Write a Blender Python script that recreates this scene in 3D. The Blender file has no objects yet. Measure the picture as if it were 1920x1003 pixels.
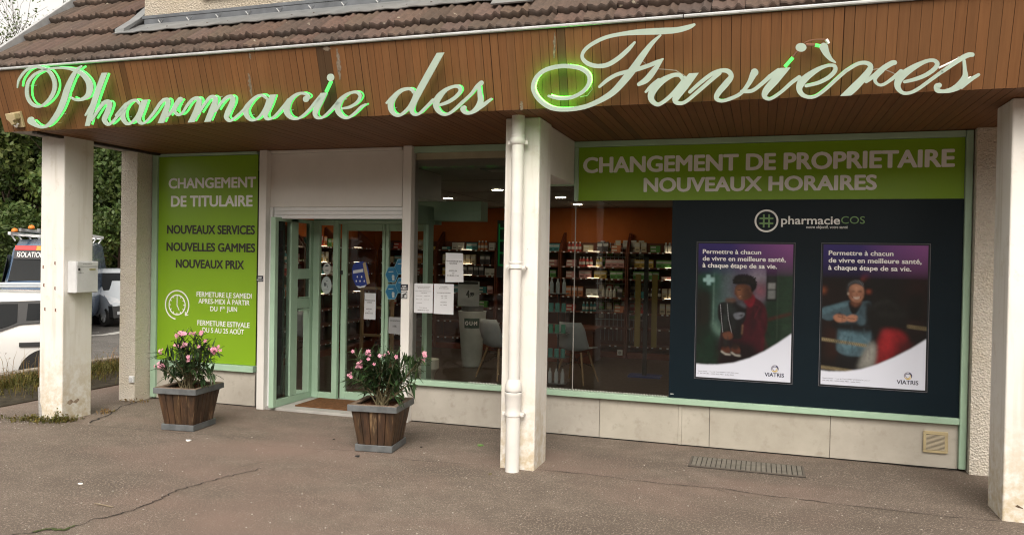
import bpy, bmesh, math, random
import numpy as np
from mathutils import Vector, Matrix
random.seed(7)
rng = np.random.default_rng(5)
R = math.radians
C = bpy.context.scene.collection
scene = bpy.context.scene

# ---------------------------------------------------------------- camera
FPX, EYE = 1448.7, 1.70
RT = Vector((0.9513, 0.3070, 0.0180)); UP = Vector((-0.0208, 0.0058, 0.99977)); FW = Vector((-0.3074, 0.9515, -0.0122))
FW = RT.cross(UP) * -1
FW = UP.cross(RT).normalized(); RT = FW.cross(UP).normalized(); UP = RT.cross(FW).normalized()
cam = bpy.data.cameras.new('camera'); co = bpy.data.objects.new('camera', cam); C.objects.link(co)
m = Matrix((RT, UP, -FW)).transposed().to_4x4(); m.translation = (0, 0, EYE)
co.matrix_world = m
cam.sensor_width = 36; cam.lens = FPX / 1920 * 36; cam.clip_start = 0.05; cam.clip_end = 3000
scene.camera = co
O = Vector((0, 0, EYE))

def ray(x, y):
    return FW + RT * ((x - 960) / FPX) - UP * ((y - 501.5) / FPX)
def onY(x, y, Y):
    d = ray(x, y); return O + d * (Y / d.y)
def onZ(x, y, Z):
    d = ray(x, y); return O + d * ((Z - EYE) / d.z)
def onX(x, y, X):
    d = ray(x, y); return O + d * (X / d.x)
def onP(x, y, p0, n):
    d = ray(x, y); return O + d * ((p0 - O).dot(n) / d.dot(n))

# ---------------------------------------------------------------- light
w = bpy.data.worlds.new("World"); scene.world = w; w.use_nodes = True
nt = w.node_tree; nt.nodes.clear()
sky = nt.nodes.new('ShaderNodeTexSky'); sky.sky_type = 'NISHITA'; sky.sun_disc = False
SUN_EL, SUN_AZ = 47, 16          # azimuth measured from -Y (behind the camera), positive = from the right
sky.sun_elevation = R(SUN_EL); sky.sun_rotation = R(180 - SUN_AZ)
sky.dust_density = 4.0; sky.air_density = 1.0
hs = nt.nodes.new('ShaderNodeHueSaturation'); hs.inputs['Saturation'].default_value = 0.12
bg = nt.nodes.new('ShaderNodeBackground'); bg.inputs['Strength'].default_value = 0.15
wo = nt.nodes.new('ShaderNodeOutputWorld')
wb = nt.nodes.new('ShaderNodeMix'); wb.data_type = 'RGBA'; wb.blend_type = 'MULTIPLY'; wb.inputs[0].default_value = 1; wb.inputs[7].default_value = (1.07, 1.0, 0.90, 1)   # warm overcast white balance
nt.links.new(sky.outputs[0], hs.inputs['Color']); nt.links.new(hs.outputs[0], wb.inputs[6]); nt.links.new(wb.outputs[2], bg.inputs['Color']); nt.links.new(bg.outputs[0], wo.inputs[0])
sl = bpy.data.lights.new('sun', 'SUN'); sl.energy = 0.8; sl.angle = R(35); sl.color = (1, 0.95, 0.88)
so = bpy.data.objects.new('sun', sl); C.objects.link(so)
az = R(SUN_AZ); sd = Vector((math.sin(az) * math.cos(R(SUN_EL)), -math.cos(az) * math.cos(R(SUN_EL)), math.sin(R(SUN_EL))))
so.rotation_euler = sd.to_track_quat('Z', 'Y').to_euler()
scene.view_settings.view_transform = 'Standard'; scene.view_settings.look = 'None'
scene.view_settings.exposure = 0.9; scene.view_settings.gamma = 1.0
scene.render.engine = 'CYCLES'
cy = scene.cycles
cy.use_denoising = True; cy.max_bounces = 8; cy.transparent_max_bounces = 16; cy.diffuse_bounces = 4; cy.glossy_bounces = 4
cy.filter_width = 1.15; cy.caustics_reflective = False; cy.caustics_refractive = False; cy.sample_clamp_indirect = 4.0

# ---------------------------------------------------------------- object helpers
def tag(o, label=None, cat=None, group=None, kind=None):
    if label: o['label'] = label
    if cat: o['category'] = cat
    if group: o['group'] = group
    if kind: o['kind'] = kind
    return o
def thing(name, loc, label, cat, group=None, rz=0):
    o = bpy.data.objects.new(name, None); C.objects.link(o); o.empty_display_size = 0.1
    o.location = loc; o.rotation_euler = (0, 0, rz)
    return tag(o, label, cat, group)
def copy_tree(o, parent=None):
    c = o.copy(); C.objects.link(c)
    if parent: c.parent = parent
    for ch in list(o.children): copy_tree(ch, c)
    return c
def root_loc(o):
    while o.parent: o = o.parent
    return o

class MB:
    """collects vertices and faces, then becomes ONE mesh object"""
    def __init__(s): s.v, s.f, s.m, s.c = [], [], [], []; s.cur = 0; s.col = (1, 1, 1)
    def mat(s, i): s.cur = i; return s
    def face(s, pts):
        b = len(s.v); s.v += [tuple(p) for p in pts]; s.f.append(tuple(range(b, b + len(pts)))); s.m.append(s.cur); s.c.append(s.col)
    def raw(s, vs, fs):
        b = len(s.v); s.v += [tuple(p) for p in vs]
        for f in fs: s.f.append(tuple(i + b for i in f)); s.m.append(s.cur); s.c.append(s.col)
    def box(s, x0, x1, y0, y1, z0, z1):
        vs = [(x, y, z) for z in (z0, z1) for y in (y0, y1) for x in (x0, x1)]
        s.raw(vs, [(0, 2, 3, 1), (4, 5, 7, 6), (0, 1, 5, 4), (2, 6, 7, 3), (0, 4, 6, 2), (1, 3, 7, 5)]); return s
    def obox(s, c, ax, ay, az):
        c, ax, ay, az = Vector(c), Vector(ax), Vector(ay), Vector(az)
        vs = [c + ax * i + ay * j + az * k for k in (-1, 1) for j in (-1, 1) for i in (-1, 1)]
        s.raw(vs, [(0, 2, 3, 1), (4, 5, 7, 6), (0, 1, 5, 4), (2, 6, 7, 3), (0, 4, 6, 2), (1, 3, 7, 5)]); return s
    def frustum(s, c0, hx0, hy0, c1, hx1, hy1):
        vs = []
        for (c, hx, hy) in ((c0, hx0, hy0), (c1, hx1, hy1)):
            for j in (-1, 1):
                for i in (-1, 1): vs.append((c[0] + i * hx, c[1] + j * hy, c[2]))
        s.raw(vs, [(0, 2, 3, 1), (4, 5, 7, 6), (0, 1, 5, 4), (2, 6, 7, 3), (0, 4, 6, 2), (1, 3, 7, 5)]); return s
    def lathe(s, c, prof, n=20, caps=True):
        c = Vector(c); b = len(s.v)
        for (r, z) in prof:
            for k in range(n):
                a = 2 * math.pi * k / n; s.v.append((c.x + r * math.cos(a), c.y + r * math.sin(a), c.z + z))
        for j in range(len(prof) - 1):
            for k in range(n):
                k2 = (k + 1) % n; s.f.append((b + j * n + k, b + j * n + k2, b + (j + 1) * n + k2, b + (j + 1) * n + k)); s.m.append(s.cur); s.c.append(s.col)
        if caps:
            s.f.append(tuple(b + k for k in reversed(range(n)))); s.m.append(s.cur); s.c.append(s.col)
            e = b + (len(prof) - 1) * n; s.f.append(tuple(e + k for k in range(n))); s.m.append(s.cur); s.c.append(s.col)
        return s
    def tube(s, pts, r, n=8, closed_ends=True):
        pts = [Vector(p) for p in pts]; b = len(s.v); N = len(pts)
        rs = r if isinstance(r, (list, tuple)) else [r] * N
        up = Vector((0.13, 0.21, 0.97))
        for i, p in enumerate(pts):
            t = (pts[min(i + 1, N - 1)] - pts[max(i - 1, 0)])
            t = t.normalized() if t.length > 1e-9 else Vector((0, 0, 1))
            a = t.cross(up)
            if a.length < 0.1: a = t.cross(Vector((1, 0, 0)))
            a.normalize(); bb = t.cross(a)
            for k in range(n):
                an = 2 * math.pi * k / n; s.v.append(tuple(p + a * (rs[i] * math.cos(an)) + bb * (rs[i] * math.sin(an))))
        for i in range(N - 1):
            for k in range(n):
                k2 = (k + 1) % n; s.f.append((b + i * n + k, b + (i + 1) * n + k, b + (i + 1) * n + k2, b + i * n + k2)); s.m.append(s.cur); s.c.append(s.col)
        if closed_ends:
            s.f.append(tuple(b + k for k in range(n))); s.m.append(s.cur); s.c.append(s.col)
            s.f.append(tuple(b + (N - 1) * n + k for k in reversed(range(n)))); s.m.append(s.cur); s.c.append(s.col)
        return s
    def prism(s, pts, d):
        """closed planar outline extruded by vector d"""
        pts = [Vector(p) for p in pts]; d = Vector(d); n = len(pts)
        s.raw(pts + [p + d for p in pts], [tuple(range(n)), tuple(range(2 * n - 1, n - 1, -1))] + [(i, i + n, (i + 1) % n + n, (i + 1) % n) for i in range(n)]); return s
    def build(s, name, mats, parent=None, smooth=False, bevel=0, seg=2, auto=None):
        me = bpy.data.meshes.new(name)
        v = s.v
        if parent is not None:
            L = Vector(root_loc(parent).location)
            if not getattr(s, 'local', False): v = [(p[0] - L.x, p[1] - L.y, p[2] - L.z) for p in v]
        me.from_pydata(v, [], s.f)
        if not isinstance(mats, (list, tuple)): mats = [mats]
        for mm in mats: me.materials.append(mm)
        if len(mats) > 1: me.polygons.foreach_set('material_index', s.m)
        if any(c != (1, 1, 1) for c in s.c):
            at = me.color_attributes.new('tint', 'FLOAT_COLOR', 'CORNER')
            a = np.ones((len(me.loops), 4), np.float32); i = 0
            for f, c in zip(s.f, s.c): a[i:i + len(f), :3] = c; i += len(f)
            at.data.foreach_set('color', a.ravel())
        bm = bmesh.new(); bm.from_mesh(me)
        if bevel: bmesh.ops.remove_doubles(bm, verts=bm.verts, dist=1e-5)
        bmesh.ops.recalc_face_normals(bm, faces=bm.faces); bm.to_mesh(me); bm.free()
        o = bpy.data.objects.new(name, me); C.objects.link(o)
        if parent is not None: o.parent = parent
        if smooth: me.polygons.foreach_set('use_smooth', [True] * len(me.polygons))
        if auto is not None:
            me.polygons.foreach_set('use_smooth', [True] * len(me.polygons))
            me.set_sharp_from_angle(angle=R(auto))
        if bevel:
            bv = o.modifiers.new('bevel', 'BEVEL'); bv.width = bevel; bv.segments = seg; bv.limit_method = 'ANGLE'; bv.angle_limit = R(40)
        me.update()
        return o

def LMB():
    b = MB(); b.local = True; return b

# ---------------------------------------------------------------- materials
def mat(name):
    mm = bpy.data.materials.new(name); mm.use_nodes = True
    n = mm.node_tree; b = n.nodes['Principled BSDF']; return mm, n, b
def N(n, t, **kw):
    x = n.nodes.new(t)
    for k, v in kw.items():
        if k in x.inputs: x.inputs[k].default_value = v
        else: setattr(x, k, v)
    return x
def mixc(n, fac, a, b, mode='MIX'):
    x = n.nodes.new('ShaderNodeMix'); x.data_type = 'RGBA'; x.blend_type = mode
    for sock, val in ((0, fac), (6, a), (7, b)):
        if isinstance(val, (int, float)): x.inputs[sock].default_value = val
        elif isinstance(val, tuple): x.inputs[sock].default_value = (*val, 1)
        else: n.links.new(val, x.inputs[sock])
    return x.outputs[2]
def ramp(n, src, p0, p1, c0=(0, 0, 0), c1=(1, 1, 1)):
    r = n.nodes.new('ShaderNodeValToRGB'); e = r.color_ramp.elements
    e[0].position, e[1].position = p0, p1; e[0].color = (*c0, 1); e[1].color = (*c1, 1)
    n.links.new(src, r.inputs[0]); return r.outputs[0]
def coords(n, scale=(1, 1, 1)):
    t = n.nodes.new('ShaderNodeTexCoord'); mp = n.nodes.new('ShaderNodeMapping'); mp.inputs['Scale'].default_value = scale
    n.links.new(t.outputs['Object'], mp.inputs[0]); return mp.outputs[0]
def noise(n, vec, scale, detail=4, rough=0.6):
    x = N(n, 'ShaderNodeTexNoise', Scale=scale, Detail=detail, Roughness=rough); n.links.new(vec, x.inputs['Vector']); return x.outputs['Fac']
def bump(n, b, h, strength, dist=0.01):
    x = N(n, 'ShaderNodeBump', Strength=strength, Distance=dist); n.links.new(h, x.inputs['Height']); n.links.new(x.outputs[0], b.inputs['Normal'])
def tint(n, col):
    a = n.nodes.new('ShaderNodeVertexColor'); a.layer_name = 'tint'
    return mixc(n, 1.0, col, a.outputs[0], 'MULTIPLY')

def plain(name, col, rough=0.5, metal=0, var=0.12, scale=6, spec=0.5, bumpy=0, coat=0):
    """painted or moulded surface: slight colour and gloss variation"""
    mm, n, b = mat(name); v = coords(n)
    f = noise(n, v, scale); f2 = noise(n, v, scale * 9, 3)
    dk = tuple(c * (1 - var) for c in col); lt = tuple(min(1, c * (1 + var * 0.6)) for c in col)
    c = mixc(n, ramp(n, f, 0.3, 0.7), dk, lt)
    n.links.new(c, b.inputs['Base Color']); b.inputs['Metallic'].default_value = metal
    b.inputs['Specular IOR Level'].default_value = spec; b.inputs['Coat Weight'].default_value = coat
    mr = N(n, 'ShaderNodeMapRange'); mr.inputs[3].default_value = max(0.02, rough - 0.08); mr.inputs[4].default_value = min(1, rough + 0.1)
    n.links.new(f2, mr.inputs[0]); n.links.new(mr.outputs[0], b.inputs['Roughness'])
    if bumpy: bump(n, b, f2, bumpy)
    return mm
def tinted(name, rough=0.5, spec=0.5, var=0.1, scale=30):
    mm, n, b = mat(name); v = coords(n); f = noise(n, v, scale)
    c = mixc(n, ramp(n, f, 0.3, 0.7), (1 - var,) * 3, (1, 1, 1))
    n.links.new(tint(n, c), b.inputs['Base Color']); b.inputs['Roughness'].default_value = rough; b.inputs['Specular IOR Level'].default_value = spec
    return mm
def emit(name, col, strength):
    mm, n, b = mat(name); b.inputs['Base Color'].default_value = (*[c * 0.3 for c in col], 1)
    b.inputs['Emission Color'].default_value = (*col, 1); b.inputs['Emission Strength'].default_value = strength; return mm
def glass(name, tintc=(0.82, 0.85, 0.83), k=1.15):
    mm, n, b = mat(name); n.nodes.remove(b); out = n.nodes['Material Output']
    fr = N(n, 'ShaderNodeFresnel', IOR=1.5); mu = N(n, 'ShaderNodeMath', operation='MULTIPLY'); mu.inputs[1].default_value = k
    n.links.new(fr.outputs[0], mu.inputs[0])
    tr = N(n, 'ShaderNodeBsdfTransparent'); tr.inputs[0].default_value = (*tintc, 1)
    gl = N(n, 'ShaderNodeBsdfGlossy'); gl.inputs['Roughness'].default_value = 0.02; gl.inputs[0].default_value = (0.9, 0.9, 0.9, 1)
    mx = N(n, 'ShaderNodeMixShader'); n.links.new(mu.outputs[0], mx.inputs[0]); n.links.new(tr.outputs[0], mx.inputs[1]); n.links.new(gl.outputs[0], mx.inputs[2])
    n.links.new(mx.outputs[0], out.inputs[0]); return mm

def wood_planks(name, base, dark, axis='z'):
    """varnished planks: grain along the plank, a tint per plank, weathered grey where the paint has peeled"""
    mm, n, b = mat(name)
    sc = {'z': (60, 3, 3), 'y': (60, 3, 3), 'x': (3, 60, 60)}[axis]
    v = coords(n, sc); g = noise(n, v, 1.0, 6, 0.65)
    v2 = coords(n); big = noise(n, v2, 0.9, 4); sp = noise(n, v2, 55, 2)
    c = mixc(n, ramp(n, g, 0.3, 0.75), dark, base)
    c = mixc(n, ramp(n, big, 0.35, 0.75), c, tuple(x * 0.72 for x in base))
    c = tint(n, c)
    c = mixc(n, ramp(n, sp, 0.80, 0.83), c, (0.40, 0.34, 0.27))
    n.links.new(c, b.inputs['Base Color']); b.inputs['Roughness'].default_value = 0.55; b.inputs['Specular IOR Level'].default_value = 0.3
    bump(n, b, g, 0.25, 0.002); return mm

def roughcast(name, base):
    mm, n, b = mat(name); v = coords(n)
    vo = N(n, 'ShaderNodeTexVoronoi', Scale=60.0); n.links.new(v, vo.inputs['Vector'])
    nz = noise(n, v, 45, 5, 0.7); big = noise(n, v, 2.0)
    c = mixc(n, ramp(n, nz, 0.3, 0.7), tuple(x * 0.8 for x in base), base)
    c = mixc(n, ramp(n, big, 0.45, 0.8), c, tuple(x * y for x, y in zip(base, (0.86, 0.82, 0.74))))
    n.links.new(c, b.inputs['Base Color']); b.inputs['Roughness'].default_value = 0.95
    ad = N(n, 'ShaderNodeMath', operation='ADD'); n.links.new(nz, ad.inputs[0]); n.links.new(vo.outputs[0], ad.inputs[1])
    bump(n, b, ad.outputs[0], 0.7, 0.016); return mm

def white_pillar(name):
    """white masonry paint, dirty scuffs and a grubby foot"""
    mm, n, b = mat(name); v = coords(n)
    tc = n.nodes.new('ShaderNodeTexCoord'); sx = N(n, 'ShaderNodeSeparateXYZ'); n.links.new(tc.outputs['Object'], sx.inputs[0])
    big = noise(n, v, 1.6, 5); fine = noise(n, v, 14, 6, 0.7); spk = noise(n, v, 38, 2)
    c = mixc(n, ramp(n, big, 0.35, 0.75), (0.74, 0.72, 0.69), (0.66, 0.635, 0.59))
    st = coords(n, (9, 9, 0.7)); stk = noise(n, st, 1.0, 4)
    c = mixc(n, ramp(n, stk, 0.52, 0.80), c, (0.52, 0.48, 0.41)); blot = noise(n, v, 4.5, 6, 0.75)
    c = mixc(n, ramp(n, blot, 0.56, 0.70), c, (0.60, 0.56, 0.49))
    # scuffs: chipped paint near the foot
    ft = N(n, 'ShaderNodeMapRange'); ft.inputs[1].default_value = 0.8; ft.inputs[2].default_value = 0.0; n.links.new(sx.outputs[2], ft.inputs[0])
    fm = N(n, 'ShaderNodeMath', operation='MULTIPLY'); n.links.new(ft.outputs[0], fm.inputs[0]); n.links.new(ramp(n, fine, 0.38, 0.62), fm.inputs[1])
    c = mixc(n, fm.outputs[0], c, (0.50, 0.41, 0.27))
    c = mixc(n, ramp(n, spk, 0.78, 0.81), c, (0.2, 0.17, 0.14))
    n.links.new(c, b.inputs['Base Color']); b.inputs['Roughness'].default_value = 0.75
    bump(n, b, fine, 0.25, 0.004); return mm

def asphalt(name, a, bcol, speck=True, pink=None):
    mm, n, b = mat(name); v = coords(n)
    big = noise(n, v, 0.55, 6, 0.62); mid = noise(n, v, 5, 5, 0.7); fine = noise(n, v, 160, 3, 0.8)
    vo = N(n, 'ShaderNodeTexVoronoi', Scale=95.0); n.links.new(v, vo.inputs['Vector']); gr = noise(n, v, 62, 2, 0.5); st = noise(n, coords(n, (0.55, 1.3, 1)), 1.1, 5, 0.6)
    c = mixc(n, ramp(n, big, 0.40, 0.60), tuple(x * 0.86 for x in a), bcol)
    c = mixc(n, ramp(n, st, 0.47, 0.66), c, tuple(x * 0.50 for x in a))
    c = mixc(n, ramp(n, gr, 0.52, 0.64), c, tuple(min(1, x * 1.75) for x in bcol)); g2 = noise(n, v, 40, 3, 0.6)
    c = mixc(n, ramp(n, g2, 0.30, 0.46), tuple(x * 0.50 for x in a), c)
    c = mixc(n, ramp(n, mid, 0.35, 0.75), c, tuple(x * 0.72 for x in a))
    if pink:
        pk = noise(n, coords(n, (0.9, 1.4, 1)), 0.45, 3); c = mixc(n, ramp(n, pk, 0.48, 0.72), c, pink)
    c = mixc(n, ramp(n, fine, 0.40, 0.62), tuple(x * 0.40 for x in a), c)
    if speck:
        ra = N(n, 'ShaderNodeSeparateColor'); n.links.new(vo.outputs['Color'], ra.inputs[0])
        s1 = ramp(n, ra.outputs[0], 0.90, 0.94); s2 = ramp(n, vo.outputs['Distance'], 0.22, 0.36, (1, 1, 1), (0, 0, 0))
        mu = N(n, 'ShaderNodeMath', operation='MULTIPLY'); n.links.new(s1, mu.inputs[0]); n.links.new(s2, mu.inputs[1])
        c = mixc(n, mu.outputs[0], c, (0.40, 0.36, 0.32))
    n.links.new(c, b.inputs['Base Color']); b.inputs['Roughness'].default_value = 0.92; b.inputs['Specular IOR Level'].default_value = 0.25
    bump(n, b, fine, 0.7, 0.006); return mm

def stone(name):
    mm, n, b = mat(name); v = coords(n); big = noise(n, v, 2.4, 6, 0.65); pit = noise(n, v, 30, 4, 0.7); d = noise(n, v, 9, 5, 0.6)
    c = mixc(n, ramp(n, big, 0.35, 0.7), (0.36, 0.33, 0.285), (0.45, 0.42, 0.37))
    c = mixc(n, ramp(n, d, 0.55, 0.72), c, (0.32, 0.29, 0.245))
    c = mixc(n, ramp(n, pit, 0.72, 0.77), c, (0.17, 0.14, 0.11))
    c = tint(n, c)
    n.links.new(c, b.inputs['Base Color']); b.inputs['Roughness'].default_value = 0.6; return mm

def tile_mat(name):
    mm, n, b = mat(name); v = coords(n); big = noise(n, v, 1.3, 4); fine = noise(n, v, 28, 5, 0.7); sp = noise(n, v, 16, 3, 0.5)
    c = mixc(n, ramp(n, fine, 0.3, 0.7), (0.052, 0.036, 0.027), (0.112, 0.071, 0.052))
    c = mixc(n, ramp(n, big, 0.4, 0.7), c, (0.070, 0.050, 0.040)); c = tint(n, c)
    c = mixc(n, ramp(n, sp, 0.70, 0.76), c, (0.30, 0.26, 0.20))
    n.links.new(c, b.inputs['Base Color']); b.inputs['Roughness'].default_value = 0.85; bump(n, b, fine, 0.4, 0.005); return mm

def planter_wood(name):
    mm, n, b = mat(name); oi = n.nodes.new('ShaderNodeObjectInfo'); k_ = N(n, 'ShaderNodeVectorMath', operation='SCALE'); k_.inputs[0].default_value = (61, 37, 5); n.links.new(oi.outputs['Random'], k_.inputs['Scale'])
    def shifted(sc):
        a_ = N(n, 'ShaderNodeVectorMath', operation='ADD'); n.links.new(coords(n, sc), a_.inputs[0]); n.links.new(k_.outputs[0], a_.inputs[1]); return a_.outputs[0]
    v = shifted((26, 26, 1.6)); g = noise(n, v, 1.0, 6, 0.7); v2 = coords(n); wv = noise(n, v2, 5, 4)
    c = mixc(n, ramp(n, g, 0.3, 0.7), (0.016, 0.009, 0.005), (0.095, 0.048, 0.022))
    st = shifted((19, 19, 1.3)); s = noise(n, st, 1.0, 4, 0.6)
    c = mixc(n, ramp(n, s, 0.58, 0.72), c, (0.24, 0.155, 0.085)); c = tint(n, c)
    n.links.new(c, b.inputs['Base Color']); b.inputs['Roughness'].default_value = 0.6; bump(n, b, g, 0.6, 0.004); return mm

def leaf_mat(name, c0, c1, rough=0.45, trans=0.25):
    mm, n, b = mat(name); v = coords(n); f = noise(n, v, 7, 3)
    c = tint(n, mixc(n, ramp(n, f, 0.3, 0.7), c0, c1)); n.links.new(c, b.inputs['Base Color']); b.inputs['Roughness'].default_value = rough
    b.inputs['Specular IOR Level'].default_value = 0.3
    out = n.nodes['Material Output']; tl = N(n, 'ShaderNodeBsdfTranslucent'); n.links.new(c, tl.inputs[0])
    mx = N(n, 'ShaderNodeMixShader'); mx.inputs[0].default_value = trans
    n.links.new(b.outputs[0], mx.inputs[1]); n.links.new(tl.outputs[0], mx.inputs[2]); n.links.new(mx.outputs[0], out.inputs[0]); return mm

def print_mat(name, rough=0.35):
    mm, n, b = mat(name); a = n.nodes.new('ShaderNodeVertexColor'); a.layer_name = 'print'
    n.links.new(a.outputs[0], b.inputs['Base Color']); b.inputs['Roughness'].default_value = rough; return mm

M = dict(
    fascia=wood_planks('fascia_wood', (0.205, 0.093, 0.035), (0.138, 0.059, 0.021)),
    soffit=wood_planks('soffit_wood', (0.20, 0.085, 0.029), (0.125, 0.049, 0.017), 'y'),
    zinc=plain('zinc', (0.29, 0.30, 0.305), 0.45, 0.6, 0.25, 5), lead=plain('lead', (0.115, 0.125, 0.14), 0.6, 0.2, 0.3, 6),
    trim=plain('pale_metal_trim', (0.50, 0.51, 0.52), 0.4, 0.3, 0.2, 8),
    tile=tile_mat('clay_tile'), pillar=white_pillar('white_masonry'), rough=roughcast('roughcast', (0.68, 0.63, 0.55)),
    dormer=roughcast('dormer_roughcast', (0.45, 0.40, 0.33)), conc=plain('old_concrete', (0.36, 0.33, 0.30), 0.9, 0, 0.3, 5, 0.3, 0.3),
    stone=stone('plinth_stone'), green=plain('mint_paint', (0.345, 0.495, 0.37), 0.42, 0, 0.09, 4), seam=plain('dark_joint', (0.03, 0.03, 0.03), 0.8),
    white=plain('white_lacquer', (0.70, 0.68, 0.65), 0.4, 0, 0.06, 3), rail=plain('white_metal', (0.76, 0.77, 0.78), 0.35, 0, 0.05, 3),
    glass=glass('window_glass'), dglass=glass('door_glass', (0.9, 0.92, 0.9), 0.9),
    sign_green=plain('sign_green', (0.205, 0.37, 0.013), 0.33, 0, 0.03, 2), ink=plain('black_vinyl', (0.022, 0.017, 0.015), 0.5),
    vinyl=plain('white_vinyl', (0.82, 0.82, 0.81), 0.5, 0, 0.03), navy=plain('navy_vinyl', (0.003, 0.010, 0.016), 0.38, 0, 0.1, 2, 0.22),
    letter=plain('letter_plate', (0.46, 0.58, 0.50), 0.45, 0, 0.08, 5), pipe=plain('pipe_white', (0.70, 0.68, 0.65), 0.5, 0, 0.08, 7),
    ground=asphalt('pavement_asphalt', (0.228, 0.182, 0.148), (0.300, 0.244, 0.203), True, (0.335, 0.226, 0.190)),
    lot=asphalt('lot_asphalt', (0.16, 0.15, 0.14), (0.20, 0.19, 0.178), True),
    crack=plain('crack_shadow', (0.018, 0.014, 0.011), 0.95), moss=plain('moss', (0.06, 0.08, 0.02), 0.95, 0, 0.5, 30),
    oak=planter_wood('planter_wood'), galv=plain('galvanised_strap', (0.17, 0.182, 0.19), 0.5, 0.5, 0.3, 9),
    soil=plain('bark_mulch', (0.10, 0.042, 0.022), 0.95, 0, 0.6, 40, 0.2, 0.8), black=plain('black_plastic', (0.018, 0.018, 0.019), 0.45),
    oleander=leaf_mat('oleander_leaf', (0.022, 0.048, 0.020), (0.042, 0.080, 0.030), 0.4, 0.15), stem=plain('plant_stem', (0.11, 0.09, 0.045), 0.8),
    petal=leaf_mat('pink_petal', (0.72, 0.26, 0.38), (0.82, 0.44, 0.54), 0.6, 0.3),
    paper=plain('paper', (0.66, 0.67, 0.70), 0.8, 0, 0.05), beige=plain('beige_plastic', (0.44, 0.36, 0.21), 0.5, 0, 0.15, 12),
    darkwood=plain('shelf_wood', (0.14, 0.034, 0.016), 0.45, 0, 0.3, 5), orange=plain('orange_wall', (0.46, 0.115, 0.018), 0.8, 0, 0.15, 2),
    floor=plain('shop_floor', (0.085, 0.062, 0.050), 0.35, 0, 0.2, 3), ceil=plain('ceiling', (0.42, 0.40, 0.37), 0.9, 0, 0.06, 2),
    lampon=emit('downlight_on', (1, 0.86, 0.62), 56), shelflamp=emit('shelf_lamp_on', (1, 0.80, 0.55), 2.4),
    neon=emit('neon_green_on', (0.08, 1.0, 0.11), 1.15), neonf=emit('neon_green_strong', (0.10, 1.0, 0.06), 6.5), neon2=emit('neon_green_low', (0.10, 1.0, 0.15), 0.62), neonoff=plain('neon_glass', (0.5, 0.62, 0.5), 0.3),
    prod=tinted('product_carton', 0.5), chair=plain('chair_shell', (0.42, 0.44, 0.46), 0.4), beech=plain('beech_leg', (0.38, 0.25, 0.14), 0.5),
    mat=plain('coir_mat', (0.15, 0.07, 0.03), 0.95, 0, 0.3, 30, 0.2, 0.6), tread=plain('threshold_stone', (0.36, 0.35, 0.33), 0.7, 0, 0.15, 5),
    carwhite=plain('white_car_paint', (0.72, 0.72, 0.71), 0.22, 0, 0.02, 0.15, 0.5, 0, 0.6), carblue=plain('blue_car_paint', (0.045, 0.085, 0.155), 0.25, 0, 0.05, 0.15, 0.5, 0, 0.6),
    carsilver=plain('silver_car_paint', (0.48, 0.52, 0.56), 0.3, 0.15, 0.03, 0.15, 0.5, 0, 0.5), carred=plain('red_car_paint', (0.42, 0.012, 0.016), 0.22, 0, 0.05, 0.15, 0.5, 0, 0.6),
    carglass=plain('car_glass', (0.010, 0.012, 0.014), 0.08, 0, 0.1, 2, 0.16), tyre=plain('tyre', (0.02, 0.02, 0.02), 0.85), rim=plain('wheel_rim', (0.35, 0.36, 0.37), 0.35, 0.7),
    trimblack=plain('car_black_trim', (0.03, 0.031, 0.033), 0.5), lens=plain('headlight_lens', (0.55, 0.57, 0.60), 0.1, 0.1, 0.1, 0.5, 0.5),
    bark=plain('bark', (0.075, 0.055, 0.04), 0.95, 0, 0.4, 12, 0.2, 0.6),
    print=print_mat('printed_paper'), printg=print_mat('printed_poster', 0.3),
)
PRINT = {}
def paint(col, rough=0.5):
    k = (tuple(round(c, 3) for c in col), rough)
    if k not in PRINT: PRINT[k] = plain('paint', col, rough, 0, 0.05)
    return PRINT[k]

# ---------------------------------------------------------------- lettering
_txt = {}
def text_shape(s):
    """outline of one line of text as flat 2D faces, normalised: x from 0, cap height 1"""
    if s in _txt: return _txt[s]
    def get(body):
        cu = bpy.data.curves.new('t', 'FONT'); cu.body = body; cu.size = 1; cu.resolution_u = 4; cu.fill_mode = 'FRONT'
        o = bpy.data.objects.new('t', cu); C.objects.link(o)
        me = bpy.data.meshes.new_from_object(o.evaluated_get(bpy.context.evaluated_depsgraph_get()))
        v = np.array([tuple(p.co)[:2] for p in me.vertices]); f = [tuple(p.vertices) for p in me.polygons]
        bpy.data.objects.remove(o); bpy.data.curves.remove(cu); bpy.data.meshes.remove(me); return v, f
    if '_cap' not in _txt: _txt['_cap'] = get('H')[0][:, 1].max()
    v, f = get(s); v = v.copy(); v[:, 0] -= v[:, 0].min(); v /= _txt['_cap']
    _txt[s] = (v, f, v[:, 0].max()); return _txt[s]
def put_text(mb, s, p0, ux, uz, width, cap, bold=0.0):
    """adds a line of text to a mesh: p0 = left end of the baseline, ux / uz unit vectors along the line and up.
    bold > 0 thickens the strokes with a ring of slightly shifted copies, each a hair in front of the last"""
    v, f, wd = text_shape(s); p0, ux, uz = Vector(p0), Vector(ux), Vector(uz); nr = ux.cross(uz)
    e = bold * 1.6; sh = [(0, 0)] if bold <= 0.002 else [(-1, 0), (1, 0), (0, -.7), (0, .7), (-.7, -.5), (.7, .5), (-.7, .5), (.7, -.5)]
    kx = (width - 2 * e * cap) / wd
    for i, (dx, dy) in enumerate(sh):
        mb.raw([p0 + ux * (x * kx + (dx + 1) * e * cap) + uz * ((y * (1 - 1.4 * e) + (0.7 + dy) * e) * cap) + nr * (0.00006 * i) for x, y in v], f)
FAC = 7.264
XU, ZU = Vector((1, 0, 0)), Vector((0, 0, 1))
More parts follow.
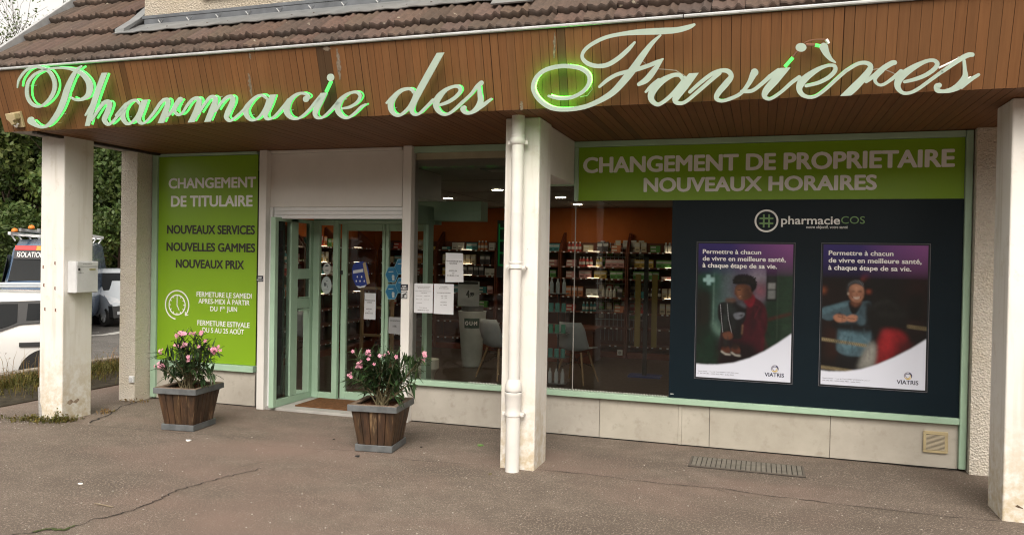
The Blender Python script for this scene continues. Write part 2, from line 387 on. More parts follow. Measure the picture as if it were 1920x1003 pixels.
def facade_text(mb, s, xl, xr, yb, yc, Y, bold=0.0):
    a = onY(xl, yb, Y); c = onY(xl, yc, Y); r = onY(xr, yb, Y)
    put_text(mb, s, (a.x, Y, a.z), XU, ZU, r.x - a.x, c.z - a.z, bold)

# ================================================================ SETTING
g = MB(); g.box(-700, 700, -700, 700, -0.95, -0.65); tag(g.build('parking_lot', M['lot']), kind='structure')
g = MB(); g.box(-9.0, 45, -26, 24, -0.9, 0.0); tag(g.build('pavement', M['ground']), kind='structure')
# cracks and joints in the asphalt: thin dark sunken lines
def crack(pts, wid, name='asphalt_crack', mt='crack', jit=0.02, z=0.004, steps=7):
    W = [onZ(x, y, z) for x, y in pts]; P = []
    for i in range(len(W) - 1):
        for k in range(steps):
            t = k / steps; q = W[i].lerp(W[i + 1], t); P.append(q + Vector((random.uniform(-jit, jit), random.uniform(-jit, jit), 0)))
    P.append(W[-1]); b = MB(); L = []; Rr = []
    for i, q in enumerate(P):
        t = (P[min(i + 1, len(P) - 1)] - P[max(i - 1, 0)]).normalized(); nn = Vector((-t.y, t.x, 0)); ww = wid * random.uniform(0.25, 1.1)
        L.append(q + nn * ww); Rr.append(q - nn * ww)
    for i in range(len(P) - 1): b.face([L[i], L[i + 1], Rr[i + 1], Rr[i]])
    return tag(b.build(name, M[mt]), kind='structure')
crack([(-20, 1015), (30, 1001), (85, 992), (125, 990), (180, 972), (235, 960), (280, 945), (315, 927), (350, 912), (400, 900), (450, 887), (490, 878)], 0.006)
crack([(62, 996), (95, 990), (120, 993), (140, 983)], 0.014, 'moss_strip', 'moss', 0.012, 0.007)
crack([(140, 795), (260, 805), (400, 815), (500, 835), (660, 845), (780, 862), (930, 872)], 0.003)
crack([(430, 880), (480, 868), (540, 858), (600, 845)], 0.0022)
crack([(1010, 880), (1100, 888), (1240, 906), (1346, 914), (1438, 928), (1523, 938), (1610, 949), (1665, 955), (1771, 967), (1877, 976)], 0.0045, jit=0.008)
crack([(1260, 828), (1400, 843), (1600, 862), (1790, 882)], 0.012, jit=0.004)
crack([(1290, 906), (1400, 930), (1460, 935)], 0.002)
crack([(165, 792), (200, 778), (232, 760), (262, 752)], 0.012)

# ---------------------------------------------------------------- pharmacy building
bld = thing('pharmacy_building', (-2.0, FAC, 0), 'single storey shopfront building with brown plank canopy and tiled roof', 'building')
def P(name, mb, mt, parent=None, **kw): return mb.build(name, mt, parent or bld, **kw)

# canopy: soffit, sloping fascia, roof
XL, XR = -7.0, 6.5
Zs, Yb, Yt, Zt = 2.83, 5.62, 5.447, 3.372
XLs = -6.62
fn = Vector((0, -(Zt - Zs), -(Yb - Yt))).normalized()         # outward normal of the fascia
fu = Vector((0, Yt - Yb, Zt - Zs)).normalized()               # up along the fascia
flen = math.hypot(Yb - Yt, Zt - Zs)
def plank_tint(wear=None):
    k = random.uniform(0.90, 1.08); r = random.uniform(-0.03, 0.03); return (k * (1 + r), k, k * (1 - r))
pk = 0.0645
b = MB(); x = XL; wearX = [onP(617, 110, Vector((0, Yb, Zs)), fn).x, onP(595, 110, Vector((0, Yb, Zs)), fn).x]
while x < XR:
    x2 = x + pk; g1 = 0.0014 * random.choice([1, 1, 1, 2.2, 0.5, 0.7]); dy = random.uniform(-0.0012, 0.0012)
    t = plank_tint()
    for wx in wearX:
        if x <= wx < x2: t = (0.42, 0.50, 0.62)
    if abs(x - onP(1045, 150, Vector((0, Yb, Zs)), fn).x) < pk * 0.5: t = (0.55, 0.66, 0.75)
    if abs(x - onP(225, 150, Vector((0, Yb, Zs)), fn).x) < pk * 0.6: t = (0.60, 0.58, 0.55)
    b.col = t
    def pt(xx, s, d): q = Vector((xx, Yb, Zs)) + fu * s + fn * (d + dy); return tuple(q)
    b.face([pt(x + g1, 0, 0), pt(x2 - g1, 0, 0), pt(x2 - g1, flen, 0), pt(x + g1, flen, 0)])
    b.col = (0.22, 0.18, 0.16)
    b.face([pt(x - g1, 0, -0.007), pt(x + g1, 0, 0), pt(x + g1, flen, 0), pt(x - g1, flen, -0.007)])
    b.face([pt(x2 - g1, 0, 0), pt(x2 + g1, 0, -0.007), pt(x2 + g1, flen, -0.007), pt(x2 - g1, flen, 0)])
    x = x2
P('fascia', b, M['fascia'])
b = MB(); b.box(XL, XR, 5.66, 5.70, 2.86, 3.36); P('fascia_backing', b, M['conc'])
# peeled paint patches on a few planks
peel = plain('bare_grey_wood', (0.20, 0.155, 0.115), 0.9, 0, 0.5, 40)
for (px, y0, y1, wd) in ((466, 138, 182, 3.2), (468, 100, 112, 2.2), (632, 92, 150, 4), (612, 88, 96, 8), (978, 190, 207, 3.5), (1040, 62, 110, 2.5)):
    a = []; c = []; b = MB()
    for k in range(13):
        yy = y0 + (y1 - y0) * k / 12; xx = px + (yy - y0) * (960 - px) * 0.00028
        h = wd * (0.35 + 0.65 * math.sin(math.pi * (k + 0.3) / 12.6)) * random.uniform(0.45, 1.15); o_ = random.uniform(-.25, .25) * wd
        a.append(onP(xx - h + o_, yy, Vector((0, Yb, Zs)) + fn * 0.003, fn)); c.append(onP(xx + h + o_, yy, Vector((0, Yb, Zs)) + fn * 0.003, fn))
    for k in range(12): b.face([a[k], c[k], c[k + 1], a[k + 1]])
    P('peeled_paint', b, peel)
b = MB(); x = XLs
while x < XR:
    x2 = x + pk; g1 = 0.0017; b.col = plank_tint(); dz = random.uniform(-0.001, 0.001)
    for sx in (1120, 1170):
        if abs(x - onZ(sx, 240, Zs).x) < pk * 0.5: b.col = (0.6, 0.6, 0.6)
    b.face([(x + g1, 5.625, Zs + dz), (x2 - g1, 5.625, Zs + dz), (x2 - g1, FAC + 0.05, Zs + dz), (x + g1, FAC + 0.05, Zs + dz)])
    b.col = (0.1, 0.08, 0.07)
    b.face([(x - g1, 5.625, Zs + 0.007), (x + g1, 5.625, Zs + dz), (x + g1, FAC + 0.05, Zs + dz), (x - g1, FAC + 0.05, Zs + 0.007)])
    b.face([(x2 - g1, 5.625, Zs + dz), (x2 + g1, 5.625, Zs + 0.007), (x2 + g1, FAC + 0.05, Zs + 0.007), (x2 - g1, FAC + 0.05, Zs + dz)])
    x = x2
P('soffit', b, M['soffit'])
b = MB(); b.box(XL, XLs - 0.006, 5.64, 7.5, Zs + 0.012, Zs + 0.07); P('eave_slab', b, M['conc'])
b = MB(); b.box(XLs - 0.05, XLs + 0.01, 5.64, 7.3, Zs - 0.022, Zs + 0.01); P('soffit_batten', b, plain('dark_batten', (0.03, 0.02, 0.015), 0.8))
b = MB(); b.box(XLs, XR, 5.72, 7.25, Zs + 0.03, Zs + 0.06); b.box(XL, XR, 7.32, 14.0, Zs + 0.03, Zs + 0.10); P('canopy_slab', b, M['conc'])
b = MB()   # drip edge: rolled pale metal lip in three lengths
for x0, x1 in ((XL - 0.06, -4.02), (-4.012, -0.55), (-0.542, XR)):
    b.tube([(x0, Yt - 0.012, Zt + 0.012), ((x0 + x1) / 2, Yt - 0.012, Zt + 0.012 + random.uniform(-.003, .003)), (x1, Yt - 0.012, Zt + 0.012)], 0.013, 8)
    b.box(x0, x1, Yt - 0.006, Yt + 0.10, Zt + 0.004, Zt + 0.012)
P('drip_edge', b, M['trim'], smooth=False, auto=40)
# roof tiles
RA = R(42); ru = Vector((0, math.cos(RA), math.sin(RA))); rn = Vector((0, -math.sin(RA), math.cos(RA))); R0 = Vector((0, Yt, Zt + 0.01))
b = MB(); tw, rowL = 0.222, 0.385; nS = 18
def prof(u):
    h = 0.011 * (0.5 + 0.5 * math.cos(2 * math.pi * (u * 3 - 0.42))) ** 1.6 + 0.010 * math.exp(-((u - 0.80) / 0.10) ** 2)
    if u < 0.12: h += 0.014 * (1 - u / 0.12)
    return h
DORM0, DORM1 = -5.83, -1.75
for r in range(-1, 7):
    s0 = 0.21 + r * rowL
    k = 0; x = XL - 0.02 + (r % 2) * 0.0
    while x < XR:
        jx, jz = random.uniform(-0.003, 0.003), random.uniform(-0.003, 0.004); v = random.uniform(0.78, 1.2)
        b.col = (v * random.uniform(0.95, 1.1), v, v * random.uniform(0.92, 1.05))
        lo = max(s0 - 0.03, 0.015); hi = s0 + rowL
        if r >= 2 and x + tw > DORM0 + 0.12 and x < DORM1: x += tw; continue
        if r == 1 and x + tw > DORM0 + 0.12 and x < DORM1 + 0.05: hi = 0.56
        if hi < 0: x += tw; continue
        top, mid, bot = [], [], []
        for i in range(nS + 1):
            u = i / nS; xx = x + jx + u * (tw - 0.004); h = prof(u)
            f0 = (hi - lo) / (rowL + 0.03)
            top.append(R0 + Vector((xx, 0, 0)) + ru * hi + rn * (0.004 + h * 1.2))
            mid.append(R0 + Vector((xx, 0, 0)) + ru * (lo + 0.012) + rn * (0.006 + 0.046 * f0 + h * 1.5 + jz))
            bot.append(R0 + Vector((xx, 0, 0)) + ru * lo + rn * (0.004 + 0.036 * f0 + h * 1.3 + jz))
        low = [p - rn * 0.034 for p in bot]
        b.raw(top + mid, [(a * (nS + 1) + i, a * (nS + 1) + i + 1, (a + 1) * (nS + 1) + i + 1, (a + 1) * (nS + 1) + i) for a in (0,) for i in range(nS)])
        full = b.col; b.col = tuple(q * 0.62 for q in full)      # sooty, mossy lower lip; darker tint also paints in the shadow between rows
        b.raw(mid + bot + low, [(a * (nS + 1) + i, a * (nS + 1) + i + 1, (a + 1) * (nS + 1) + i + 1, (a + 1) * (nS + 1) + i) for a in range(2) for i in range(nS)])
        x += tw
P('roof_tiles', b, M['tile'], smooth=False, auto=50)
b = MB(); b.prism([R0 + Vector((XL, 0, 0)) - rn * 0.03, R0 + Vector((XR, 0, 0)) - rn * 0.03, R0 + Vector((XR, 0, 0)) - rn * 0.03 + ru * 3.2, R0 + Vector((XL, 0, 0)) - rn * 0.03 + ru * 3.2], -rn * 0.06)
P('roof_deck', b, M['seam'])
b = MB()   # verge board on the left gable, pale metal
v0 = R0 + Vector((XL - 0.075, 0, 0)) - ru * 0.03
b.obox(v0 + ru * 1.6 + rn * 0.015, (0.022, 0, 0), ru * 1.62, rn * 0.075)
P('verge_board', b, M['trim'], bevel=0.006)
b = MB(); b.face([(XL - 0.04, 5.66, Zs + 0.075), (XL - 0.04, 9, Zs + 0.075), (XL - 0.04, 9, 6.0), (XL - 0.04, 8.0, 5.2), (XL - 0.04, 5.66, 3.5)]); P('gable_wall', b, M['rough'])
# dormer wall with its lead flashing
YD = 6.02
b = MB(); b.box(-5.71, -1.2, YD, YD + 1.6, 3.965, 5.6); P('dormer_wall', b, M['dormer'])
b = MB(); b.box(-5.02, -3.3, YD - 0.05, YD + 0.05, 4.075, 4.14); P('dormer_sill', b, plain('worn_sill_wood', (0.10, 0.06, 0.04), 0.9, 0, 0.5, 20), bevel=0.01)
b = MB(); b.box(-5.725, -1.2, YD - 0.022, YD + 0.02, 3.93, 3.963)
b.prism([(-5.70, YD - 0.018, 3.93), (-5.70, YD - 0.018, 3.855), (-1.2, YD - 0.018, 3.855), (-1.2, YD - 0.018, 3.93)], (0, 0.02, 0)); P('lead_upstand', b, M['lead'], bevel=0.004)
b = MB(); n = 90; z0 = 3.86; A = []; Bq = []; Cq = []
for i in range(n + 1):
    x = DORM0 + (DORM1 - DORM0 + 0.25) * i / n; wv = 0.004 * math.sin(i * 1.1) + random.uniform(-.002, .002)
    A.append((x, YD - 0.02, z0 + 0.02)); Bq.append((x, YD - 0.07, z0 - 0.015 + wv * 0.3)); q = R0 + ru * (0.462 + wv) + rn * (0.058 + wv * 0.5); Cq.append((x, q.y, q.z))
for i in range(n):
    b.face([A[i], A[i + 1], Bq[i + 1], Bq[i]]); b.face([Bq[i], Bq[i + 1], Cq[i + 1], Cq[i]])
    b.face([Cq[i], Cq[i + 1], (Cq[i + 1][0], Cq[i + 1][1] + .004, Cq[i + 1][2] - .007), (Cq[i][0], Cq[i][1] + .004, Cq[i][2] - .007)])
b.prism([(DORM0 - 0.02, 5.80, 3.745), (DORM0 - 0.02, 6.35, 4.24), (DORM0 - 0.02, 6.35, 4.29), (DORM0 - 0.02, 5.98, 3.93), (DORM0 - 0.02, 5.80, 3.79)], (0.11, 0, 0))
q0 = R0 + ru * 0.42 + rn * 0.075; b.obox(Vector((-1.86, q0.y, q0.z)), (0.17, 0, 0), ru * 0.10, rn * 0.006)
P('zinc_flashing', b, M['zinc'])
for i in range(13):
    x = -5.5 + i * 0.33; b = MB()
    for s in (-1, 1): b.obox((x + s * 0.013, YD - 0.025, 3.895), (0.014, 0, -0.016 * s * -1), (0, 0.003, 0), (0.003, 0, 0.003))
    P('flashing_clip', b, M['trim'])

# pillars
def pillar(x0, x1, y0, y1, top):
    b = MB(); b.box(x0, x1, y0, y1, -0.02, top); return P('pillar', b, M['pillar'], bevel=0.012, seg=3)
pillar(-6.90, -6.60, 5.938, 6.295, Zs + 0.008)
pillar(-1.99, -1.70, 5.938, 6.295, Zs - 0.001)
pillar(1.575, 1.90, 5.938, 6.30, Zs - 0.001)
b = MB(); b.box(-1.97, -1.725, 6.29, FAC - 0.02, 2.42, Zs - 0.001); P('beam', b, M['white'], bevel=0.008)
b = MB(); b.box(-6.96, -6.735, 7.02, 7.34, -0.02, Zs + 0.008); pl = P('corner_pier', b, M['rough'])
b = MB(); b.box(1.655, 2.2, 7.16, 7.5, -0.02, Zs - 0.001); P('corner_pier', b, M['rough'])
b = MB(); b.box(2.202, 6.3, 7.22, 13.6, -0.02, Zs - 0.001); P('end_wall', b, M['rough'])
# plinth of stone slabs
def slab(x0, x1, y=FAC - 0.004, z1=0.385):
    b = MB(); v = random.uniform(0.93, 1.05); b.col = (v, v, v * random.uniform(0.97, 1.01)); b.box(x0, x1, y, y + 0.04, 0.012, z1); P('plinth_slab', b, M['stone'], bevel=0.0015, seg=1)
slab(-6.70, -5.31)
for x0, x1 in ((-3.45, -2.43), (-2.426, -1.44), (-1.436, -0.70), (-0.667, -0.422), (-0.418, 0.60), (0.604, 1.59)): slab(x0, x1)
slab(-0.699, -0.668, FAC - 0.010, 0.384)
b = MB(); b.box(-6.9, -5.1, FAC + 0.012, FAC + 0.10, 0, 0.384); b.box(-3.5, 1.6, FAC + 0.012, FAC + 0.10, 0, 0.384); P('plinth_core', b, M['seam'])

# window frames (mint green)
def frame(segs, y0=FAC - 0.035, y1=FAC + 0.05):
    b = MB()
    for (x0, x1, z0, z1) in segs: b.box(x0, x1, y0, y1, z0, z1)
    return b
left = frame([(-6.72, -6.648, 0.02, 2.825)]); left.box(-6.645, -5.305, FAC - 0.03, FAC + 0.05, 2.795, 2.825); left.box(-6.645, -5.305, FAC - 0.05, FAC + 0.05, 0.388, 0.458)
P('window_frame', left, M['green'], bevel=0.004)
wnd = MB()
wnd.box(-3.44, 1.588, FAC - 0.055, FAC + 0.05, 0.388, 0.440)       # sill
wnd.box(-3.44, -2.002, FAC - 0.03, FAC + 0.05, 2.763, 2.825); wnd.box(-2.0, 1.588, FAC - 0.032, FAC + 0.05, 2.772, 2.825)
wnd.box(-1.722, -1.685, FAC - 0.03, FAC + 0.05, 2.258, 2.770); wnd.box(-2.10, -1.724, FAC - 0.027, FAC + 0.05, 2.405, 2.76)
wnd.box(1.592, 1.645, FAC - 0.04, FAC + 0.05, 0.02, 2.824)
wf = P('window_frame', wnd, M['green'], bevel=0.004)
b = MB(); b.box(-3.40, -2.102, FAC + 0.004, FAC + 0.04, 2.692, 2.762); P('blind_box', b, plain('beige_blind', (0.36, 0.33, 0.23), 0.6), bevel=0.003)
def pane(x0, x1, z0, z1, parent, mt='glass'):
    b = MB(); b.face([(x0, FAC + 0.006, z0), (x1, FAC + 0.006, z0), (x1, FAC + 0.006, z1), (x0, FAC + 0.006, z1)]); return P('pane', b, M[mt], parent)
pane(-3.42, -1.712, 0.44, 2.70, wf); pane(-1.706, 1.59, 0.44, 2.26, wf)
b = MB(); b.box(-1.7125, -1.7055, FAC - 0.002, FAC + 0.012, 0.44, 2.258); P('glazing_joint', b, plain('clear_silicone', (0.30, 0.29, 0.27), 0.4), wf)
b = MB()

for i in range(80): b.box(-1.96 + i * 0.0145, -1.9535 + i * 0.0145, FAC + 0.0015, FAC + 0.005, 0.4405, 0.452)
P('glazing_bead', b, plain('pale_bead', (0.5, 0.5, 0.46), 0.6), wf); b = MB()
for i in range(20): b.box(-2.78 + i * 0.0155, -2.772 + i * 0.0155, FAC + 0.0015, FAC + 0.005, 0.4405, 0.452)
P('glazing_bead', b, plain('pale_bead', (0.5, 0.5, 0.46), 0.6), wf)

# entrance: posts, lintel, rolled shutter
pa, pb_ = onY(483.5, 500, FAC - 0.085).x, onY(497, 500, FAC - 0.085).x
b = MB(); b.box(pa, pb_, FAC - 0.085, FAC + 0.10, 0, Zs - 0.002); P('door_post', b, M['white'], bevel=0.006)
pc, pd = onY(752.5, 500, FAC - 0.085).x, onY(768.5, 500, FAC - 0.085).x
b = MB(); b.box(pc, pd, FAC - 0.085, FAC + 0.10, 0, Zs - 0.002); P('door_post', b, M['white'], bevel=0.006)
b = MB(); b.box(-5.170, -3.550, FAC + 0.0, FAC + 0.08, 2.213, 2.795); b.box(-5.170, -3.550, FAC - 0.03, FAC + 0.08, 2.797, 2.826); P('shutter_box', b, M['white'], bevel=0.004)
b = MB()
for k in range(3): b.box(-5.10, -3.551, FAC + 0.012, FAC + 0.03, 2.086 + k * 0.042, 2.086 + k * 0.042 + 0.040)
P('roller_shutter', b, M['rail'], bevel=0.004)
b = MB(); b.box(-5.168, -5.105, FAC - 0.01, FAC + 0.06, 0, 2.211); P('shutter_rail', b, M['rail'], bevel=0.004)
b = MB(); b.box(-5.17, -3.55, FAC - 0.05, 8.0, -0.02, 0.028); P('threshold', b, M['tread'], bevel=0.006)

# vestibule: side partitions and inner screen
YV = 7.90
door = MB()
# left partition at X=-5.02 (from the street inwards)
XP = -5.03
for (y0, y1, z0, z1) in ((7.16, 7.222, 0.03, 2.10), (7.462, 7.60, 0.11, 2.10), (7.845, 7.925, 0.03, 2.10), (7.222, 7.845, 0.03, 0.108), (7.60, 7.845, 1.42, 1.535), (7.60, 7.845, 1.085, 1.20), (7.222, 7.845, 2.06, 2.10)):
    door.box(XP - 0.03, XP + 0.03, y0 + 0.001, y1 - 0.001, z0, z1)
part = P('glazed_partition', door, M['green'], bevel=0.004)
b = MB()
for (y0, y1, z0, z1) in ((7.222, 7.462, 0.11, 2.06), (7.60, 7.845, 1.535, 2.06), (7.60, 7.845, 1.20, 1.42), (7.60, 7.845, 0.11, 1.085)):
    b.face([(XP + 0.012, y0, z0), (XP + 0.012, y1, z0), (XP + 0.012, y1, z1), (XP + 0.012, y0, z1)])
P('pane', b, M['dglass'], part)
for (y0, y1, z0, z1) in ((7.615, 7.83, 1.055, 1.075), (7.615, 7.83, 1.205, 1.217)): b = MB(); b.box(XP + 0.031, XP + 0.034, y0, y1, z0, z1); P('glazing_trim', b, M['green'], part)
dr = MB()
for (x0, x1, z0, z1) in ((-4.998, -4.915, 0.03, 2.10), (-4.735, -4.665, 0.03, 2.10), (-4.915, -4.735, 0.03, 0.10), (-4.915, -4.735, 2.045, 2.10)): dr.box(x0 + .0005, x1 - .0005, YV, YV + 0.05, z0, z1)
fx = P('fixed_screen', dr, M['green'], bevel=0.004)
b = MB(); b.face([(-4.915, YV + 0.02, 0.10), (-4.735, YV + 0.02, 0.10), (-4.735, YV + 0.02, 2.045), (-4.915, YV + 0.02, 2.045)]); P('pane', b, M['dglass'], fx)
sd1 = MB()
for (x0, x1, z0, z1) in ((-4.655, -4.585, 0.03, 2.06), (-4.13, -4.095, 0.03, 2.06), (-4.585, -4.13, 0.03, 0.115), (-4.585, -4.13, 1.985, 2.06)): sd1.box(x0 + .0005, x1 - .0005, YV + 0.055, YV + 0.095, z0, z1)
sl1 = P('sliding_door', sd1, M['green'], bevel=0.004)
b = MB(); b.face([(-4.585, YV + 0.075, 0.115), (-4.13, YV + 0.075, 0.115), (-4.13, YV + 0.075, 1.985), (-4.585, YV + 0.075, 1.985)]); P('pane', b, M['dglass'], sl1)
b = MB(); b.box(-4.662, -4.632, YV + 0.035, YV + 0.054, 1.475, 1.525); P('door_latch', b, M['black'], sl1, bevel=0.003)
sd2 = MB()
for (x0, x1, z0, z1) in ((-4.085, -4.045, 0.03, 2.06), (-3.60, -3.53, 0.03, 2.06), (-4.045, -3.60, 0.03, 0.115), (-4.045, -3.60, 1.985, 2.06)): sd2.box(x0 + .0005, x1 - .0005, YV + 0.055, YV + 0.095, z0, z1)
sl2 = P('sliding_door', sd2, M['green'], bevel=0.004)
b = MB(); b.face([(-4.045, YV + 0.075, 0.115), (-3.60, YV + 0.075, 0.115), (-3.60, YV + 0.075, 1.985), (-4.045, YV + 0.075, 1.985)]); P('pane', b, M['dglass'], sl2)
b = MB(); b.box(-4.66, -3.46, YV + 0.0, YV + 0.20, 2.062, 2.10); b.box(-5.06, -2.95, YV + 0.1, YV + 0.32, 2.105, 2.32); b.box(-5.06, -2.94, YV + 0.096, YV + 0.1, 2.205, 2.212)
P('door_operator', b, M['green'], bevel=0.006)
rp = MB()
for (y0, y1, z0, z1) in ((7.36, 7.44, 0.03, 2.25), (7.74, 7.88, 0.03, 2.25), (7.44, 7.74, 0.03, 0.11), (7.44, 7.74, 2.05, 2.25)): rp.box(-3.52, -3.46, y0, y1, z0, z1)
rpo = P('glazed_partition', rp, M['green'], bevel=0.004)
b = MB(); b.face([(-3.49, 7.44, 0.11), (-3.49, 7.74, 0.11), (-3.49, 7.74, 2.05), (-3.49, 7.44, 2.05)]); P('pane', b, M['dglass'], rpo)
b = MB(); b.box(-5.06, -3.45, FAC + 0.085, YV + 0.3, 2.325, 2.36); b.box(-3.52, -3.45, FAC + 0.06, YV + 0.15, 2.362, 2.62); P('vestibule_ceiling', b, M['white'])

# interior shell
b = MB(); b.box(-7.2, 2.2, FAC + 0.07, 13.6, -0.03, 0.026); P('shop_floor', b, M['floor'])
b = MB(); b.box(-7.2, 2.2, FAC + 0.055, 13.6, 2.62, 2.80); P("shop_ceiling", b, M['ceil'])
b = MB()
for y in (8.6, 10.2, 11.8): b.box(-7.1, 2.1, y, y + 0.008, 2.617, 2.619)
for x in (-6, -4.2, -2.4, -0.6): b.box(x, x + 0.008, FAC + 0.1, 13.5, 2.6165, 2.6185)
P('ceiling_joints', b, M['seam'])
b = MB(); b.box(-7.2, 2.2, 13.55, 13.65, 0.026, 2.62); b.box(-7.25, -7.19, FAC + 0.1, 13.6, 0.0, 2.615); P("shop_wall", b, M['orange'])
b = MB(); b.box(2.0, 2.1, 7.51, 13.6, 0.0, 2.615); P('shop_side_wall', b, M['darkwood'])
b = MB(); b.box(-7.2, -6.95, 7.345, 7.50, 0, 2.8); b.box(-6.95, -5.30, FAC + 0.055, FAC + 0.09, 0, 2.8); b.box(-5.30, -5.06, FAC + 0.12, FAC + 0.16, 0, 2.8); P('inner_lining', b, M['seam'])

# ================================================================ NEON SIGN LETTERS
LP = Vector((0, Yb, Zs)) + fn * 0.105          # plane of the letter plates, parallel to the fascia
TP = Vector((0, Yb, Zs)) + fn * 0.045          # plane of the neon tubes behind them
def catmull(P, steps=7):
    P = [np.array(p, float) for p in P]; out = []
    for i in range(len(P) - 1):
        p0, p1, p2, p3 = P[max(i - 1, 0)], P[i], P[i + 1], P[min(i + 2, len(P) - 1)]
        for k in range(steps):
            t = k / steps
            out.append(0.5 * ((2 * p1) + (-p0 + p2) * t + (2 * p0 - 5 * p1 + 4 * p2 - p3) * t * t + (-p0 + 3 * p1 - 3 * p2 + p3) * t ** 3))
    out.append(P[-1]); return out
def stroke_outline(pts, caps):
    """variable-width brush stroke -> left and right edges (photo-plane coordinates)"""
    S = catmull(pts); n = len(S); L, Rr = [], []
    for i, p in enumerate(S):
        t = S[min(i + 1, n - 1)][:2] - S[max(i - 1, 0)][:2]; t = t / (np.linalg.norm(t) + 1e-9)
        nn = np.array([-t[1], t[0]]); h = max(p[2], 1.0) / 2
        for end, idx in ((0, i), (1, n - 1 - i)):
            if caps[end] == 'h' and idx <= 6:
                hx = np.array([1.0, -0.05]) * (1 if nn[0] > 0 else -1); f = 1 - idx / 7; nn = nn * (1 - f) + hx * f
        L.append(p[:2] + nn * h); Rr.append(p[:2] - nn * h)
    def cap(c, a, b, d):
        out = []; h = (a - b) / 2
        for k in range(1, 6):
            an = math.pi * k / 6; out.append(c + h * math.cos(an) + d * np.linalg.norm(h) * math.sin(an))
        return out
    out = list(L)
    if caps[1] == 'r':
        d = S[-1][:2] - S[-2][:2]; d = d / (np.linalg.norm(d) + 1e-9); out += cap(S[-1][:2], L[-1], Rr[-1], d)
    cL, cR = (L, Rr)
    return S, L, Rr
def letter(word, name, zoom, strokes, dots=(), neon=None, label=None):
    x0, y0, sc = zoom; b = MB(); tb = MB(); lit = False
    tl = []
    for si, (caps, pts) in enumerate(strokes):
        q = [(x0 + a / sc, y0 + c / sc, wv * 0.93 / sc) for a, c, wv in pts]
        S, L, Rr = stroke_outline(q, caps); off = fn * (0.0007 * si); th = fn * -0.007
        fl = [onP(*p, LP + off, fn) for p in L]; fr = [onP(*p, LP + off, fn) for p in Rr]; n = len(fl)
        bl = [p + th for p in fl]; br = [p + th for p in fr]
        b.raw(fl + fr + bl + br, [(i, i + 1, n + i + 1, n + i) for i in range(n - 1)] + [(2 * n + i, 3 * n + i, 3 * n + i + 1, 2 * n + i + 1) for i in range(n - 1)]
              + [(i, 2 * n + i, 2 * n + i + 1, i + 1) for i in range(n - 1)] + [(n + i, n + i + 1, 3 * n + i + 1, 3 * n + i) for i in range(n - 1)]
              + [(0, n, 3 * n, 2 * n), (n - 1, 3 * n - 1, 4 * n - 1, 2 * n - 1)])
        for end, idx in ((0, 0), (1, -1)):
            if caps[end] == 'r':
                c = S[idx][:2]; r = S[idx][2] / 2; ring = [onP(c[0] + r * math.cos(a), c[1] + r * math.sin(a), LP + off + fn * 0.00035, fn) for a in np.linspace(0, 2 * math.pi, 17)[:-1]]
                b.prism(ring, th)
        Wd = [onP(*s[:2], LP, fn) - fn * 0.060 for s in S]
        tl.append(Wd)
    for (cx, cy_, rx, ry) in dots:
        ring = [onP(x0 + (cx + rx * math.cos(a)) / sc, y0 + (cy_ + ry * math.sin(a)) / sc, LP + fn * 0.0005, fn) for a in np.linspace(0, 2 * math.pi, 21)[:-1]]
        b.prism(ring, fn * -0.007)
    o = b.build(name, M['letter'], word)
    if neon:
        rr = neon[1]
        only = neon[2] if len(neon) > 2 else range(len(tl)); f0 = neon[3] if len(neon) > 3 else 0
        for k_ in only: tb.tube(tl[k_][1 + int(f0 * len(tl[k_])):-1], rr, 6)
        tb.build('neon_tube', M[neon[0]], o, smooth=True)
    # stand-off pins
    for Wd in tl[:2]:
        pb = MB(); q = Wd[len(Wd) // 2]; pb.tube([q + fn * 0.054, q - fn * 0.046], 0.004, 6); pb.build('stand_off_pin', M['trim'], o)
    return o
base = LP
ZA, ZB, ZC, ZD, ZE, ZF, ZG, ZH = (20, 100, 6.267), (220, 130, 7.385), (460, 120, 7.385), (700, 80, 6.27), (980, 30, 5.014), (1180, 80, 5.647), (1400, 60, 6.6875), (1560, 80, 6.4)
def word(px, py, label): return thing('sign_lettering', onP(px, py, LP, fn), label, 'sign', 'script words of the shop sign on the fascia')
W1 = word(370, 225, 'long script word Pharmacie in pale plates backed by bright green neon tubes')
W2 = word(820, 215, 'short script word des on the wooden fascia, the word between two longer ones')
W3 = word(1410, 190, 'script word Favières with a large looping capital F on the wooden fascia')
NB, ND = ('neon', 0.0088), ('neon2', 0.0065)
letter(W1, 'script_letter', ZA, [
    ('rr', [(77, 405, 16), (98, 310, 32), (180, 205, 36), (290, 163, 36), (385, 180, 36), (450, 220, 42), (500, 300, 50), (517, 390, 54), (490, 490, 52), (425, 575, 42), (340, 628, 32), (255, 605, 40), (203, 535, 46), (188, 450, 48), (203, 350, 44), (265, 265, 40), (350, 215, 32), (440, 187, 30), (560, 175, 28), (660, 180, 30), (750, 200, 46), (835, 245, 56), (902, 320, 70), (930, 400, 84), (910, 490, 70), (845, 540, 46), (765, 550, 32), (702, 522, 22)]),
    ('rr', [(825, 160, 30), (775, 200, 42), (720, 290, 64), (665, 420, 80), (625, 550, 84), (575, 670, 78), (510, 770, 66), (440, 845, 48), (370, 870, 36), (300, 850, 46), (245, 805, 84), (235, 790, 88)])], (), NB)
letter(W1, 'script_letter', ZA, [
    ('hh', [(1102, 232, 74), (1040, 400, 72), (975, 590, 74), (930, 740, 68), (898, 856, 60)]),
    ('rr', [(878, 730, 24), (915, 670, 34), (960, 600, 48)]),
    ('rr', [(955, 785, 34), (1030, 665, 42), (1090, 590, 50), (1137, 575, 62), (1160, 615, 66), (1130, 710, 72), (1100, 785, 64), (1140, 838, 40), (1195, 810, 36), (1270, 725, 36), (1345, 640, 40)])], (), NB)
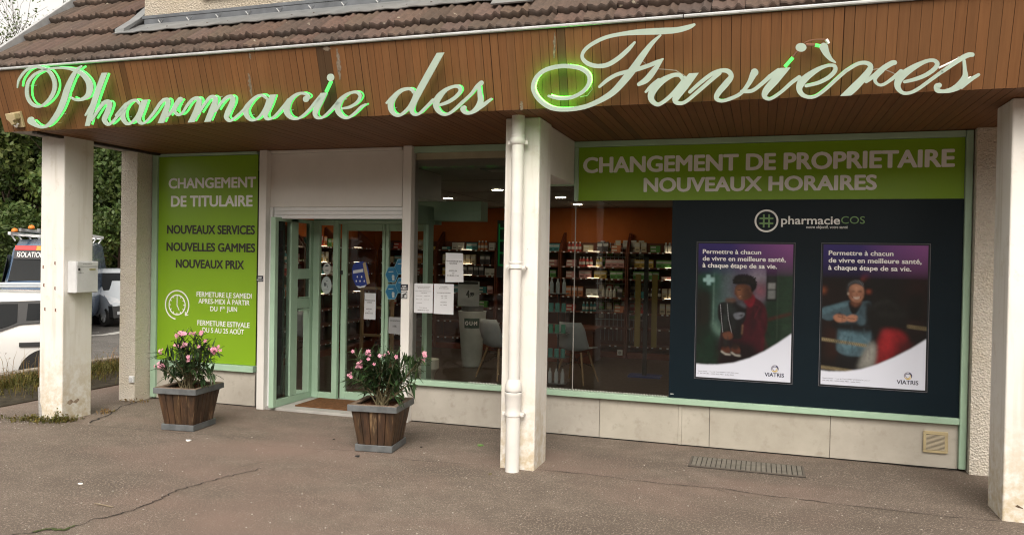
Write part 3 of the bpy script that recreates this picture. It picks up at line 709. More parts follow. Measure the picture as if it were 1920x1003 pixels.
letter(W1, 'script_letter', ZB, [
    ('rr', [(302, 480, 34), (262, 438, 40), (200, 440, 44), (125, 500, 62), (75, 590, 88), (75, 680, 72), (120, 752, 48), (180, 750, 42), (245, 690, 44), (305, 590, 48), (322, 500, 44)]),
    ('hr', [(382, 425, 96), (325, 590, 88), (292, 680, 78), (310, 738, 54), (350, 752, 36), (405, 722, 38), (500, 610, 46), (580, 490, 50), (640, 430, 54)]),
    ('rr', [(-20, 640, 36), (50, 560, 44), (120, 490, 56)])], (), NB)
letter(W1, 'script_letter', ZB, [
    ('rh', [(640, 428, 54), (690, 430, 64), (695, 500, 80), (655, 620, 90), (600, 748, 94)]),
    ('rr', [(690, 655, 38), (760, 575, 52), (820, 480, 70), (868, 425, 82)]),
    ('rr', [(850, 440, 74), (805, 530, 54), (795, 595, 44), (845, 635, 40), (905, 600, 40), (965, 505, 44), (1035, 425, 50)])], (), NB)
letter(W1, 'script_letter', ZB, [
    ('rh', [(1030, 430, 50), (1090, 402, 52), (1130, 440, 72), (1110, 540, 92), (1070, 640, 94), (1018, 738, 96)]),
    ('rh', [(1120, 620, 40), (1200, 495, 46), (1285, 392, 52), (1345, 400, 66), (1350, 470, 88), (1300, 600, 94), (1246, 730, 96)]),
    ('rr', [(1360, 580, 40), (1440, 465, 46), (1525, 388, 52), (1590, 395, 64), (1590, 470, 84), (1530, 600, 84), (1510, 670, 70), (1555, 718, 40), (1620, 680, 38), (1750, 560, 38), (1850, 440, 42)])], (), NB)
letter(W1, 'script_letter', ZC, [
    ('rr', [(290, 480, 34), (235, 440, 42), (155, 455, 42), (65, 540, 64), (5, 640, 86), (22, 725, 66), (80, 780, 42), (150, 768, 38), (220, 705, 42), (285, 590, 46), (312, 500, 42)]),
    ('hr', [(385, 428, 100), (325, 590, 88), (280, 690, 76), (288, 752, 54), (330, 768, 36), (400, 730, 38), (520, 600, 44), (600, 500, 50)])], (), NB)
letter(W1, 'script_letter', ZC, [
    ('rr', [(838, 490, 92), (872, 455, 52), (810, 412, 40), (725, 420, 46), (640, 480, 64), (582, 570, 94), (572, 660, 92), (620, 738, 60), (700, 764, 36), (780, 732, 40), (880, 640, 42), (975, 525, 46), (1040, 450, 52)])], (), ND)
letter(W1, 'script_letter', ZC, [
    ('hr', [(1088, 403, 104), (1025, 540, 92), (972, 650, 84), (972, 725, 58), (1020, 754, 36), (1090, 728, 38), (1230, 590, 44), (1300, 510, 60)])], [(1178, 192, 50, 52)], ND)
bt = MB(); bt.tube([onP(460 + 1190 / 7.385, 120 + 245 / 7.385, TP, fn), onP(460 + 1120 / 7.385, 120 + 390 / 7.385, TP, fn)], 0.014, 8); bt.build('neon_tube', M['neon'], W1)
letter(W1, 'script_letter', ZC, [
    ('rr', [(1340, 620, 32), (1450, 598, 46), (1545, 535, 46), (1588, 455, 48), (1555, 402, 46), (1490, 395, 42), (1400, 430, 50), (1315, 510, 78), (1275, 610, 86), (1302, 690, 74), (1370, 745, 46), (1440, 740, 40), (1530, 670, 42), (1600, 600, 40), (1665, 562, 30)])], (), ND)
letter(W2, 'script_letter', ZD, [
    ('rr', [(470, 585, 40), (455, 560, 40), (410, 545, 40), (330, 565, 50), (255, 630, 66), (208, 710, 76), (208, 785, 66), (245, 842, 48), (300, 858, 38), (355, 828, 40), (425, 755, 44), (478, 650, 44), (490, 600, 42)]),
    ('rr', [(155, 712, 28), (215, 655, 44), (300, 580, 48)]),
    ('hr', [(790, 122, 96), (640, 390, 88), (525, 600, 84), (470, 720, 76), (450, 800, 58), (480, 846, 38), (540, 836, 36), (620, 760, 38), (700, 680, 44)])], (), ND)
letter(W2, 'script_letter', ZD, [
    ('rr', [(785, 735, 36), (880, 700, 46), (970, 640, 48), (1022, 570, 46), (1002, 522, 46), (940, 520, 40), (850, 560, 52), (770, 640, 82), (735, 720, 78), (760, 800, 58), (820, 845, 38), (890, 836, 36), (965, 780, 40), (1060, 690, 42)])], (), ND)
letter(W2, 'script_letter', ZD, [
    ('rr', [(1040, 712, 42), (1150, 605, 40), (1215, 520, 46), (1268, 478, 60)]),
    ('rr', [(1240, 500, 40), (1250, 600, 56), (1260, 690, 74), (1220, 775, 72), (1145, 825, 44), (1080, 825, 46), (1052, 785, 66), (1065, 770, 60)]),
    ('rr', [(1215, 785, 60), (1300, 730, 50), (1382, 668, 32)])], (), ND)
letter(W3, 'script_letter', ZE, [
    ('rr', [(1612, 85, 28), (1560, 108, 48), (1450, 135, 58), (1300, 146, 66), (1100, 155, 58), (930, 172, 40), (780, 205, 38), (655, 265, 38), (578, 330, 36), (560, 395, 34), (608, 448, 42), (700, 474, 42), (800, 460, 46), (900, 400, 46), (990, 320, 42), (1052, 252, 24)]),
    ('rr', [(1295, 185, 20), (1220, 255, 42), (1130, 370, 62), (1040, 500, 76), (935, 630, 72), (835, 730, 62), (700, 810, 50), (560, 862, 44), (400, 882, 42), (265, 866, 42), (155, 792, 42), (98, 690, 40), (122, 590, 42), (205, 515, 44), (330, 478, 44), (450, 477, 42), (555, 502, 42), (620, 560, 40), (620, 640, 38), (560, 718, 38), (450, 770, 36), (335, 778, 30), (242, 755, 22)]),
    ('rr', [(722, 668, 28), (800, 602, 38), (900, 548, 38), (1050, 512, 42), (1180, 470, 42), (1260, 438, 42), (1318, 408, 18)]),
    ('rr', [(1310, 415, 22), (1235, 515, 56), (1165, 600, 62), (1092, 645, 38)])], (), ('neonf', 0.0105, [1], 0.34))
letter(W3, 'script_letter', ZE, [
    ('rr', [(1505, 595, 40), (1470, 558, 40), (1400, 565, 46), (1300, 622, 66), (1222, 710, 72), (1208, 780, 60), (1250, 830, 42), (1300, 825, 38), (1395, 750, 42), (1490, 640, 42), (1520, 585, 38)]),
    ('rr', [(1157, 716, 24), (1215, 660, 44), (1280, 610, 48)]),
    ('hr', [(1610, 540, 98), (1520, 660, 86), (1450, 755, 74), (1435, 805, 50), (1480, 825, 36), (1540, 803, 36), (1640, 720, 38), (1790, 590, 40), (1850, 540, 42)])], (), ND)
letter(W3, 'script_letter', ZF, [
    ('rr', [(640, 525, 38), (760, 420, 44), (880, 332, 46), (980, 298, 46), (1050, 310, 56), (1078, 362, 58), (1030, 430, 72), (945, 530, 66), (922, 590, 54), (970, 620, 36), (1060, 600, 40), (1180, 540, 42), (1265, 435, 52), (1310, 345, 76), (1326, 318, 88)]),
    ('rr', [(1190, 520, 40), (1300, 512, 42), (1400, 440, 44), (1490, 360, 50)])], (), ND)
letter(W3, 'script_letter', ZF, [
    ('rr', [(1400, 440, 42), (1500, 355, 50), (1580, 300, 56)]),
    ('hr', [(1652, 270, 118), (1540, 405, 92), (1450, 510, 78), (1432, 570, 58), (1475, 600, 36), (1530, 580, 36), (1620, 515, 38), (1720, 425, 42), (1800, 370, 46)])], [(1818, 54, 58, 46)], ND)
bt = MB(); bt.tube([onP(1400 + 480 / 6.69, 60 + 440 / 6.69, TP, fn), onP(1400 + 580 / 6.69, 60 + 325 / 6.69, TP, fn)], 0.011, 8)
bt.tube([onP(1400 + 860 / 6.69, 60 + 170 / 6.69, TP, fn), onP(1400 + 930 / 6.69, 60 + 180 / 6.69, TP, fn)], 0.011, 8); bt.build('neon_tube', M['neon'], W3)
bt = MB(); bt.tube([onP(1400 + a / 6.69, 60 + c / 6.69, TP, fn) for a, c in ((580, 322), (620, 265), (680, 210))], 0.008, 6)
bt.tube([onP(1400 + a / 6.69, 60 + c / 6.69, TP, fn) for a, c in ((745, 165), (860, 168))], 0.009, 6)
bt.tube([onP(1400 + a / 6.69, 60 + c / 6.69, TP, fn) for a, c in ((725, 140), (790, 112), (880, 98), (990, 98))], 0.004, 6); bt.build('cable_joint', plain('copper_end', (0.22, 0.10, 0.06), 0.5), W3)
bt = MB(); bt.tube([onP(1400 + a / 6.69, 60 + c / 6.69, TP, fn) for a, c in ((995, 100), (1015, 125), (1025, 150))], 0.011, 6)
bt.tube([onP(1560 + a / 6.4, 80 + c / 6.4, TP, fn) for a, c in ((1280, 310), (1430, 240), (1590, 158))], 0.007, 6); bt.build('unlit_tube', M['vinyl'], W3); bt = MB()
bt.tube([onP(1560 + a / 6.4, 80 + c / 6.4, TP, fn) for a, c in ((1610, 440), (1670, 415))], 0.006, 6); bt.build('unlit_tube', M['vinyl'], W3)
bt = MB()
for pts in (((980 + 1115 / 5.014, 30 + 420 / 5.014), (980 + 1180 / 5.014, 30 + 470 / 5.014)), ((980 + 1250 / 5.014, 30 + 500 / 5.014), (980 + 1350 / 5.014, 30 + 506 / 5.014), (980 + 1440 / 5.014, 30 + 515 / 5.014), (980 + 1530 / 5.014, 30 + 570 / 5.014)),
            ((980 + 640 / 5.014, 30 + 620 / 5.014), (980 + 655 / 5.014, 30 + 690 / 5.014), (980 + 610 / 5.014, 30 + 750 / 5.014), (980 + 540 / 5.014, 30 + 765 / 5.014)), ((1560 + 490 / 6.4, 80 + 330 / 6.4), (1560 + 590 / 6.4, 80 + 308 / 6.4), (1560 + 760 / 6.4, 80 + 380 / 6.4))):
    bt.tube([onP(*q, TP, fn) for q in pts], 0.003, 5)
bt.build('sign_cable', plain('grey_cable', (0.30, 0.27, 0.22), 0.6), W3)
bt = MB(); bt.tube([onP(20 + a / 6.267, 100 + c / 6.267, TP, fn) for a, c in ((790, 270), (780, 370), (740, 440), (700, 490))], 0.003, 5)
bt.tube([onP(20 + a / 6.267, 100 + c / 6.267, TP, fn) for a, c in ((625, 660), (630, 760), (600, 820), (530, 820))], 0.003, 5); bt.build('sign_cable', plain('tan_cable', (0.30, 0.20, 0.10), 0.6), W1)
letter(W3, 'script_letter', ZG, [
    ('rr', [(745, 680, 40), (900, 640, 50), (1030, 572, 56), (1108, 490, 58), (1100, 430, 50), (1020, 425, 42), (900, 470, 60), (765, 560, 88), (685, 640, 104), (660, 720, 80), (700, 790, 60), (790, 822, 44), (880, 802, 42), (1000, 712, 46), (1130, 592, 48), (1250, 485, 50)]),
    ('rr', [(968, 195, 118), (1000, 270, 88), (1055, 345, 54), (1112, 386, 22)])], (), ND)
letter(W3, 'script_letter', ZG, [
    ('rh', [(1240, 495, 48), (1390, 405, 50), (1500, 392, 54), (1555, 440, 72), (1500, 540, 92), (1360, 690, 108), (1238, 804, 140)])], (), ND)
letter(W3, 'script_letter', ZH, [
    ('rr', [(410, 470, 46), (520, 390, 60), (620, 310, 68), (715, 253, 66), (755, 243, 58)]),
    ('rr', [(600, 335, 66), (532, 410, 54), (518, 465, 44), (560, 508, 36), (620, 505, 38), (720, 440, 44), (830, 350, 60)])], (), None)
letter(W3, 'script_letter', ZH, [
    ('rr', [(870, 475, 38), (1000, 442, 48), (1130, 390, 52), (1238, 312, 56), (1262, 250, 60), (1210, 215, 46), (1110, 235, 50), (965, 310, 76), (842, 400, 98), (790, 480, 92), (795, 550, 70), (850, 605, 46), (930, 607, 40), (1030, 562, 44), (1200, 440, 44), (1330, 345, 46)])], (), None)
letter(W3, 'script_letter', ZH, [
    ('rr', [(1320, 355, 46), (1440, 272, 50), (1560, 190, 62), (1640, 152, 62), (1686, 148, 56)]),
    ('rr', [(1585, 220, 44), (1595, 330, 52), (1595, 420, 80), (1525, 520, 90), (1420, 575, 60), (1330, 588, 46), (1268, 575, 66), (1262, 535, 84), (1290, 515, 62)]),
    ('rr', [(1550, 525, 76), (1660, 450, 52), (1762, 388, 38)])], (), None)

# ================================================================ WINDOW SIGNS
YS = FAC - 0.012
ls = thing('window_sign', onY(390, 690, YS), 'tall lime green sign panel reading CHANGEMENT DE TITULAIRE beside the entrance', 'sign')
b = MB(); b.box(-6.643, -5.300, YS, YS + 0.006, 0.462, 2.79); b.build('sign_panel', M['sign_green'], ls)
T1 = YS - 0.0015
def text_line(parent, name, mt, *a):
    b = MB(); facade_text(b, *a); return b.build(name, mt, parent)
for a in (('CHANGEMENT', 316, 480, 354, 334.6, T1, 0.032), ('DE TITULAIRE', 320.5, 473.5, 388, 367.5, T1, 0.032)): text_line(ls, 'white_heading_line', M['vinyl'], *a)
for a in (('NOUVEAUX SERVICES', 313, 478, 438.5, 422, T1, 0.034), ('NOUVELLES GAMMES', 312, 478.5, 470.5, 454.5, T1, 0.034), ('NOUVEAUX PRIX', 329.5, 457.5, 502, 486, T1, 0.034)): text_line(ls, 'black_text_line', M['ink'], *a)
b = MB()
for s, l, r, y, c in (('FERMETURE LE SAMEDI', 368.5, 472, 556, 546.6), ('APRES-MIDI À PARTIR', 372, 468, 568.6, 559.4), ('DU 1', 394, 414, 583, 574.2), ('ER', 415, 422, 579, 574.2), ('JUIN', 425, 444.5, 583.6, 574.6), ('FERMETURE ESTIVALE', 370, 468, 609.5, 600), ('DU 5 AU 25 AOÛT', 379.5, 457.5, 622.8, 613.6)):
    text_line(ls, 'white_text_line', M['vinyl'], s, l, r, y, c, T1, 0.014)
def ring(b, c, r0, r1, a0, a1, n=40, Y=T1):
    for i in range(n):
        p = [a0 + (a1 - a0) * (i + k) / n for k in (0, 1)]
        b.face([(c.x + r * math.cos(a), Y, c.z + r * math.sin(a)) for a, r in ((p[0], r0), (p[1], r0), (p[1], r1), (p[0], r1))])
cc = onY(332, 571.5, T1); k = (onY(354, 571.5, T1).x - cc.x) ; rr = 22.3 / 22 * k
ring(b, cc, rr * 0.94, rr * 1.03, R(-97), R(-97 - 308)); ring(b, cc, rr * 0.64, rr * 0.72, 0, 2 * math.pi)
for i in range(12):
    a = R(30 * i); ring(b, cc, rr * 0.53, rr * 0.64, a - 0.05, a + 0.05, 1)
b.obox((cc.x, T1, cc.z + rr * 0.2), (rr * 0.028, 0, 0), (0, 0.0004, 0), (0, 0, rr * 0.30)); b.obox((cc.x + rr * 0.09, T1, cc.z - rr * 0.19), (rr * 0.026, 0, rr * 0.012), (0, 0.0003, 0), (rr * 0.1, 0, -rr * 0.20))
a = R(-45); tip = Vector((cc.x + rr * 0.985 * math.cos(a), T1, cc.z + rr * 0.985 * math.sin(a)))
b.obox(tip + Vector((0.01 * rr, 0, rr * 0.12)), (rr * 0.035, 0, 0), (0, 0.0004, 0), (0, 0, rr * 0.13)); b.obox(tip + Vector((rr * 0.13, 0, rr * 0.02)), (rr * 0.13, 0, rr * 0.03), (0, 0.0003, 0), (0, 0, rr * 0.035))
b.build('clock_symbol', M['vinyl'], ls)

rs = thing('window_sign', onY(1440, 376, YS), 'wide lime green sign panel reading CHANGEMENT DE PROPRIETAIRE NOUVEAUX HORAIRES', 'sign')
b = MB(); b.box(-1.683, 1.588, YS, YS + 0.006, 2.262, 2.768); b.build('sign_panel', M['sign_green'], rs)
for a in (('CHANGEMENT DE PROPRIETAIRE', 1093, 1790, 325, 295.6, T1, 0.034), ('NOUVEAUX HORAIRES', 1206.5, 1644, 360.4, 334, T1, 0.034)): text_line(rs, 'white_heading_line', M['vinyl'], *a)

nv = thing('advert_panel', onY(1520, 760, YS), 'dark navy window panel with round hash logo carrying the two posters', 'panel')
b = MB(); b.box(-0.792, 1.5905, YS, YS + 0.005, 0.4405, 2.2605); b.build('backing_panel', M['navy'], nv)
text_line(nv, 'logo_name', M['vinyl'], 'pharmacie', 1464.5, 1575, 420.6, 405.2, T1, 0.018); text_line(nv, 'logo_slogan', M['vinyl'], 'notre objectif, votre santé', 1512, 1589.5, 428.3, 422.8, T1, 0.006)
b = MB(); cc = onY(1437, 414.3, T1); k = onY(1459.5, 414.3, T1).x - cc.x; ring(b, cc, k * 0.84, k * 1.0, 0, 2 * math.pi, 48); 
b.build('logo_ring', M['vinyl'], nv)
LG = plain('logo_green', (0.16, 0.30, 0.11), 0.5); text_line(nv, 'logo_suffix', LG, 'COS', 1577, 1621.5, 419.4, 406, T1, 0.0)
b = MB()
for s in (-1, 1):
    b.obox((cc.x + s * k * 0.22, T1, cc.z), (k * 0.075, 0, 0), (0, 0.0005, 0), (0, 0, k * 0.58)); b.obox((cc.x, T1, cc.z + s * k * 0.22), (k * 0.58, 0, 0), (0, 0.0004, 0), (0, 0, k * 0.075))
b.build('hash_mark', LG, nv)
b = MB(); facade_text(b, 'ciem', 1256.5, 1263, 738.8, 736.4, T1, 0.0); b.build('maker_mark', M['vinyl'], nv)

# ---------------------------------------------------------------- printed posters
def srgb(c): c = np.array(c, float) / 255; return np.where(c <= 0.04045, c / 12.92, ((c + 0.055) / 1.055) ** 2.4)
class Canvas:
    """small picture painted shape by shape, then carried by the poster mesh as its print"""
    def __init__(s, w, h, quad):
        s.w, s.h = w, h; s.img = np.zeros((h, w, 3)); s.q = [np.array(p, float) for p in quad]  # TL TR BL BR in sketch units
        s.X, s.Y = np.meshgrid((np.arange(w) + 0.5) / w, (np.arange(h) + 0.5) / h)
        u, v = s.X[..., None], s.Y[..., None]
        s.P = s.q[0] * (1 - u) * (1 - v) + s.q[1] * u * (1 - v) + s.q[2] * (1 - u) * v + s.q[3] * u * v
        s.unit = (s.q[1][0] - s.q[0][0]) / w
    def blur(s, m, px):
        r = max(1, int(round(px)))
        for _ in range(2):
            for ax in (0, 1):
                c = np.cumsum(np.pad(m, [(r + 1, r) if a == ax else (0, 0) for a in (0, 1)], mode='edge'), axis=ax)
                m = (np.take(c, range(2 * r + 1, c.shape[ax]), ax) - np.take(c, range(0, c.shape[ax] - 2 * r - 1), ax)) / (2 * r + 1)
        return m
    def poly(s, pts, col, soft=1.0, alpha=1.0, smooth=True):
        if smooth and len(pts) > 3:
            pts = [np.array(p, float) for p in pts]; n = len(pts); q = []
            for i in range(n):
                p0, p1, p2, p3 = pts[i - 1], pts[i], pts[(i + 1) % n], pts[(i + 2) % n]
                for k in range(5):
                    t = k / 5; q.append(0.5 * ((2 * p1) + (-p0 + p2) * t + (2 * p0 - 5 * p1 + 4 * p2 - p3) * t * t + (-p0 + 3 * p1 - 3 * p2 + p3) * t ** 3))
            pts = q
        ins = np.zeros((s.h, s.w)); x, y = s.P[..., 0], s.P[..., 1]
        for ox, oy in ((-.25, -.25), (.25, .25), (-.25, .25), (.25, -.25)):
            m = np.zeros((s.h, s.w), bool); xx, yy = x + ox * s.unit, y + oy * s.unit
            for i in range(len(pts)):
                (ax, ay), (bx, by) = pts[i][:2], pts[(i + 1) % len(pts)][:2]
                if ay == by: continue
                m ^= ((ay > yy) != (by > yy)) & (xx < (bx - ax) * (yy - ay) / (by - ay) + ax)
            ins += m / 4
        if soft > 0.6: ins = s.blur(ins, soft)
        a = (ins * alpha)[..., None]; s.img = s.img * (1 - a) + srgb(col) * a
    def ell(s, cx, cy, rx, ry, col, soft=1.0, alpha=1.0):
        s.poly([(cx + rx * math.cos(t), cy + ry * math.sin(t)) for t in np.linspace(0, 2 * math.pi, 25)[:-1]], col, soft, alpha, False)
    def line(s, pts, wd, col, soft=0, alpha=1.0):
        L, Rr = [], []; pts = [np.array(p, float) for p in pts]
        for i, p in enumerate(pts):
            t = pts[min(i + 1, len(pts) - 1)] - pts[max(i - 1, 0)]; t /= np.linalg.norm(t); nn = np.array([-t[1], t[0]]) * wd / 2; L.append(p + nn); Rr.append(p - nn)
        s.poly(L + Rr[::-1], col, soft, alpha, False)
    def mottle(s, amp, seed):
        """uneven tones of a printed photograph: cloth, skin and background all vary a little"""
        r = np.random.default_rng(seed); f = np.zeros((s.h, s.w))
        for px, a in ((1, 0.8), (2, 0.7), (5, 1.0), (14, 1.1)):
            m = s.blur(r.normal(size=(s.h, s.w)), px); f += a * m / (m.std() + 1e-9)
        f /= f.std(); s.img *= np.clip(1 + amp * f, 0.35, 2.2)[..., None]
    def folds(s, pts, n, ln, col, seed, alpha=0.5, soft=1.0, lean=0.3):
        r = random.Random(seed); cx = [p[0] for p in pts]; cy2 = [p[1] for p in pts]
        for _ in range(n):
            x, y = r.uniform(min(cx), max(cx)), r.uniform(min(cy2), max(cy2)); a = math.pi / 2 + r.gauss(0, lean); d = (math.cos(a) * ln * r.uniform(.4, 1), math.sin(a) * ln * r.uniform(.4, 1))
            s.line([(x, y), (x + d[0] * .5 + r.gauss(0, 4), y + d[1] * .5), (x + d[0], y + d[1])], r.uniform(3, 9), col, soft, alpha * r.uniform(.4, 1))
    def header(s):
        """violet band over the picture: blue violet left, pink right, fading downward"""
        u, v = s.X, s.Y; f = np.clip(1 - (v / 0.24), 0, 1) ** 0.8
        left, right = srgb((54, 40, 112)), srgb((140, 82, 146)); t = np.clip((u - 0.35) / 0.6, 0, 1)[..., None]
        c = left * (1 - t) + right * t; s.img = s.img * (1 - f[..., None]) + c * f[..., None]
    def mesh(s, name, corners, parent, mt):
        TL, TR, BL, BR = [Vector(c) for c in corners]; w, h = s.w, s.h; L = Vector(root_loc(parent).location)
        uu, vv = np.meshgrid(np.linspace(0, 1, w), np.linspace(0, 1, h)); A = [np.array(c - L) for c in (TL, TR, BL, BR)]
        V = (A[0] * ((1 - uu) * (1 - vv))[..., None] + A[1] * (uu * (1 - vv))[..., None] + A[2] * ((1 - uu) * vv)[..., None] + A[3] * (uu * vv)[..., None]).reshape(-1, 3)
        i = (np.arange(h - 1)[:, None] * w + np.arange(w - 1)[None, :]).ravel(); F = np.stack([i, i + w, i + w + 1, i + 1], 1)
        me = bpy.data.meshes.new(name); me.vertices.add(len(V)); me.vertices.foreach_set('co', V.ravel()); me.loops.add(F.size); me.loops.foreach_set('vertex_index', F.ravel())
        me.polygons.add(len(F)); me.polygons.foreach_set('loop_start', np.arange(0, F.size, 4)); me.update(calc_edges=True)
        at = me.color_attributes.new('print', 'FLOAT_COLOR', 'POINT'); c = np.ones((w * h, 4), np.float32); c[:, :3] = s.img.reshape(-1, 3); at.data.foreach_set('color', c.ravel())
        me.materials.append(mt); o = bpy.data.objects.new(name, me); C.objects.link(o); o.parent = parent; return o

def poster(label, x0, x1, z0, z1, cv, heads, curve, zl, swl):
    p = thing('poster', ((x0 + x1) / 2, YS, z0), label, 'poster', 'advertising posters on the navy panel')
    YP = YS - 0.004
    b = MB(); d = 0.014
    b.box(x0 - d, x1 + d, YP + 0.001, YP + 0.003, z0 - d, z1 + d); b.build('poster_pocket', plain('pocket_film', (0.010, 0.013, 0.017), 0.3), p)
    b = MB(); e = 0.003
    for (a0, a1, c0, c1) in ((x0 - d - e, x1 + d + e, z1 + d, z1 + d + e), (x0 - d - e, x1 + d + e, z0 - d - e, z0 - d), (x0 - d - e, x0 - d, z0 - d, z1 + d), (x1 + d, x1 + d + e, z0 - d, z1 + d)): b.box(a0, a1, YP - 0.001, YP + 0.003, c0, c1)
    b.build('pocket_edge', plain('pocket_rim', (0.16, 0.16, 0.18), 0.3), p)
    cv.mesh('picture', [(x0, YP, z1), (x1, YP, z1), (x0, YP, z0), (x1, YP, z0)], p, M['printg'])
    W, H = x1 - x0, z1 - z0; Y2 = YP - 0.001
    def uv(u, v): return (x0 + W * u, Y2, z1 - H * v)
    for s, l, r, yb, yc in heads: b = MB(); put_text(b, s, uv(l, yb), XU, ZU, (r - l) * W, (yb - yc) * H, 0.026); b.build('headline', M['vinyl'], p)
    return p, uv
PI = plain('print_ink', (0.02, 0.02, 0.05), 0.5)
def logo(p, uv, x, y, r, dark=(0.02, 0.02, 0.07)):
    b = MB(); c = Vector(uv(x, y))
    for k, col in ((0, (0.05, 0.05, 0.12)), (1, (0.60, 0.44, 0.12)), (2, (0.28, 0.27, 0.34))):
        for j in (0.0, 0.5):
            a0 = R(90 - 120 * k + (60 if j else 0)); n = 10
            b2 = b; b2.col = col
            for i in range(n):
                t0, t1 = i / n, (i + 1) / n; w0 = math.sin(math.pi * min(1, t0 * 0.9 + 0.1)) * 0.34; w1 = math.sin(math.pi * min(1, t1 * 0.9 + 0.1)) * 0.34
                R0_ = 1.0 if not j else 0.66; 
                if j: w0 *= 0.6; w1 *= 0.6
                f = lambda t, q: (c.x + r * q * math.cos(a0 - t * 2.4), c.y - 0.0002 * k, c.z + r * q * math.sin(a0 - t * 2.4))
                b2.face([f(t0, R0_ - w0), f(t1, R0_ - w1), f(t1, R0_), f(t0, R0_)])
    b.build('swirl_logo', tinted('logo_inks'), p)
    b = MB(); return b

# poster one: young person in a burgundy coat carrying a baby in a dark sling
q1 = ((103, 62), (687, 65), (93, 883), (680, 915)); cv = Canvas(188, 266, q1)
cv.img[:] = srgb((14, 20, 20))
cv.poly([(95, 230), (210, 225), (200, 880), (92, 885)], (20, 32, 26), 6); cv.poly([(200, 215), (260, 215), (265, 620), (195, 590)], (52, 84, 74), 5); cv.poly([(255, 215), (340, 215), (350, 640), (262, 610)], (88, 108, 112), 9)
cv.poly([(330, 215), (530, 205), (535, 420), (340, 420)], (108, 108, 124), 12); cv.ell(480, 260, 45, 45, (170, 160, 176), 10); cv.ell(490, 350, 34, 45, (150, 78, 92), 9); cv.poly([(345, 300), (430, 290), (430, 420), (345, 420)], (70, 60, 80), 10)
cv.poly([(590, 215), (690, 215), (684, 620), (600, 660)], (38, 62, 46), 5); cv.poly([(520, 420), (605, 420), (600, 690), (515, 720)], (22, 48, 34), 5); cv.line([(535, 530), (600, 512), (680, 490)], 15, (78, 34, 30), 1.5)
cv.line([(596, 215), (594, 660)], 3, (70, 92, 76), 1)
cv.poly([(526, 205), (590, 200), (588, 412), (526, 416)], (12, 13, 14), 0.8, 1, False)
for y0, y1, c in ((250, 300, (42, 44, 46)), (304, 340, (150, 152, 152)), (348, 400, (128, 132, 132))): cv.poly([(537, y0), (582, y0 - 1), (581, y1), (537, y1 + 1)], c, 0.8, 1, False)
cv.ell(170, 285, 55, 50, (40, 120, 100), 9, 0.5)
cv.poly([(135, 275), (155, 275), (155, 255), (182, 255), (182, 272), (207, 272), (207, 300), (182, 300), (182, 318), (157, 318), (157, 298), (137, 298)], (178, 222, 222), 0.9, 1, False)
cv.poly([(150, 600), (245, 640), (240, 800), (120, 790)], (16, 50, 36), 12, 0.8); cv.poly([(195, 540), (250, 570), (250, 630), (200, 590)], (90, 120, 108), 4)
cv.poly([(100, 380), (170, 380), (165, 540), (98, 540)], (28, 30, 24), 3); cv.line([(120, 400), (118, 540)], 4, (10, 12, 12)); cv.line([(205, 240), (200, 560)], 4, (120, 150, 140), 1.2)
coat = (66, 13, 27)
cv.poly([(440, 388), (500, 420), (528, 470), (536, 560), (520, 630), (512, 720), (430, 770), (330, 800), (245, 805), (240, 690), (262, 560), (330, 470), (400, 410)], coat, 1.2)
cv.poly([(240, 640), (330, 650), (460, 690), (470, 800), (240, 810)], (20, 8, 14), 5); cv.poly([(470, 440), (500, 470), (470, 560), (430, 640), (440, 520)], (46, 10, 22), 3); cv.line([(405, 420), (450, 430), (490, 445), (455, 520)], 4, (110, 34, 48), 1.2)
cv.poly([(390, 400), (440, 370), (460, 400), (440, 450), (405, 440)], (120, 18, 38), 1)
cv.poly([(335, 345), (348, 315), (400, 310), (436, 335), (442, 375), (420, 400), (388, 413), (360, 405), (345, 385), (334, 372)], (98, 62, 44), 1)
cv.poly([(340, 350), (358, 330), (380, 350), (372, 400), (352, 392)], (140, 92, 66), 3, 0.8); cv.poly([(405, 330), (440, 345), (438, 395), (410, 405)], (62, 36, 27), 4, 0.7); cv.ell(433, 348, 8, 14, (96, 58, 44), 1); cv.line([(350, 350), (372, 345)], 4, (40, 24, 20), 0); cv.line([(359, 389), (374, 385)], 3, (176, 146, 128), 0, 0.8); cv.line([(345, 362), (338, 374), (346, 378)], 3, (70, 42, 30), 0, 0.7)
cv.poly([(322, 300), (335, 262), (380, 250), (430, 262), (466, 300), (462, 340), (438, 360), (430, 325), (400, 312), (350, 312), (330, 308)], (12, 10, 12), 1.2)
for i in range(44):
    a = random.uniform(-3.2, 0.6); r_ = random.uniform(.92, 1.16); x_, y_ = 395 + 68 * r_ * math.cos(a), 305 + 50 * r_ * math.sin(a); cv.line([(395 + 56 * math.cos(a), 305 + 42 * math.sin(a)), (x_ + random.uniform(-5, 5), y_)], random.uniform(5, 9), (14, 12, 13), 0.6)
for i in range(26):
    a = random.uniform(-2.9, 0.3); r_ = random.uniform(.3, .95); cv.ell(395 + 66 * r_ * math.cos(a), 303 + 48 * r_ * math.sin(a), random.uniform(3, 6), random.uniform(3, 6), (44, 38, 38), 0.8, 0.6)
cv.poly([(228, 470), (240, 430), (300, 418), (370, 425), (405, 460), (400, 530), (378, 570), (380, 640), (330, 650), (258, 640), (250, 560), (232, 520)], (14, 15, 19), 1)
cv.ell(310, 410, 36, 14, (98, 62, 48), 2); cv.poly([(345, 425), (395, 428), (405, 455), (380, 450)], (90, 92, 102), 1.5); cv.poly([(326, 500), (350, 486), (396, 490), (380, 518), (345, 528)], (118, 122, 132), 1); cv.poly([(355, 505), (392, 495), (380, 510)], (30, 32, 36), 1)
cv.line([(245, 435), (252, 520), (262, 610)], 4, (150, 152, 158)); cv.line([(288, 430), (296, 520), (318, 615)], 4, (150, 152, 158))
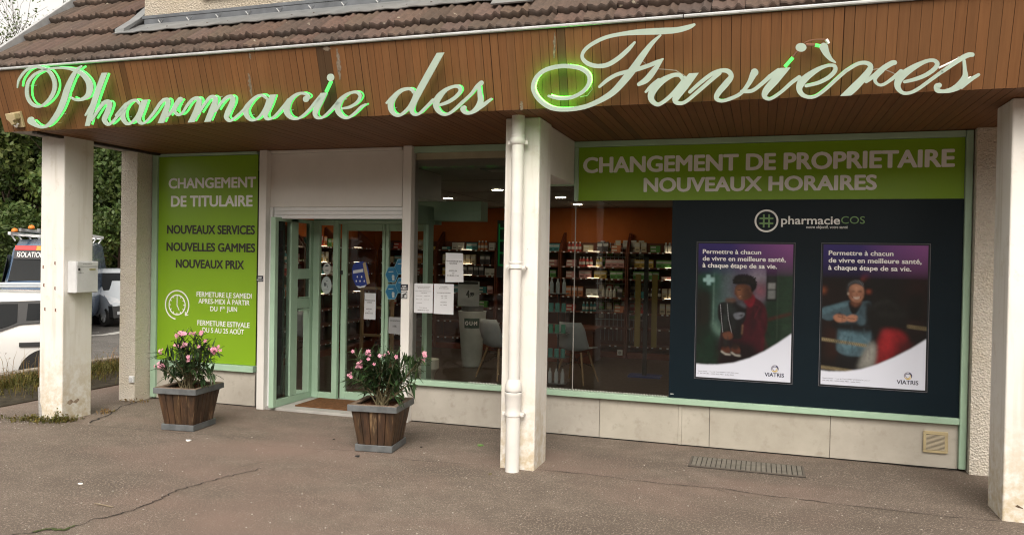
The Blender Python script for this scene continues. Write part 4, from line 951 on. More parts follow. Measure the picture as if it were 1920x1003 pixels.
cv.poly([(262, 612), (312, 605), (324, 640), (290, 655), (266, 638)], (110, 66, 48), 1.2); cv.line([(385, 560), (380, 620)], 7, (128, 100, 76), 1)
for ox in (0, 62): cv.poly([(258 + ox, 700), (290 + ox, 690), (310 + ox, 715), (300 + ox, 740), (255 + ox, 725)], (92, 50, 36), 1); cv.line([(252 + ox, 722 + ox * .12), (280 + ox, 742 + ox * .1), (312 + ox, 744 + ox * .12)], 9, (190, 184, 176), 0.7)
cv.poly([(262, 655), (300, 660), (290, 700), (262, 700)], (28, 20, 20), 2); cv.poly([(325, 680), (362, 685), (352, 715), (322, 705)], (40, 26, 22), 2)
cv.folds([(430, 440), (520, 700)], 16, 150, (34, 6, 15), 3, 0.6, 2); cv.folds([(440, 430), (525, 680)], 9, 120, (108, 30, 46), 4, 0.45, 2); cv.folds([(250, 440), (390, 640)], 8, 110, (34, 36, 44), 5, 0.5, 1.2)
cv.folds([(100, 600), (240, 800)], 14, 60, (40, 92, 66), 6, 0.4, 3, .2); cv.folds([(205, 240), (345, 600)], 14, 200, (120, 146, 140), 8, 0.25, 3, .05)
cv.img *= 0.60; cv.mottle(0.10, 5)
cv.header()
cv.poly([(80, 800), (150, 806), (230, 806), (330, 795), (430, 765), (520, 722), (600, 672), (700, 600), (700, 950), (80, 950)], (208, 212, 226), 0.8, 1, False)
U1 = lambda x: (x - 100) / 585
V1 = lambda y: (y - 63) / 838
p1, uv1 = poster('poster of a person in a burgundy coat cradling a baby', *(-0.548, 0.266, 0.648, 1.866), cv,
    [('Permettre à chacun', U1(127), U1(492), V1(126.5), V1(99)), ('de vivre en meilleure santé,', U1(127), U1(642), V1(170), V1(141)), ('à chaque étape de sa vie.', U1(127), U1(590), V1(212.5), V1(184))], None, None, None)
b = logo(p1, uv1, U1(590), 0.906, 0.032)
put_text(b, 'VIATRIS', uv1(U1(529), 0.966), XU, ZU, 0.814 * (U1(646) - U1(529)), 0.035, 0.02); b.build('maker_name', PI, p1)
for k, s in enumerate(('Viatris Santé - 1 rue de Turin 69007 LYON RCS Lyon', 'n° 399 295 385 - NON-2022-9821 - Juillet 2022')): b = MB(); put_text(b, s, uv1(0.018, 0.962 + 0.016 * k - 0.004), XU, ZU, 0.814 * (0.44 if k == 0 else 0.39), 0.0085, 0.0); b.build('small_print', PI, p1)

# poster two: smiling person in a denim shirt leaning on the ropes of a ring
q2 = ((84, 64), (723, 66), (65, 922), (707, 957)); cv = Canvas(188, 266, q2)
cv.img[:] = srgb((15, 12, 13))
cv.poly([(600, 250), (700, 250), (700, 560), (600, 560)], (38, 18, 18), 12); cv.poly([(110, 540), (180, 540), (180, 740), (105, 740)], (44, 20, 14), 8); cv.poly([(80, 300), (240, 300), (200, 420), (80, 420)], (28, 15, 14), 14); cv.poly([(600, 380), (690, 380), (690, 520), (600, 520)], (8, 8, 9), 5)
cv.ell(345, 255, 20, 10, (120, 40, 44), 4); cv.ell(330, 275, 10, 8, (150, 60, 50), 3); cv.ell(88, 345, 12, 18, (150, 80, 48), 4); cv.ell(365, 352, 12, 8, (190, 90, 60), 3)
cv.poly([(172, 745), (300, 750), (320, 840), (180, 850)], (16, 17, 20), 2)
den = (70, 92, 102)
cv.poly([(245, 408), (190, 420), (130, 440), (80, 455), (72, 510), (135, 530), (190, 480), (180, 560), (172, 640), (165, 700), (200, 735), (290, 750), (330, 740), (375, 660), (385, 520), (380, 420), (330, 412), (290, 425)], den, 1.2)
cv.poly([(80, 458), (180, 430), (240, 420), (230, 440), (140, 470), (85, 490)], (96, 130, 143), 2, 0.7); cv.poly([(200, 560), (270, 560), (280, 720), (200, 700)], (98, 134, 148), 6, 0.7); cv.poly([(290, 600), (370, 600), (360, 680), (290, 680)], (88, 122, 136), 5, 0.6)
cv.poly([(130, 540), (380, 545), (372, 600), (180, 590)], (14, 16, 19), 4); cv.poly([(340, 425), (395, 430), (390, 560), (345, 560)], (26, 32, 36), 4)
cv.line([(262, 560), (268, 735)], 3, (44, 68, 80), 0.7); cv.line([(245, 412), (255, 470), (270, 490)], 5, (40, 62, 74), 0.8); cv.line([(325, 418), (300, 470), (285, 490)], 5, (40, 62, 74), 0.8)
cv.poly([(246, 415), (318, 415), (300, 470), (272, 492), (252, 465)], (14, 14, 16), 1)
cv.poly([(262, 400), (318, 402), (316, 430), (285, 445), (258, 428)], (112, 70, 52), 1.5)
cv.poly([(240, 360), (246, 318), (285, 298), (325, 312), (336, 350), (330, 392), (308, 416), (278, 416), (252, 395)], (166, 118, 94), 1); cv.ell(296, 335, 22, 10, (206, 158, 132), 3, 0.7); cv.ell(270, 372, 10, 9, (172, 116, 92), 3, 0.7); cv.ell(318, 372, 8, 9, (166, 110, 86), 3, 0.7)
cv.poly([(242, 350), (258, 345), (262, 400), (250, 388)], (116, 72, 54), 2); cv.poly([(300, 340), (330, 345), (326, 390), (305, 400)], (130, 84, 64), 3, 0.6)
cv.poly([(232, 340), (240, 300), (285, 278), (325, 292), (338, 330), (325, 318), (285, 305), (250, 320), (240, 360)], (58, 60, 64), 1.2)
for i in range(12): cv.line([(240 + i * 8, 318 - 22 * math.sin(i / 11 * 3.1)), (246 + i * 8, 300 - 20 * math.sin(i / 11 * 3.1))], 3, (116, 118, 122), 0.6, 0.6)
cv.poly([(270, 384), (290, 388), (312, 382), (302, 396), (282, 397)], (196, 180, 168), 0.7); cv.line([(262, 380), (270, 392)], 3, (96, 58, 44), 0.6); cv.line([(318, 380), (312, 394)], 3, (96, 58, 44), 0.6); cv.line([(272, 408), (306, 408)], 5, (110, 70, 54), 1.2, .6); cv.line([(262, 350), (284, 352)], 6, (62, 36, 30), 0.7); cv.line([(300, 352), (324, 350)], 6, (62, 36, 30), 0.7); cv.line([(290, 355), (294, 374), (286, 378)], 4, (120, 76, 58), 0.7); cv.ell(239, 365, 4, 8, (200, 190, 176), 0.7)
cv.poly([(148, 505), (170, 490), (215, 495), (232, 512), (226, 535), (180, 540), (155, 525)], (176, 122, 96), 1); cv.poly([(230, 508), (262, 494), (298, 502), (300, 525), (270, 538), (232, 530)], (182, 128, 102), 1); cv.line([(176, 505), (222, 516)], 3, (110, 68, 54), 0.6); cv.line([(236, 515), (280, 520)], 3, (110, 68, 54), 0.6); cv.line([(205, 500), (200, 535)], 2.5, (110, 68, 54), 0.6)
cv.poly([(300, 500), (345, 440), (350, 530), (330, 558), (300, 550)], den, 1.5)
def rope(a, c):
    cv.line([a, c], 17, (150, 136, 104), 0.7); n = 26
    for i in range(n):
        t = (i + .5) / n; x, y = a[0] + (c[0] - a[0]) * t, a[1] + (c[1] - a[1]) * t; cv.line([(x - 4, y + 8), (x + 4, y - 8)], 3, (78, 66, 44), 0.6)
rope((70, 643), (355, 684)); rope((598, 563), (716, 578)); rope((68, 815), (270, 842))
cv.poly([(350, 470), (400, 420), (470, 400), (540, 415), (590, 450), (600, 520), (560, 590), (430, 600), (370, 570)], (14, 15, 15), 4); cv.line([(385, 455), (430, 418), (480, 410), (520, 430), (540, 455)], 16, (36, 38, 36), 3); cv.line([(420, 482), (500, 494), (590, 488)], 16, (34, 36, 34), 4)
cv.poly([(448, 610), (480, 585), (540, 588), (590, 620), (595, 670), (540, 730), (470, 790), (400, 810), (408, 720), (430, 640)], (128, 22, 30), 3.5); cv.poly([(455, 620), (500, 600), (540, 620), (500, 690), (440, 760)], (166, 38, 44), 6, 0.8); cv.ell(470, 600, 22, 12, (190, 60, 66), 5, 0.7); cv.poly([(560, 660), (640, 680), (600, 740), (540, 740)], (70, 14, 20), 6)
cv.poly([(300, 820), (330, 740), (360, 680), (395, 660), (412, 700), (400, 800), (350, 830)], (128, 128, 122), 3.5); cv.poly([(330, 790), (370, 700), (395, 690), (380, 790)], (170, 168, 160), 5, 0.7)
cv.folds([(185, 560), (375, 730)], 22, 90, (34, 54, 64), 13, 0.6, 1.2, .5); cv.folds([(185, 560), (370, 720)], 14, 60, (120, 152, 164), 14, 0.4, 1, .5); cv.folds([(85, 445), (200, 490)], 9, 40, (36, 56, 66), 15, 0.6, 1, 1.2); cv.folds([(310, 430), (345, 520)], 6, 60, (36, 56, 66), 16, 0.5, 1, .3)
cv.img *= 0.72; cv.mottle(0.09, 6)
cv.header()
cv.poly([(40, 832), (120, 842), (220, 842), (320, 828), (420, 797), (520, 753), (620, 700), (740, 622), (740, 990), (40, 990)], (208, 212, 226), 0.8, 1, False)
U2 = lambda x: (x - 75) / 640
V2 = lambda y: (y - 64) / 874
p2, uv2 = poster('poster of a smiling person in denim leaning on boxing ring ropes', *(0.514, 1.333, 0.652, 1.868), cv,
    [('Permettre à chacun', U2(108), U2(508), V2(129.5), V2(100)), ('de vivre en meilleure santé,', U2(108), U2(677), V2(175.5), V2(145)), ('à chaque étape de sa vie.', U2(107), U2(617), V2(221), V2(191))], None, None, None)
b = logo(p2, uv2, U2(612), 0.906, 0.032)
put_text(b, 'VIATRIS', uv2(U2(545), 0.966), XU, ZU, 0.819 * (U2(675) - U2(545)), 0.035, 0.02); b.build('maker_name', PI, p2)
for k, s in enumerate(('Viatris Santé - 1 rue de Turin 69007 LYON RCS Lyon n°', '399 295 385 - NON-2022-9821 - Juillet 2022')): b = MB(); put_text(b, s, uv2(0.018, 0.962 + 0.016 * k - 0.004), XU, ZU, 0.819 * (0.465 if k == 0 else 0.37), 0.0085, 0.0); b.build('small_print', PI, p2)

# ================================================================ OBJECTS OUTSIDE
# downpipe
px, py = -1.862, 5.872
dp = thing('downpipe', (px, py, 0), 'white painted rainwater pipe running down the front of the downpipe pillar', 'pipe')
b = LMB(); b.lathe((0, 0, 0.0), [(0.056, 0), (0.056, 0.57), (0.056, 0.60), (0.052, 0.64)], 24); b.build('pipe_foot', M['pipe'], dp, auto=40)
b = LMB(); b.lathe((0, 0, 0), [(0.0472, 0.70), (0.0472, 0.78), (0.0472, 1.58), (0.0472, 1.649)], 24); b.lathe((0, 0, 0), [(0.0485, 1.650), (0.0485, 1.69), (0.0485, 2.04), (0.0487, 2.058), (0.0495, 2.062), (0.0487, 2.066), (0.0485, 2.08), (0.0485, 2.58), (0.0485, 2.62)], 24); b.build('pipe_shaft', M['pipe'], dp, auto=40)
b = LMB(); b.lathe((0, 0, 0), [(0.052, 2.66), (0.052, 2.835)], 24); b.build('pipe_shaft', M['pipe'], dp, auto=40)
b = LMB(); b.lathe((0, 0, 0), [(0.050, 2.60), (0.062, 2.61), (0.066, 2.63), (0.062, 2.65), (0.057, 2.655), (0.057, 2.675), (0.052, 2.68)], 24); b.box(-0.085, 0.085, -0.006, 0.01, 2.605, 2.635); b.build('pipe_collar', M['pipe'], dp, auto=40)
b = LMB(); b.lathe((0, 0, 0), [(0.049, 1.615), (0.056, 1.62), (0.056, 1.645), (0.053, 1.65), (0.057, 1.66), (0.057, 1.668), (0.048, 1.67)], 24); b.box(-0.082, 0.082, -0.008, 0.012, 1.612, 1.646)
for s in (-1, 1): b.tube([(s * 0.072, -0.018, 1.63), (s * 0.072, 0.06, 1.63)], 0.011, 8)
b.build('pipe_collar', M['pipe'], dp, auto=40)
b = LMB(); b.lathe((0, 0, 0), [(0.055, 0.44), (0.062, 0.445), (0.062, 0.47), (0.059, 0.48), (0.062, 0.52), (0.066, 0.535), (0.066, 0.60), (0.071, 0.61), (0.071, 0.632), (0.064, 0.638), (0.066, 0.645), (0.070, 0.655), (0.064, 0.70), (0.048, 0.735)], 28); b.box(-0.09, 0.09, -0.008, 0.012, 0.442, 0.472)
for s in (-1, 1): b.tube([(s * 0.078, -0.02, 0.457), (s * 0.078, 0.06, 0.457)], 0.012, 8)
b.build('pipe_socket', M['pipe'], dp, auto=40)
b = LMB(); b.lathe((0, 0, 0), [(0.0665, 0.634), (0.0668, 0.641)], 28, False); b.build('sealing_ring', M['seam'], dp)

# letterbox on the letterbox pillar
lb = thing('letterbox', (-6.60, 6.1, 1.27), 'pale grey metal letterbox screwed to the side of the letterbox pillar', 'letterbox')
b = MB(); b.box(-6.598, -6.488, 5.985, 6.255, 1.275, 1.592); b.build('box_body', plain('letterbox_grey', (0.56, 0.57, 0.58), 0.4), lb, bevel=0.006)
b = MB(); b.box(-6.4885, -6.482, 5.992, 6.248, 1.280, 1.535); b.build('door', plain('letterbox_grey', (0.56, 0.57, 0.58), 0.4), lb, bevel=0.003)
b = MB(); b.box(-6.4885, -6.480, 5.992, 6.248, 1.540, 1.588); b.build('slot_flap', plain('letterbox_grey', (0.58, 0.59, 0.60), 0.4), lb, bevel=0.004)
b = MB(); b.tube([(-6.483, 6.015, 1.512), (-6.476, 6.015, 1.512)], 0.012, 12); b.build('lock', M['black'], lb)
b = MB(); b.box(-6.483, -6.478, 6.14, 6.215, 1.500, 1.522); b.build('name_plate', plain('brass_plate', (0.35, 0.33, 0.20), 0.4), lb, bevel=0.002)
b = MB(); put_text(b, 'LA POSTE PUBLICITE', (-6.4793, 6.06, 1.560), Vector((0, 1, 0)), ZU, 0.11, 0.010, 0.0); put_text(b, 'PHARMACIE', (-6.4813, 6.01, 1.470), Vector((0, 1, 0)), ZU, 0.06, 0.008, 0.0); b.build('lettering', M['seam'], lb)
# chipped paint on the pillars
def chip(pts_px, plane, name='chipped_paint', col=(0.33, 0.25, 0.18)):
    b = MB(); b.face([plane(*q) for q in pts_px]); return b.build(name, plain('bare_render', col, 0.95, 0, 0.4, 40), bld)
fl = lambda x, y: onY(x, y, 5.9375)
chip([(127, 752), (133, 748), (138, 752), (146, 746), (149, 749), (143, 756), (137, 754), (131, 759), (126, 756)], lambda x, y: onX(x, y, -6.5993))
for q in ((81, 500), (82, 534), (103, 540), (84, 579), (104, 581), (103, 493)):
    chip([(q[0] - 1, q[1] - 3), (q[0] + 1.6, q[1] - 2), (q[0] + 1, q[1] + 1), (q[0] + 2, q[1] + 4), (q[0] - 1.4, q[1] + 3)], fl, 'old_screw_hole', (0.20, 0.10, 0.07))
chip([(71, 726), (74, 724), (76, 740), (75, 752), (78, 765), (79, 782), (73, 783)], fl, col=(0.36, 0.35, 0.34))
chip([(1903, 948), (1908, 946), (1918, 952), (1919, 954), (1908, 951)], fl, col=(0.12, 0.08, 0.05))

# outdoor socket on the corner pier, alarm box on the fascia, wall vent
so_ = thing('light_switch', (-6.766, 7.02, 0.25), 'small white weatherproof switch low on the rough corner pier', 'switch')
b = MB(); b.box(-6.80, -6.735, 6.995, 7.02, 0.215, 0.29); b.build('switch_box', M['rail'], so_, bevel=0.005)
b = MB(); b.box(-6.79, -6.745, 6.988, 6.996, 0.228, 0.272); b.build('rocker', plain('rocker_grey', (0.55, 0.56, 0.58), 0.4), so_, bevel=0.003)
al = thing('flood_sensor', onP(30, 225, Vector((0, Yb, Zs)), fn), 'small beige sensor box with a broken cover on the fascia beside the capital P', 'sensor')
c0 = onP(36, 225, Vector((0, Yb, Zs)), fn)
b = MB(); b.prism([c0 + Vector((x, 0, 0)) + fu * s for x, s in ((-0.06, -0.07), (0.06, -0.07), (0.06, 0.08), (-0.06, 0.072))], fn * 0.025); b.build('base_plate', M['beige'], al, bevel=0.003)
b = MB(); b.prism([c0 + fn * 0.027 + Vector((x, 0, 0)) + fu * s for x, s in ((-0.056, 0.016), (-0.024, -0.008), (-0.008, -0.044), (0.024, -0.028), (0.016, -0.004), (0.056, 0.016), (0.056, 0.068), (-0.056, 0.068))], fn * 0.06); b.build('cover', M['beige'], al, bevel=0.004)
b = MB(); b.tube([c0 + fn * 0.03 + Vector((-0.04, 0, 0)) + fu * -0.045, c0 + fn * 0.05 + fu * -0.06, c0 + fn * 0.05 + Vector((0.03, 0, 0)) + fu * -0.03], 0.009, 8); b.build('bracket', M['vinyl'], al)
vt = thing('wall_vent', (1.42, FAC, 0.14), 'square beige louvred vent grille in the stone plinth below the navy panel', 'vent')
b = MB(); x0, x1, z0, z1 = 1.328, 1.512, 0.135, 0.315; yv = FAC - 0.024
for (a0, a1, c0_, c1_) in ((x0, x1, z1 - 0.026, z1), (x0, x1, z0, z0 + 0.022), (x0, x0 + 0.022, z0 + 0.022, z1 - 0.026), (x1 - 0.022, x1, z0 + 0.022, z1 - 0.026)): b.box(a0, a1, yv, FAC - 0.003, c0_, c1_)
b.build('vent_frame', M['beige'], vt, bevel=0.003)
b = MB(); b.box(x0 + 0.022, x1 - 0.022, yv + 0.012, yv + 0.015, z0 + 0.022, z1 - 0.026); b.build('vent_back', M['seam'], vt)
b = MB(); zz = z0 + 0.028
while zz < z1 - 0.03: b.obox(((x0 + x1) / 2, yv + 0.006, zz), ((x1 - x0) / 2 - 0.022, 0, 0), (0, 0.006, -0.002), (0, 0.001, 0.0025)); zz += 0.0105
b.box((x0 + x1) / 2 - 0.004, (x0 + x1) / 2 + 0.004, yv - 0.002, yv + 0.001, 0.222, 0.230); b.build('louvres', plain('louvre_cream', (0.46, 0.39, 0.27), 0.5), vt)

# grating in the pavement
gt = thing('drain_grating', (-0.09, 6.72, 0), 'long worn metal grating set in the asphalt below the navy panel', 'grating')
gx0, gx1, gy0, gy1 = -0.525, 0.352, 6.565, 6.86
b = MB(); b.box(gx0 - 0.02, gx1 + 0.02, gy0 - 0.02, gy1 + 0.02, -0.01, 0.005); b.build('pit', M['crack'], gt)
b = MB(); n = 22
for i in range(n):
    x = gx0 + (gx1 - gx0) * i / n; b.box(x + 0.003, x + (gx1 - gx0) / n - 0.003, gy0, gy1, 0.004, 0.013)
b.build('slats', plain('dusty_metal', (0.17, 0.155, 0.13), 0.8, 0.1, 0.3, 12), gt, bevel=0.002)
b = MB()
for (a0, a1, c0_, c1_) in ((gx0 - 0.016, gx1 + 0.016, gy0 - 0.016, gy0 - 0.002), (gx0 - 0.016, gx1 + 0.016, gy1 + 0.002, gy1 + 0.016), (gx0 - 0.018, gx0 - 0.001, gy0, gy1), (gx1 + 0.001, gx1 + 0.018, gy0, gy1)): b.box(a0, a1, c0_, c1_, 0.0, 0.012)
b.build('rim', plain('rusty_frame', (0.10, 0.085, 0.07), 0.85), gt)

# doormat
dm = MB(); dm.box(-4.86, -3.70, 7.36, 7.86, 0.029, 0.043); tag(dm.build('doormat', M['mat'], None, bevel=0.003), 'brown coir doormat in the entrance recess', 'doormat')

# planters with oleanders
def planter(cx, cy_, rz, label, hw=0.150, hd=0.168):
    t = thing('planter_box', (cx, cy_, 0), label, 'planter', 'wooden planters in front of the shop', rz)
    hb = 0.385; fl_ = 0.052
    for (ax, sgn) in (('x', -1), ('x', 1), ('y', -1), ('y', 1)):
        b = LMB(); n = 5 if ax == 'y' else 6
        for i in range(n):
            u0, u1 = -1 + 2 * i / n, -1 + 2 * (i + 1) / n; v = random.uniform(0.7, 1.25); b.col = (v, v * random.uniform(.93, 1.03), v * random.uniform(.85, 1.05)); g_ = 0.0025
            P4 = []
            for z, e in ((0.05, 0), (hb, 1)):
                w_, d_ = hw + fl_ * e, hd + fl_ * e
                if ax == 'y': P4.append([(w_ * u0 + g_, sgn * d_, z), (w_ * u1 - g_, sgn * d_, z)])
                else: P4.append([(sgn * w_, d_ * u0 + g_, z), (sgn * w_, d_ * u1 - g_, z)])
            q = [P4[0][0], P4[0][1], P4[1][1], P4[1][0]]; nv = (0, -sgn * 0.016, 0) if ax == 'y' else (-sgn * 0.016, 0, 0)
            b.prism(q, nv)
        b.build('side_board', M['oak'], t, bevel=0.002, seg=1)
    b = LMB(); w_, d_ = hw + 0.008, hd + 0.008
    for (x0, x1, y0, y1) in ((-w_ - 0.012, w_ + 0.012, -d_ - 0.012, -d_), (-w_ - 0.012, w_ + 0.012, d_, d_ + 0.012), (-w_ - 0.012, -w_, -d_, d_), (w_, w_ + 0.012, -d_, d_)): b.box(x0, x1, y0, y1, 0.004, 0.060)
    b.box(-w_, w_, -d_, d_, 0.0, 0.03); b.build('base_band', M['galv'], t, bevel=0.003)
    b = LMB(); w_, d_ = hw + fl_ + 0.016, hd + fl_ + 0.016; tk = 0.044
    for (x0, x1, y0, y1) in ((-w_, w_, -d_, -d_ + tk), (-w_, w_, d_ - tk, d_), (-w_, -w_ + tk, -d_ + tk, d_ - tk), (w_ - tk, w_, -d_ + tk, d_ - tk)): b.box(x0, x1, y0, y1, hb + 0.014, hb + 0.028)
    b.build('rim_board', plain('weathered_rim', (0.17, 0.12, 0.085), 0.8, 0, 0.4, 16), t, bevel=0.003)
    b = LMB()
    for (x0, x1, y0, y1) in ((-w_ - 0.006, w_ + 0.006, -d_ - 0.006, -d_), (-w_ - 0.006, w_ + 0.006, d_, d_ + 0.006), (-w_ - 0.006, -w_, -d_, d_), (w_, w_ + 0.006, -d_, d_)): b.box(x0, x1, y0, y1, hb - 0.028, hb + 0.026)
    b.build('rim_strap', M['galv'], t, bevel=0.002)
    b = LMB(); n = 22; w_, d_ = hw + fl_ - 0.02, hd + fl_ - 0.02; V = []
    for j in range(n + 1):
        for i in range(n + 1): V.append((-w_ + 2 * w_ * i / n, -d_ + 2 * d_ * j / n, hb - 0.014 + random.uniform(-0.009, 0.012)))
    b.raw(V, [(j * (n + 1) + i, j * (n + 1) + i + 1, (j + 1) * (n + 1) + i + 1, (j + 1) * (n + 1) + i) for j in range(n) for i in range(n)]); b.build('soil', M['soil'], t)
    return t
PL1 = (-5.283, 6.200); PL2 = (-3.188, 6.178)
planter(*PL1, R(7), 'wooden planter with a worn chipped rim corner below the tall green sign')
planter(*PL2, R(7), 'wooden planter with pale streaked boards in front of the entrance')

def leaf(b, p, d, ln, wd, droop):
    d = Vector(d).normalized(); side = d.cross(Vector((0, 0, 1)))
    if side.length < 0.05: side = Vector((1, 0, 0))
    side.normalize(); up = side.cross(d); prev = None
    for k, (s, ww) in enumerate(((0, 0.12), (0.3, 0.85), (0.62, 0.9), (0.85, 0.5), (1, 0.02))):
        c = Vector(p) + d * (ln * s) - Vector((0, 0, 1)) * (droop * ln * s * s); e = side * (wd * ww / 2); l, m_, r = c - e + up * (wd * 0.16), c, c + e + up * (wd * 0.16)
        if prev: b.face([prev[0], prev[1], m_, l]); b.face([prev[1], prev[2], r, m_])
        prev = (l, m_, r)
def flower(t, c, big, seed):
    b = LMB(); rg = random.Random(seed); n = (9 if big == 2 else 4 if big == 1 else 1)
    for k in range(n):
        o = Vector((rg.gauss(0, 1), rg.gauss(0, 1), rg.gauss(0, 0.8))) * (0.019 if big == 2 else 0.013 if big == 1 else 0)
        nrm = (Vector((rg.uniform(-.6, .6), -1, rg.uniform(-.1, .9))) + o * 12).normalized(); a = nrm.cross(Vector((0, 0, 1))).normalized(); u = a.cross(nrm)
        v = rg.uniform(0.85, 1.15); rad = rg.uniform(0.013, 0.019)
        for q in range(5):
            an = q * 1.2566 + rg.uniform(-.15, .15); dd = a * math.cos(an) + u * math.sin(an); pp = a * -math.sin(an) + u * math.cos(an); cc_ = Vector(c) + o
            b.col = (v, v * rg.uniform(.9, 1.1), v)
            b.face([cc_, cc_ + dd * rad * 0.6 + pp * rad * 0.42 + nrm * 0.004, cc_ + dd * rad * 1.1 + pp * rad * 0.2 + nrm * 0.002, cc_ + dd * rad * 1.1 - pp * rad * 0.25 + nrm * 0.003, cc_ + dd * rad * 0.6 - pp * rad * 0.42 + nrm * 0.004])
    b.build('flower', M['petal'], t)
def oleander(cx, cy_, label, tips, fls, seed):
    rg = random.Random(seed); t = thing('oleander', (cx, cy_, 0.38), label, 'plant', 'flowering oleanders in the planters')
    sb, lb_ = LMB(), LMB(); base = Vector((0, 0, 0)); L = Vector((cx, cy_, 0.38))
    targets = []
    for (x, y) in tips:
        dep = rg.uniform(-0.2, 0.2); targets.append(onY(x, y, cy_ + dep) - L)
    fpos = []
    for (x, y, big) in fls:
        q = onY(x, y, cy_ - rg.uniform(0.05, 0.22)) - L; fpos.append((q, big)); targets.append(q - Vector((0, -0.01, 0.012)))
    for q in targets:
        s = Vector((rg.uniform(-0.06, 0.06), rg.uniform(-0.06, 0.06), -0.01)); mid = s.lerp(q, 0.5) + Vector((0, 0, 0.05 * rg.uniform(0, 1)))
        pts = [s, s.lerp(mid, .5) + Vector((0, 0, .02)), mid, mid.lerp(q, .55) + Vector((0, 0, .012)), q]; sb.tube(pts, [0.006, 0.0055, 0.0045, 0.0035, 0.002], 5)
        n = rg.randint(16, 23)
        for k in range(n):
            f = 0.30 + 0.70 * (k / n) ** 0.8; i = min(3, int(f * 4)); p = pts[i].lerp(pts[i + 1], f * 4 - i)
            ax = (pts[i + 1] - pts[i]).normalized(); an = rg.uniform(0, 6.283); sd_ = ax.cross(Vector((math.cos(an), math.sin(an), 0.1))).normalized()
            d = ax * rg.uniform(0.35, 1.0) + sd_ * rg.uniform(0.6, 1.0) + Vector((0, 0, rg.uniform(-0.1, 0.35)))
            v = rg.uniform(0.6, 1.35); lb_.col = (v * rg.uniform(.9, 1.2), v, v * rg.uniform(.8, 1))
            leaf(lb_, p, d, rg.uniform(0.085, 0.15), rg.uniform(0.017, 0.026), rg.uniform(-0.05, 0.4))
    sb.build('stems', M['stem'], t); lb_.build('leaves', M['oleander'], t)
    for i, (q, big) in enumerate(fpos): flower(t, q, big, seed * 50 + i)
    return t
Z3 = lambda l: [(x / 2.95, 480 + y / 2.95, k) for x, y, k in l]
Z5 = lambda l: [(470 + x / 4.36, 560 + y / 4.36, k) for x, y, k in l]
oleander(PL1[0], PL1[1], 'tall oleander with full pink flower heads in front of the green sign', [(318, 668), (332, 650), (372, 662), (385, 645), (395, 660), (345, 680), (365, 690), (330, 690), (390, 690), (352, 655), (306, 690), (378, 640), (360, 672), (340, 660), (325, 705), (400, 700), (372, 700)],
         Z3([(886, 608, 2), (895, 530, 1), (985, 437, 2), (1022, 490, 2), (975, 490, 1), (1050, 570, 1), (1175, 515, 2), (1200, 515, 2), (1075, 430, 1), (1110, 430, 1), (1135, 470, 0), (1100, 500, 0), (1010, 432, 1)]), 3)
oleander(PL2[0], PL2[1], 'spreading oleander with sparse pink blossoms in front of the doorway', [(675, 690), (690, 672), (705, 665), (720, 680), (735, 672), (750, 690), (765, 700), (775, 672), (785, 690), (700, 700), (725, 705), (745, 710), (672, 712), (768, 720), (715, 690), (740, 690), (690, 715), (660, 705), (760, 680), (780, 715)],
         Z5([(835, 430, 0), (955, 438, 1), (965, 492, 0), (1055, 466, 0), (1010, 535, 0), (880, 552, 1), (905, 510, 0), (905, 545, 1), (810, 630, 1), (1095, 462, 0), (1165, 445, 0), (1128, 440, 0), (1190, 475, 0), (1418, 455, 1), (1410, 500, 1), (960, 460, 0)]), 4)

# notices, stickers and plates on the entrance and windows
def sheet(name, label, cat, corners, lines, colour=None, group=None, plane=None, depth=0.0012, nrm=Vector((0, -1, 0))):
    TL, TR, BR, BL = [plane(*c) for c in corners]; t = thing(name, BL.lerp(BR, 0.5), label, cat, group)
    b = MB(); b.prism([TL, TR, BR, BL], nrm * -depth); b.build('sheet', colour or M['paper'], t)
    if lines:
        for (s, u0, u1, v, h) in lines:
            b = MB(); p0 = BL.lerp(BR, u0).lerp(TL.lerp(TR, u0), 1 - v) + nrm * 0.0012; ux = (TR - TL); uz = (TL - BL)
            put_text(b, s, p0, ux.normalized(), uz.normalized(), ux.length * (u1 - u0), uz.length * h, 0.01); b.build('printed_line', M['ink'], t)
    return t
GW = lambda x, y: onY(x, y, FAC - 0.001)
garde = [('PHARMACIE DE', 0.05, 0.95, 0.30, 0.045), ('GARDE', 0.22, 0.66, 0.38, 0.045), ('APPELER', 0.18, 0.68, 0.63, 0.045), ('AU', 0.38, 0.50, 0.71, 0.035), ('01.80.22.17.02', 0.10, 0.78, 0.79, 0.045)]
sheet('notice_sheet', 'white notice PHARMACIE DE GARDE taped high on the window beside two lower notices', 'notice', [(836, 474), (868, 475), (869, 529), (835, 529)], garde, None, 'paper notices', GW)
sheet('notice_sheet', 'small printed notice with green columns beside the door post with the camera sign', 'notice', [(777, 531), (812, 532), (811, 587), (776, 586)], [('Heures d ouverture', .15, .85, .12, .022), ('de votre pharmacie', .2, .8, .17, .022), ('Pour toute urgence appelez', .08, .92, .27, .02), ('Pharmacies', .38, .68, .33, .025), ('Lundi matin', .12, .42, .43, .02), ('Mardi matin', .55, .85, .43, .02), ('Mercredi', .12, .42, .55, .02), ('Jeudi', .55, .8, .55, .02), ('Vendredi', .12, .42, .67, .02), ('Infos garde', .3, .7, .83, .022), ('APPELEZ LE 3237', .2, .8, .92, .028)], None, 'paper notices', GW)
sheet('notice_sheet', 'white opening hours notice hanging next to the notice with green columns', 'notice', [(814, 532), (851, 533), (850, 590), (813, 588)], [('HORAIRES', .32, .68, .1, .028), ("D'OUVERTURE", .26, .74, .16, .026), ('DU LUNDI AU VENDREDI', .16, .86, .31, .026), ('8h30 - 12h30', .36, .66, .41, .024), ('14h - 19h', .38, .66, .47, .024), ('LE SAMEDI', .34, .66, .62, .026), ('9h - 12h30', .34, .66, .71, .026)], None, 'paper notices', GW)
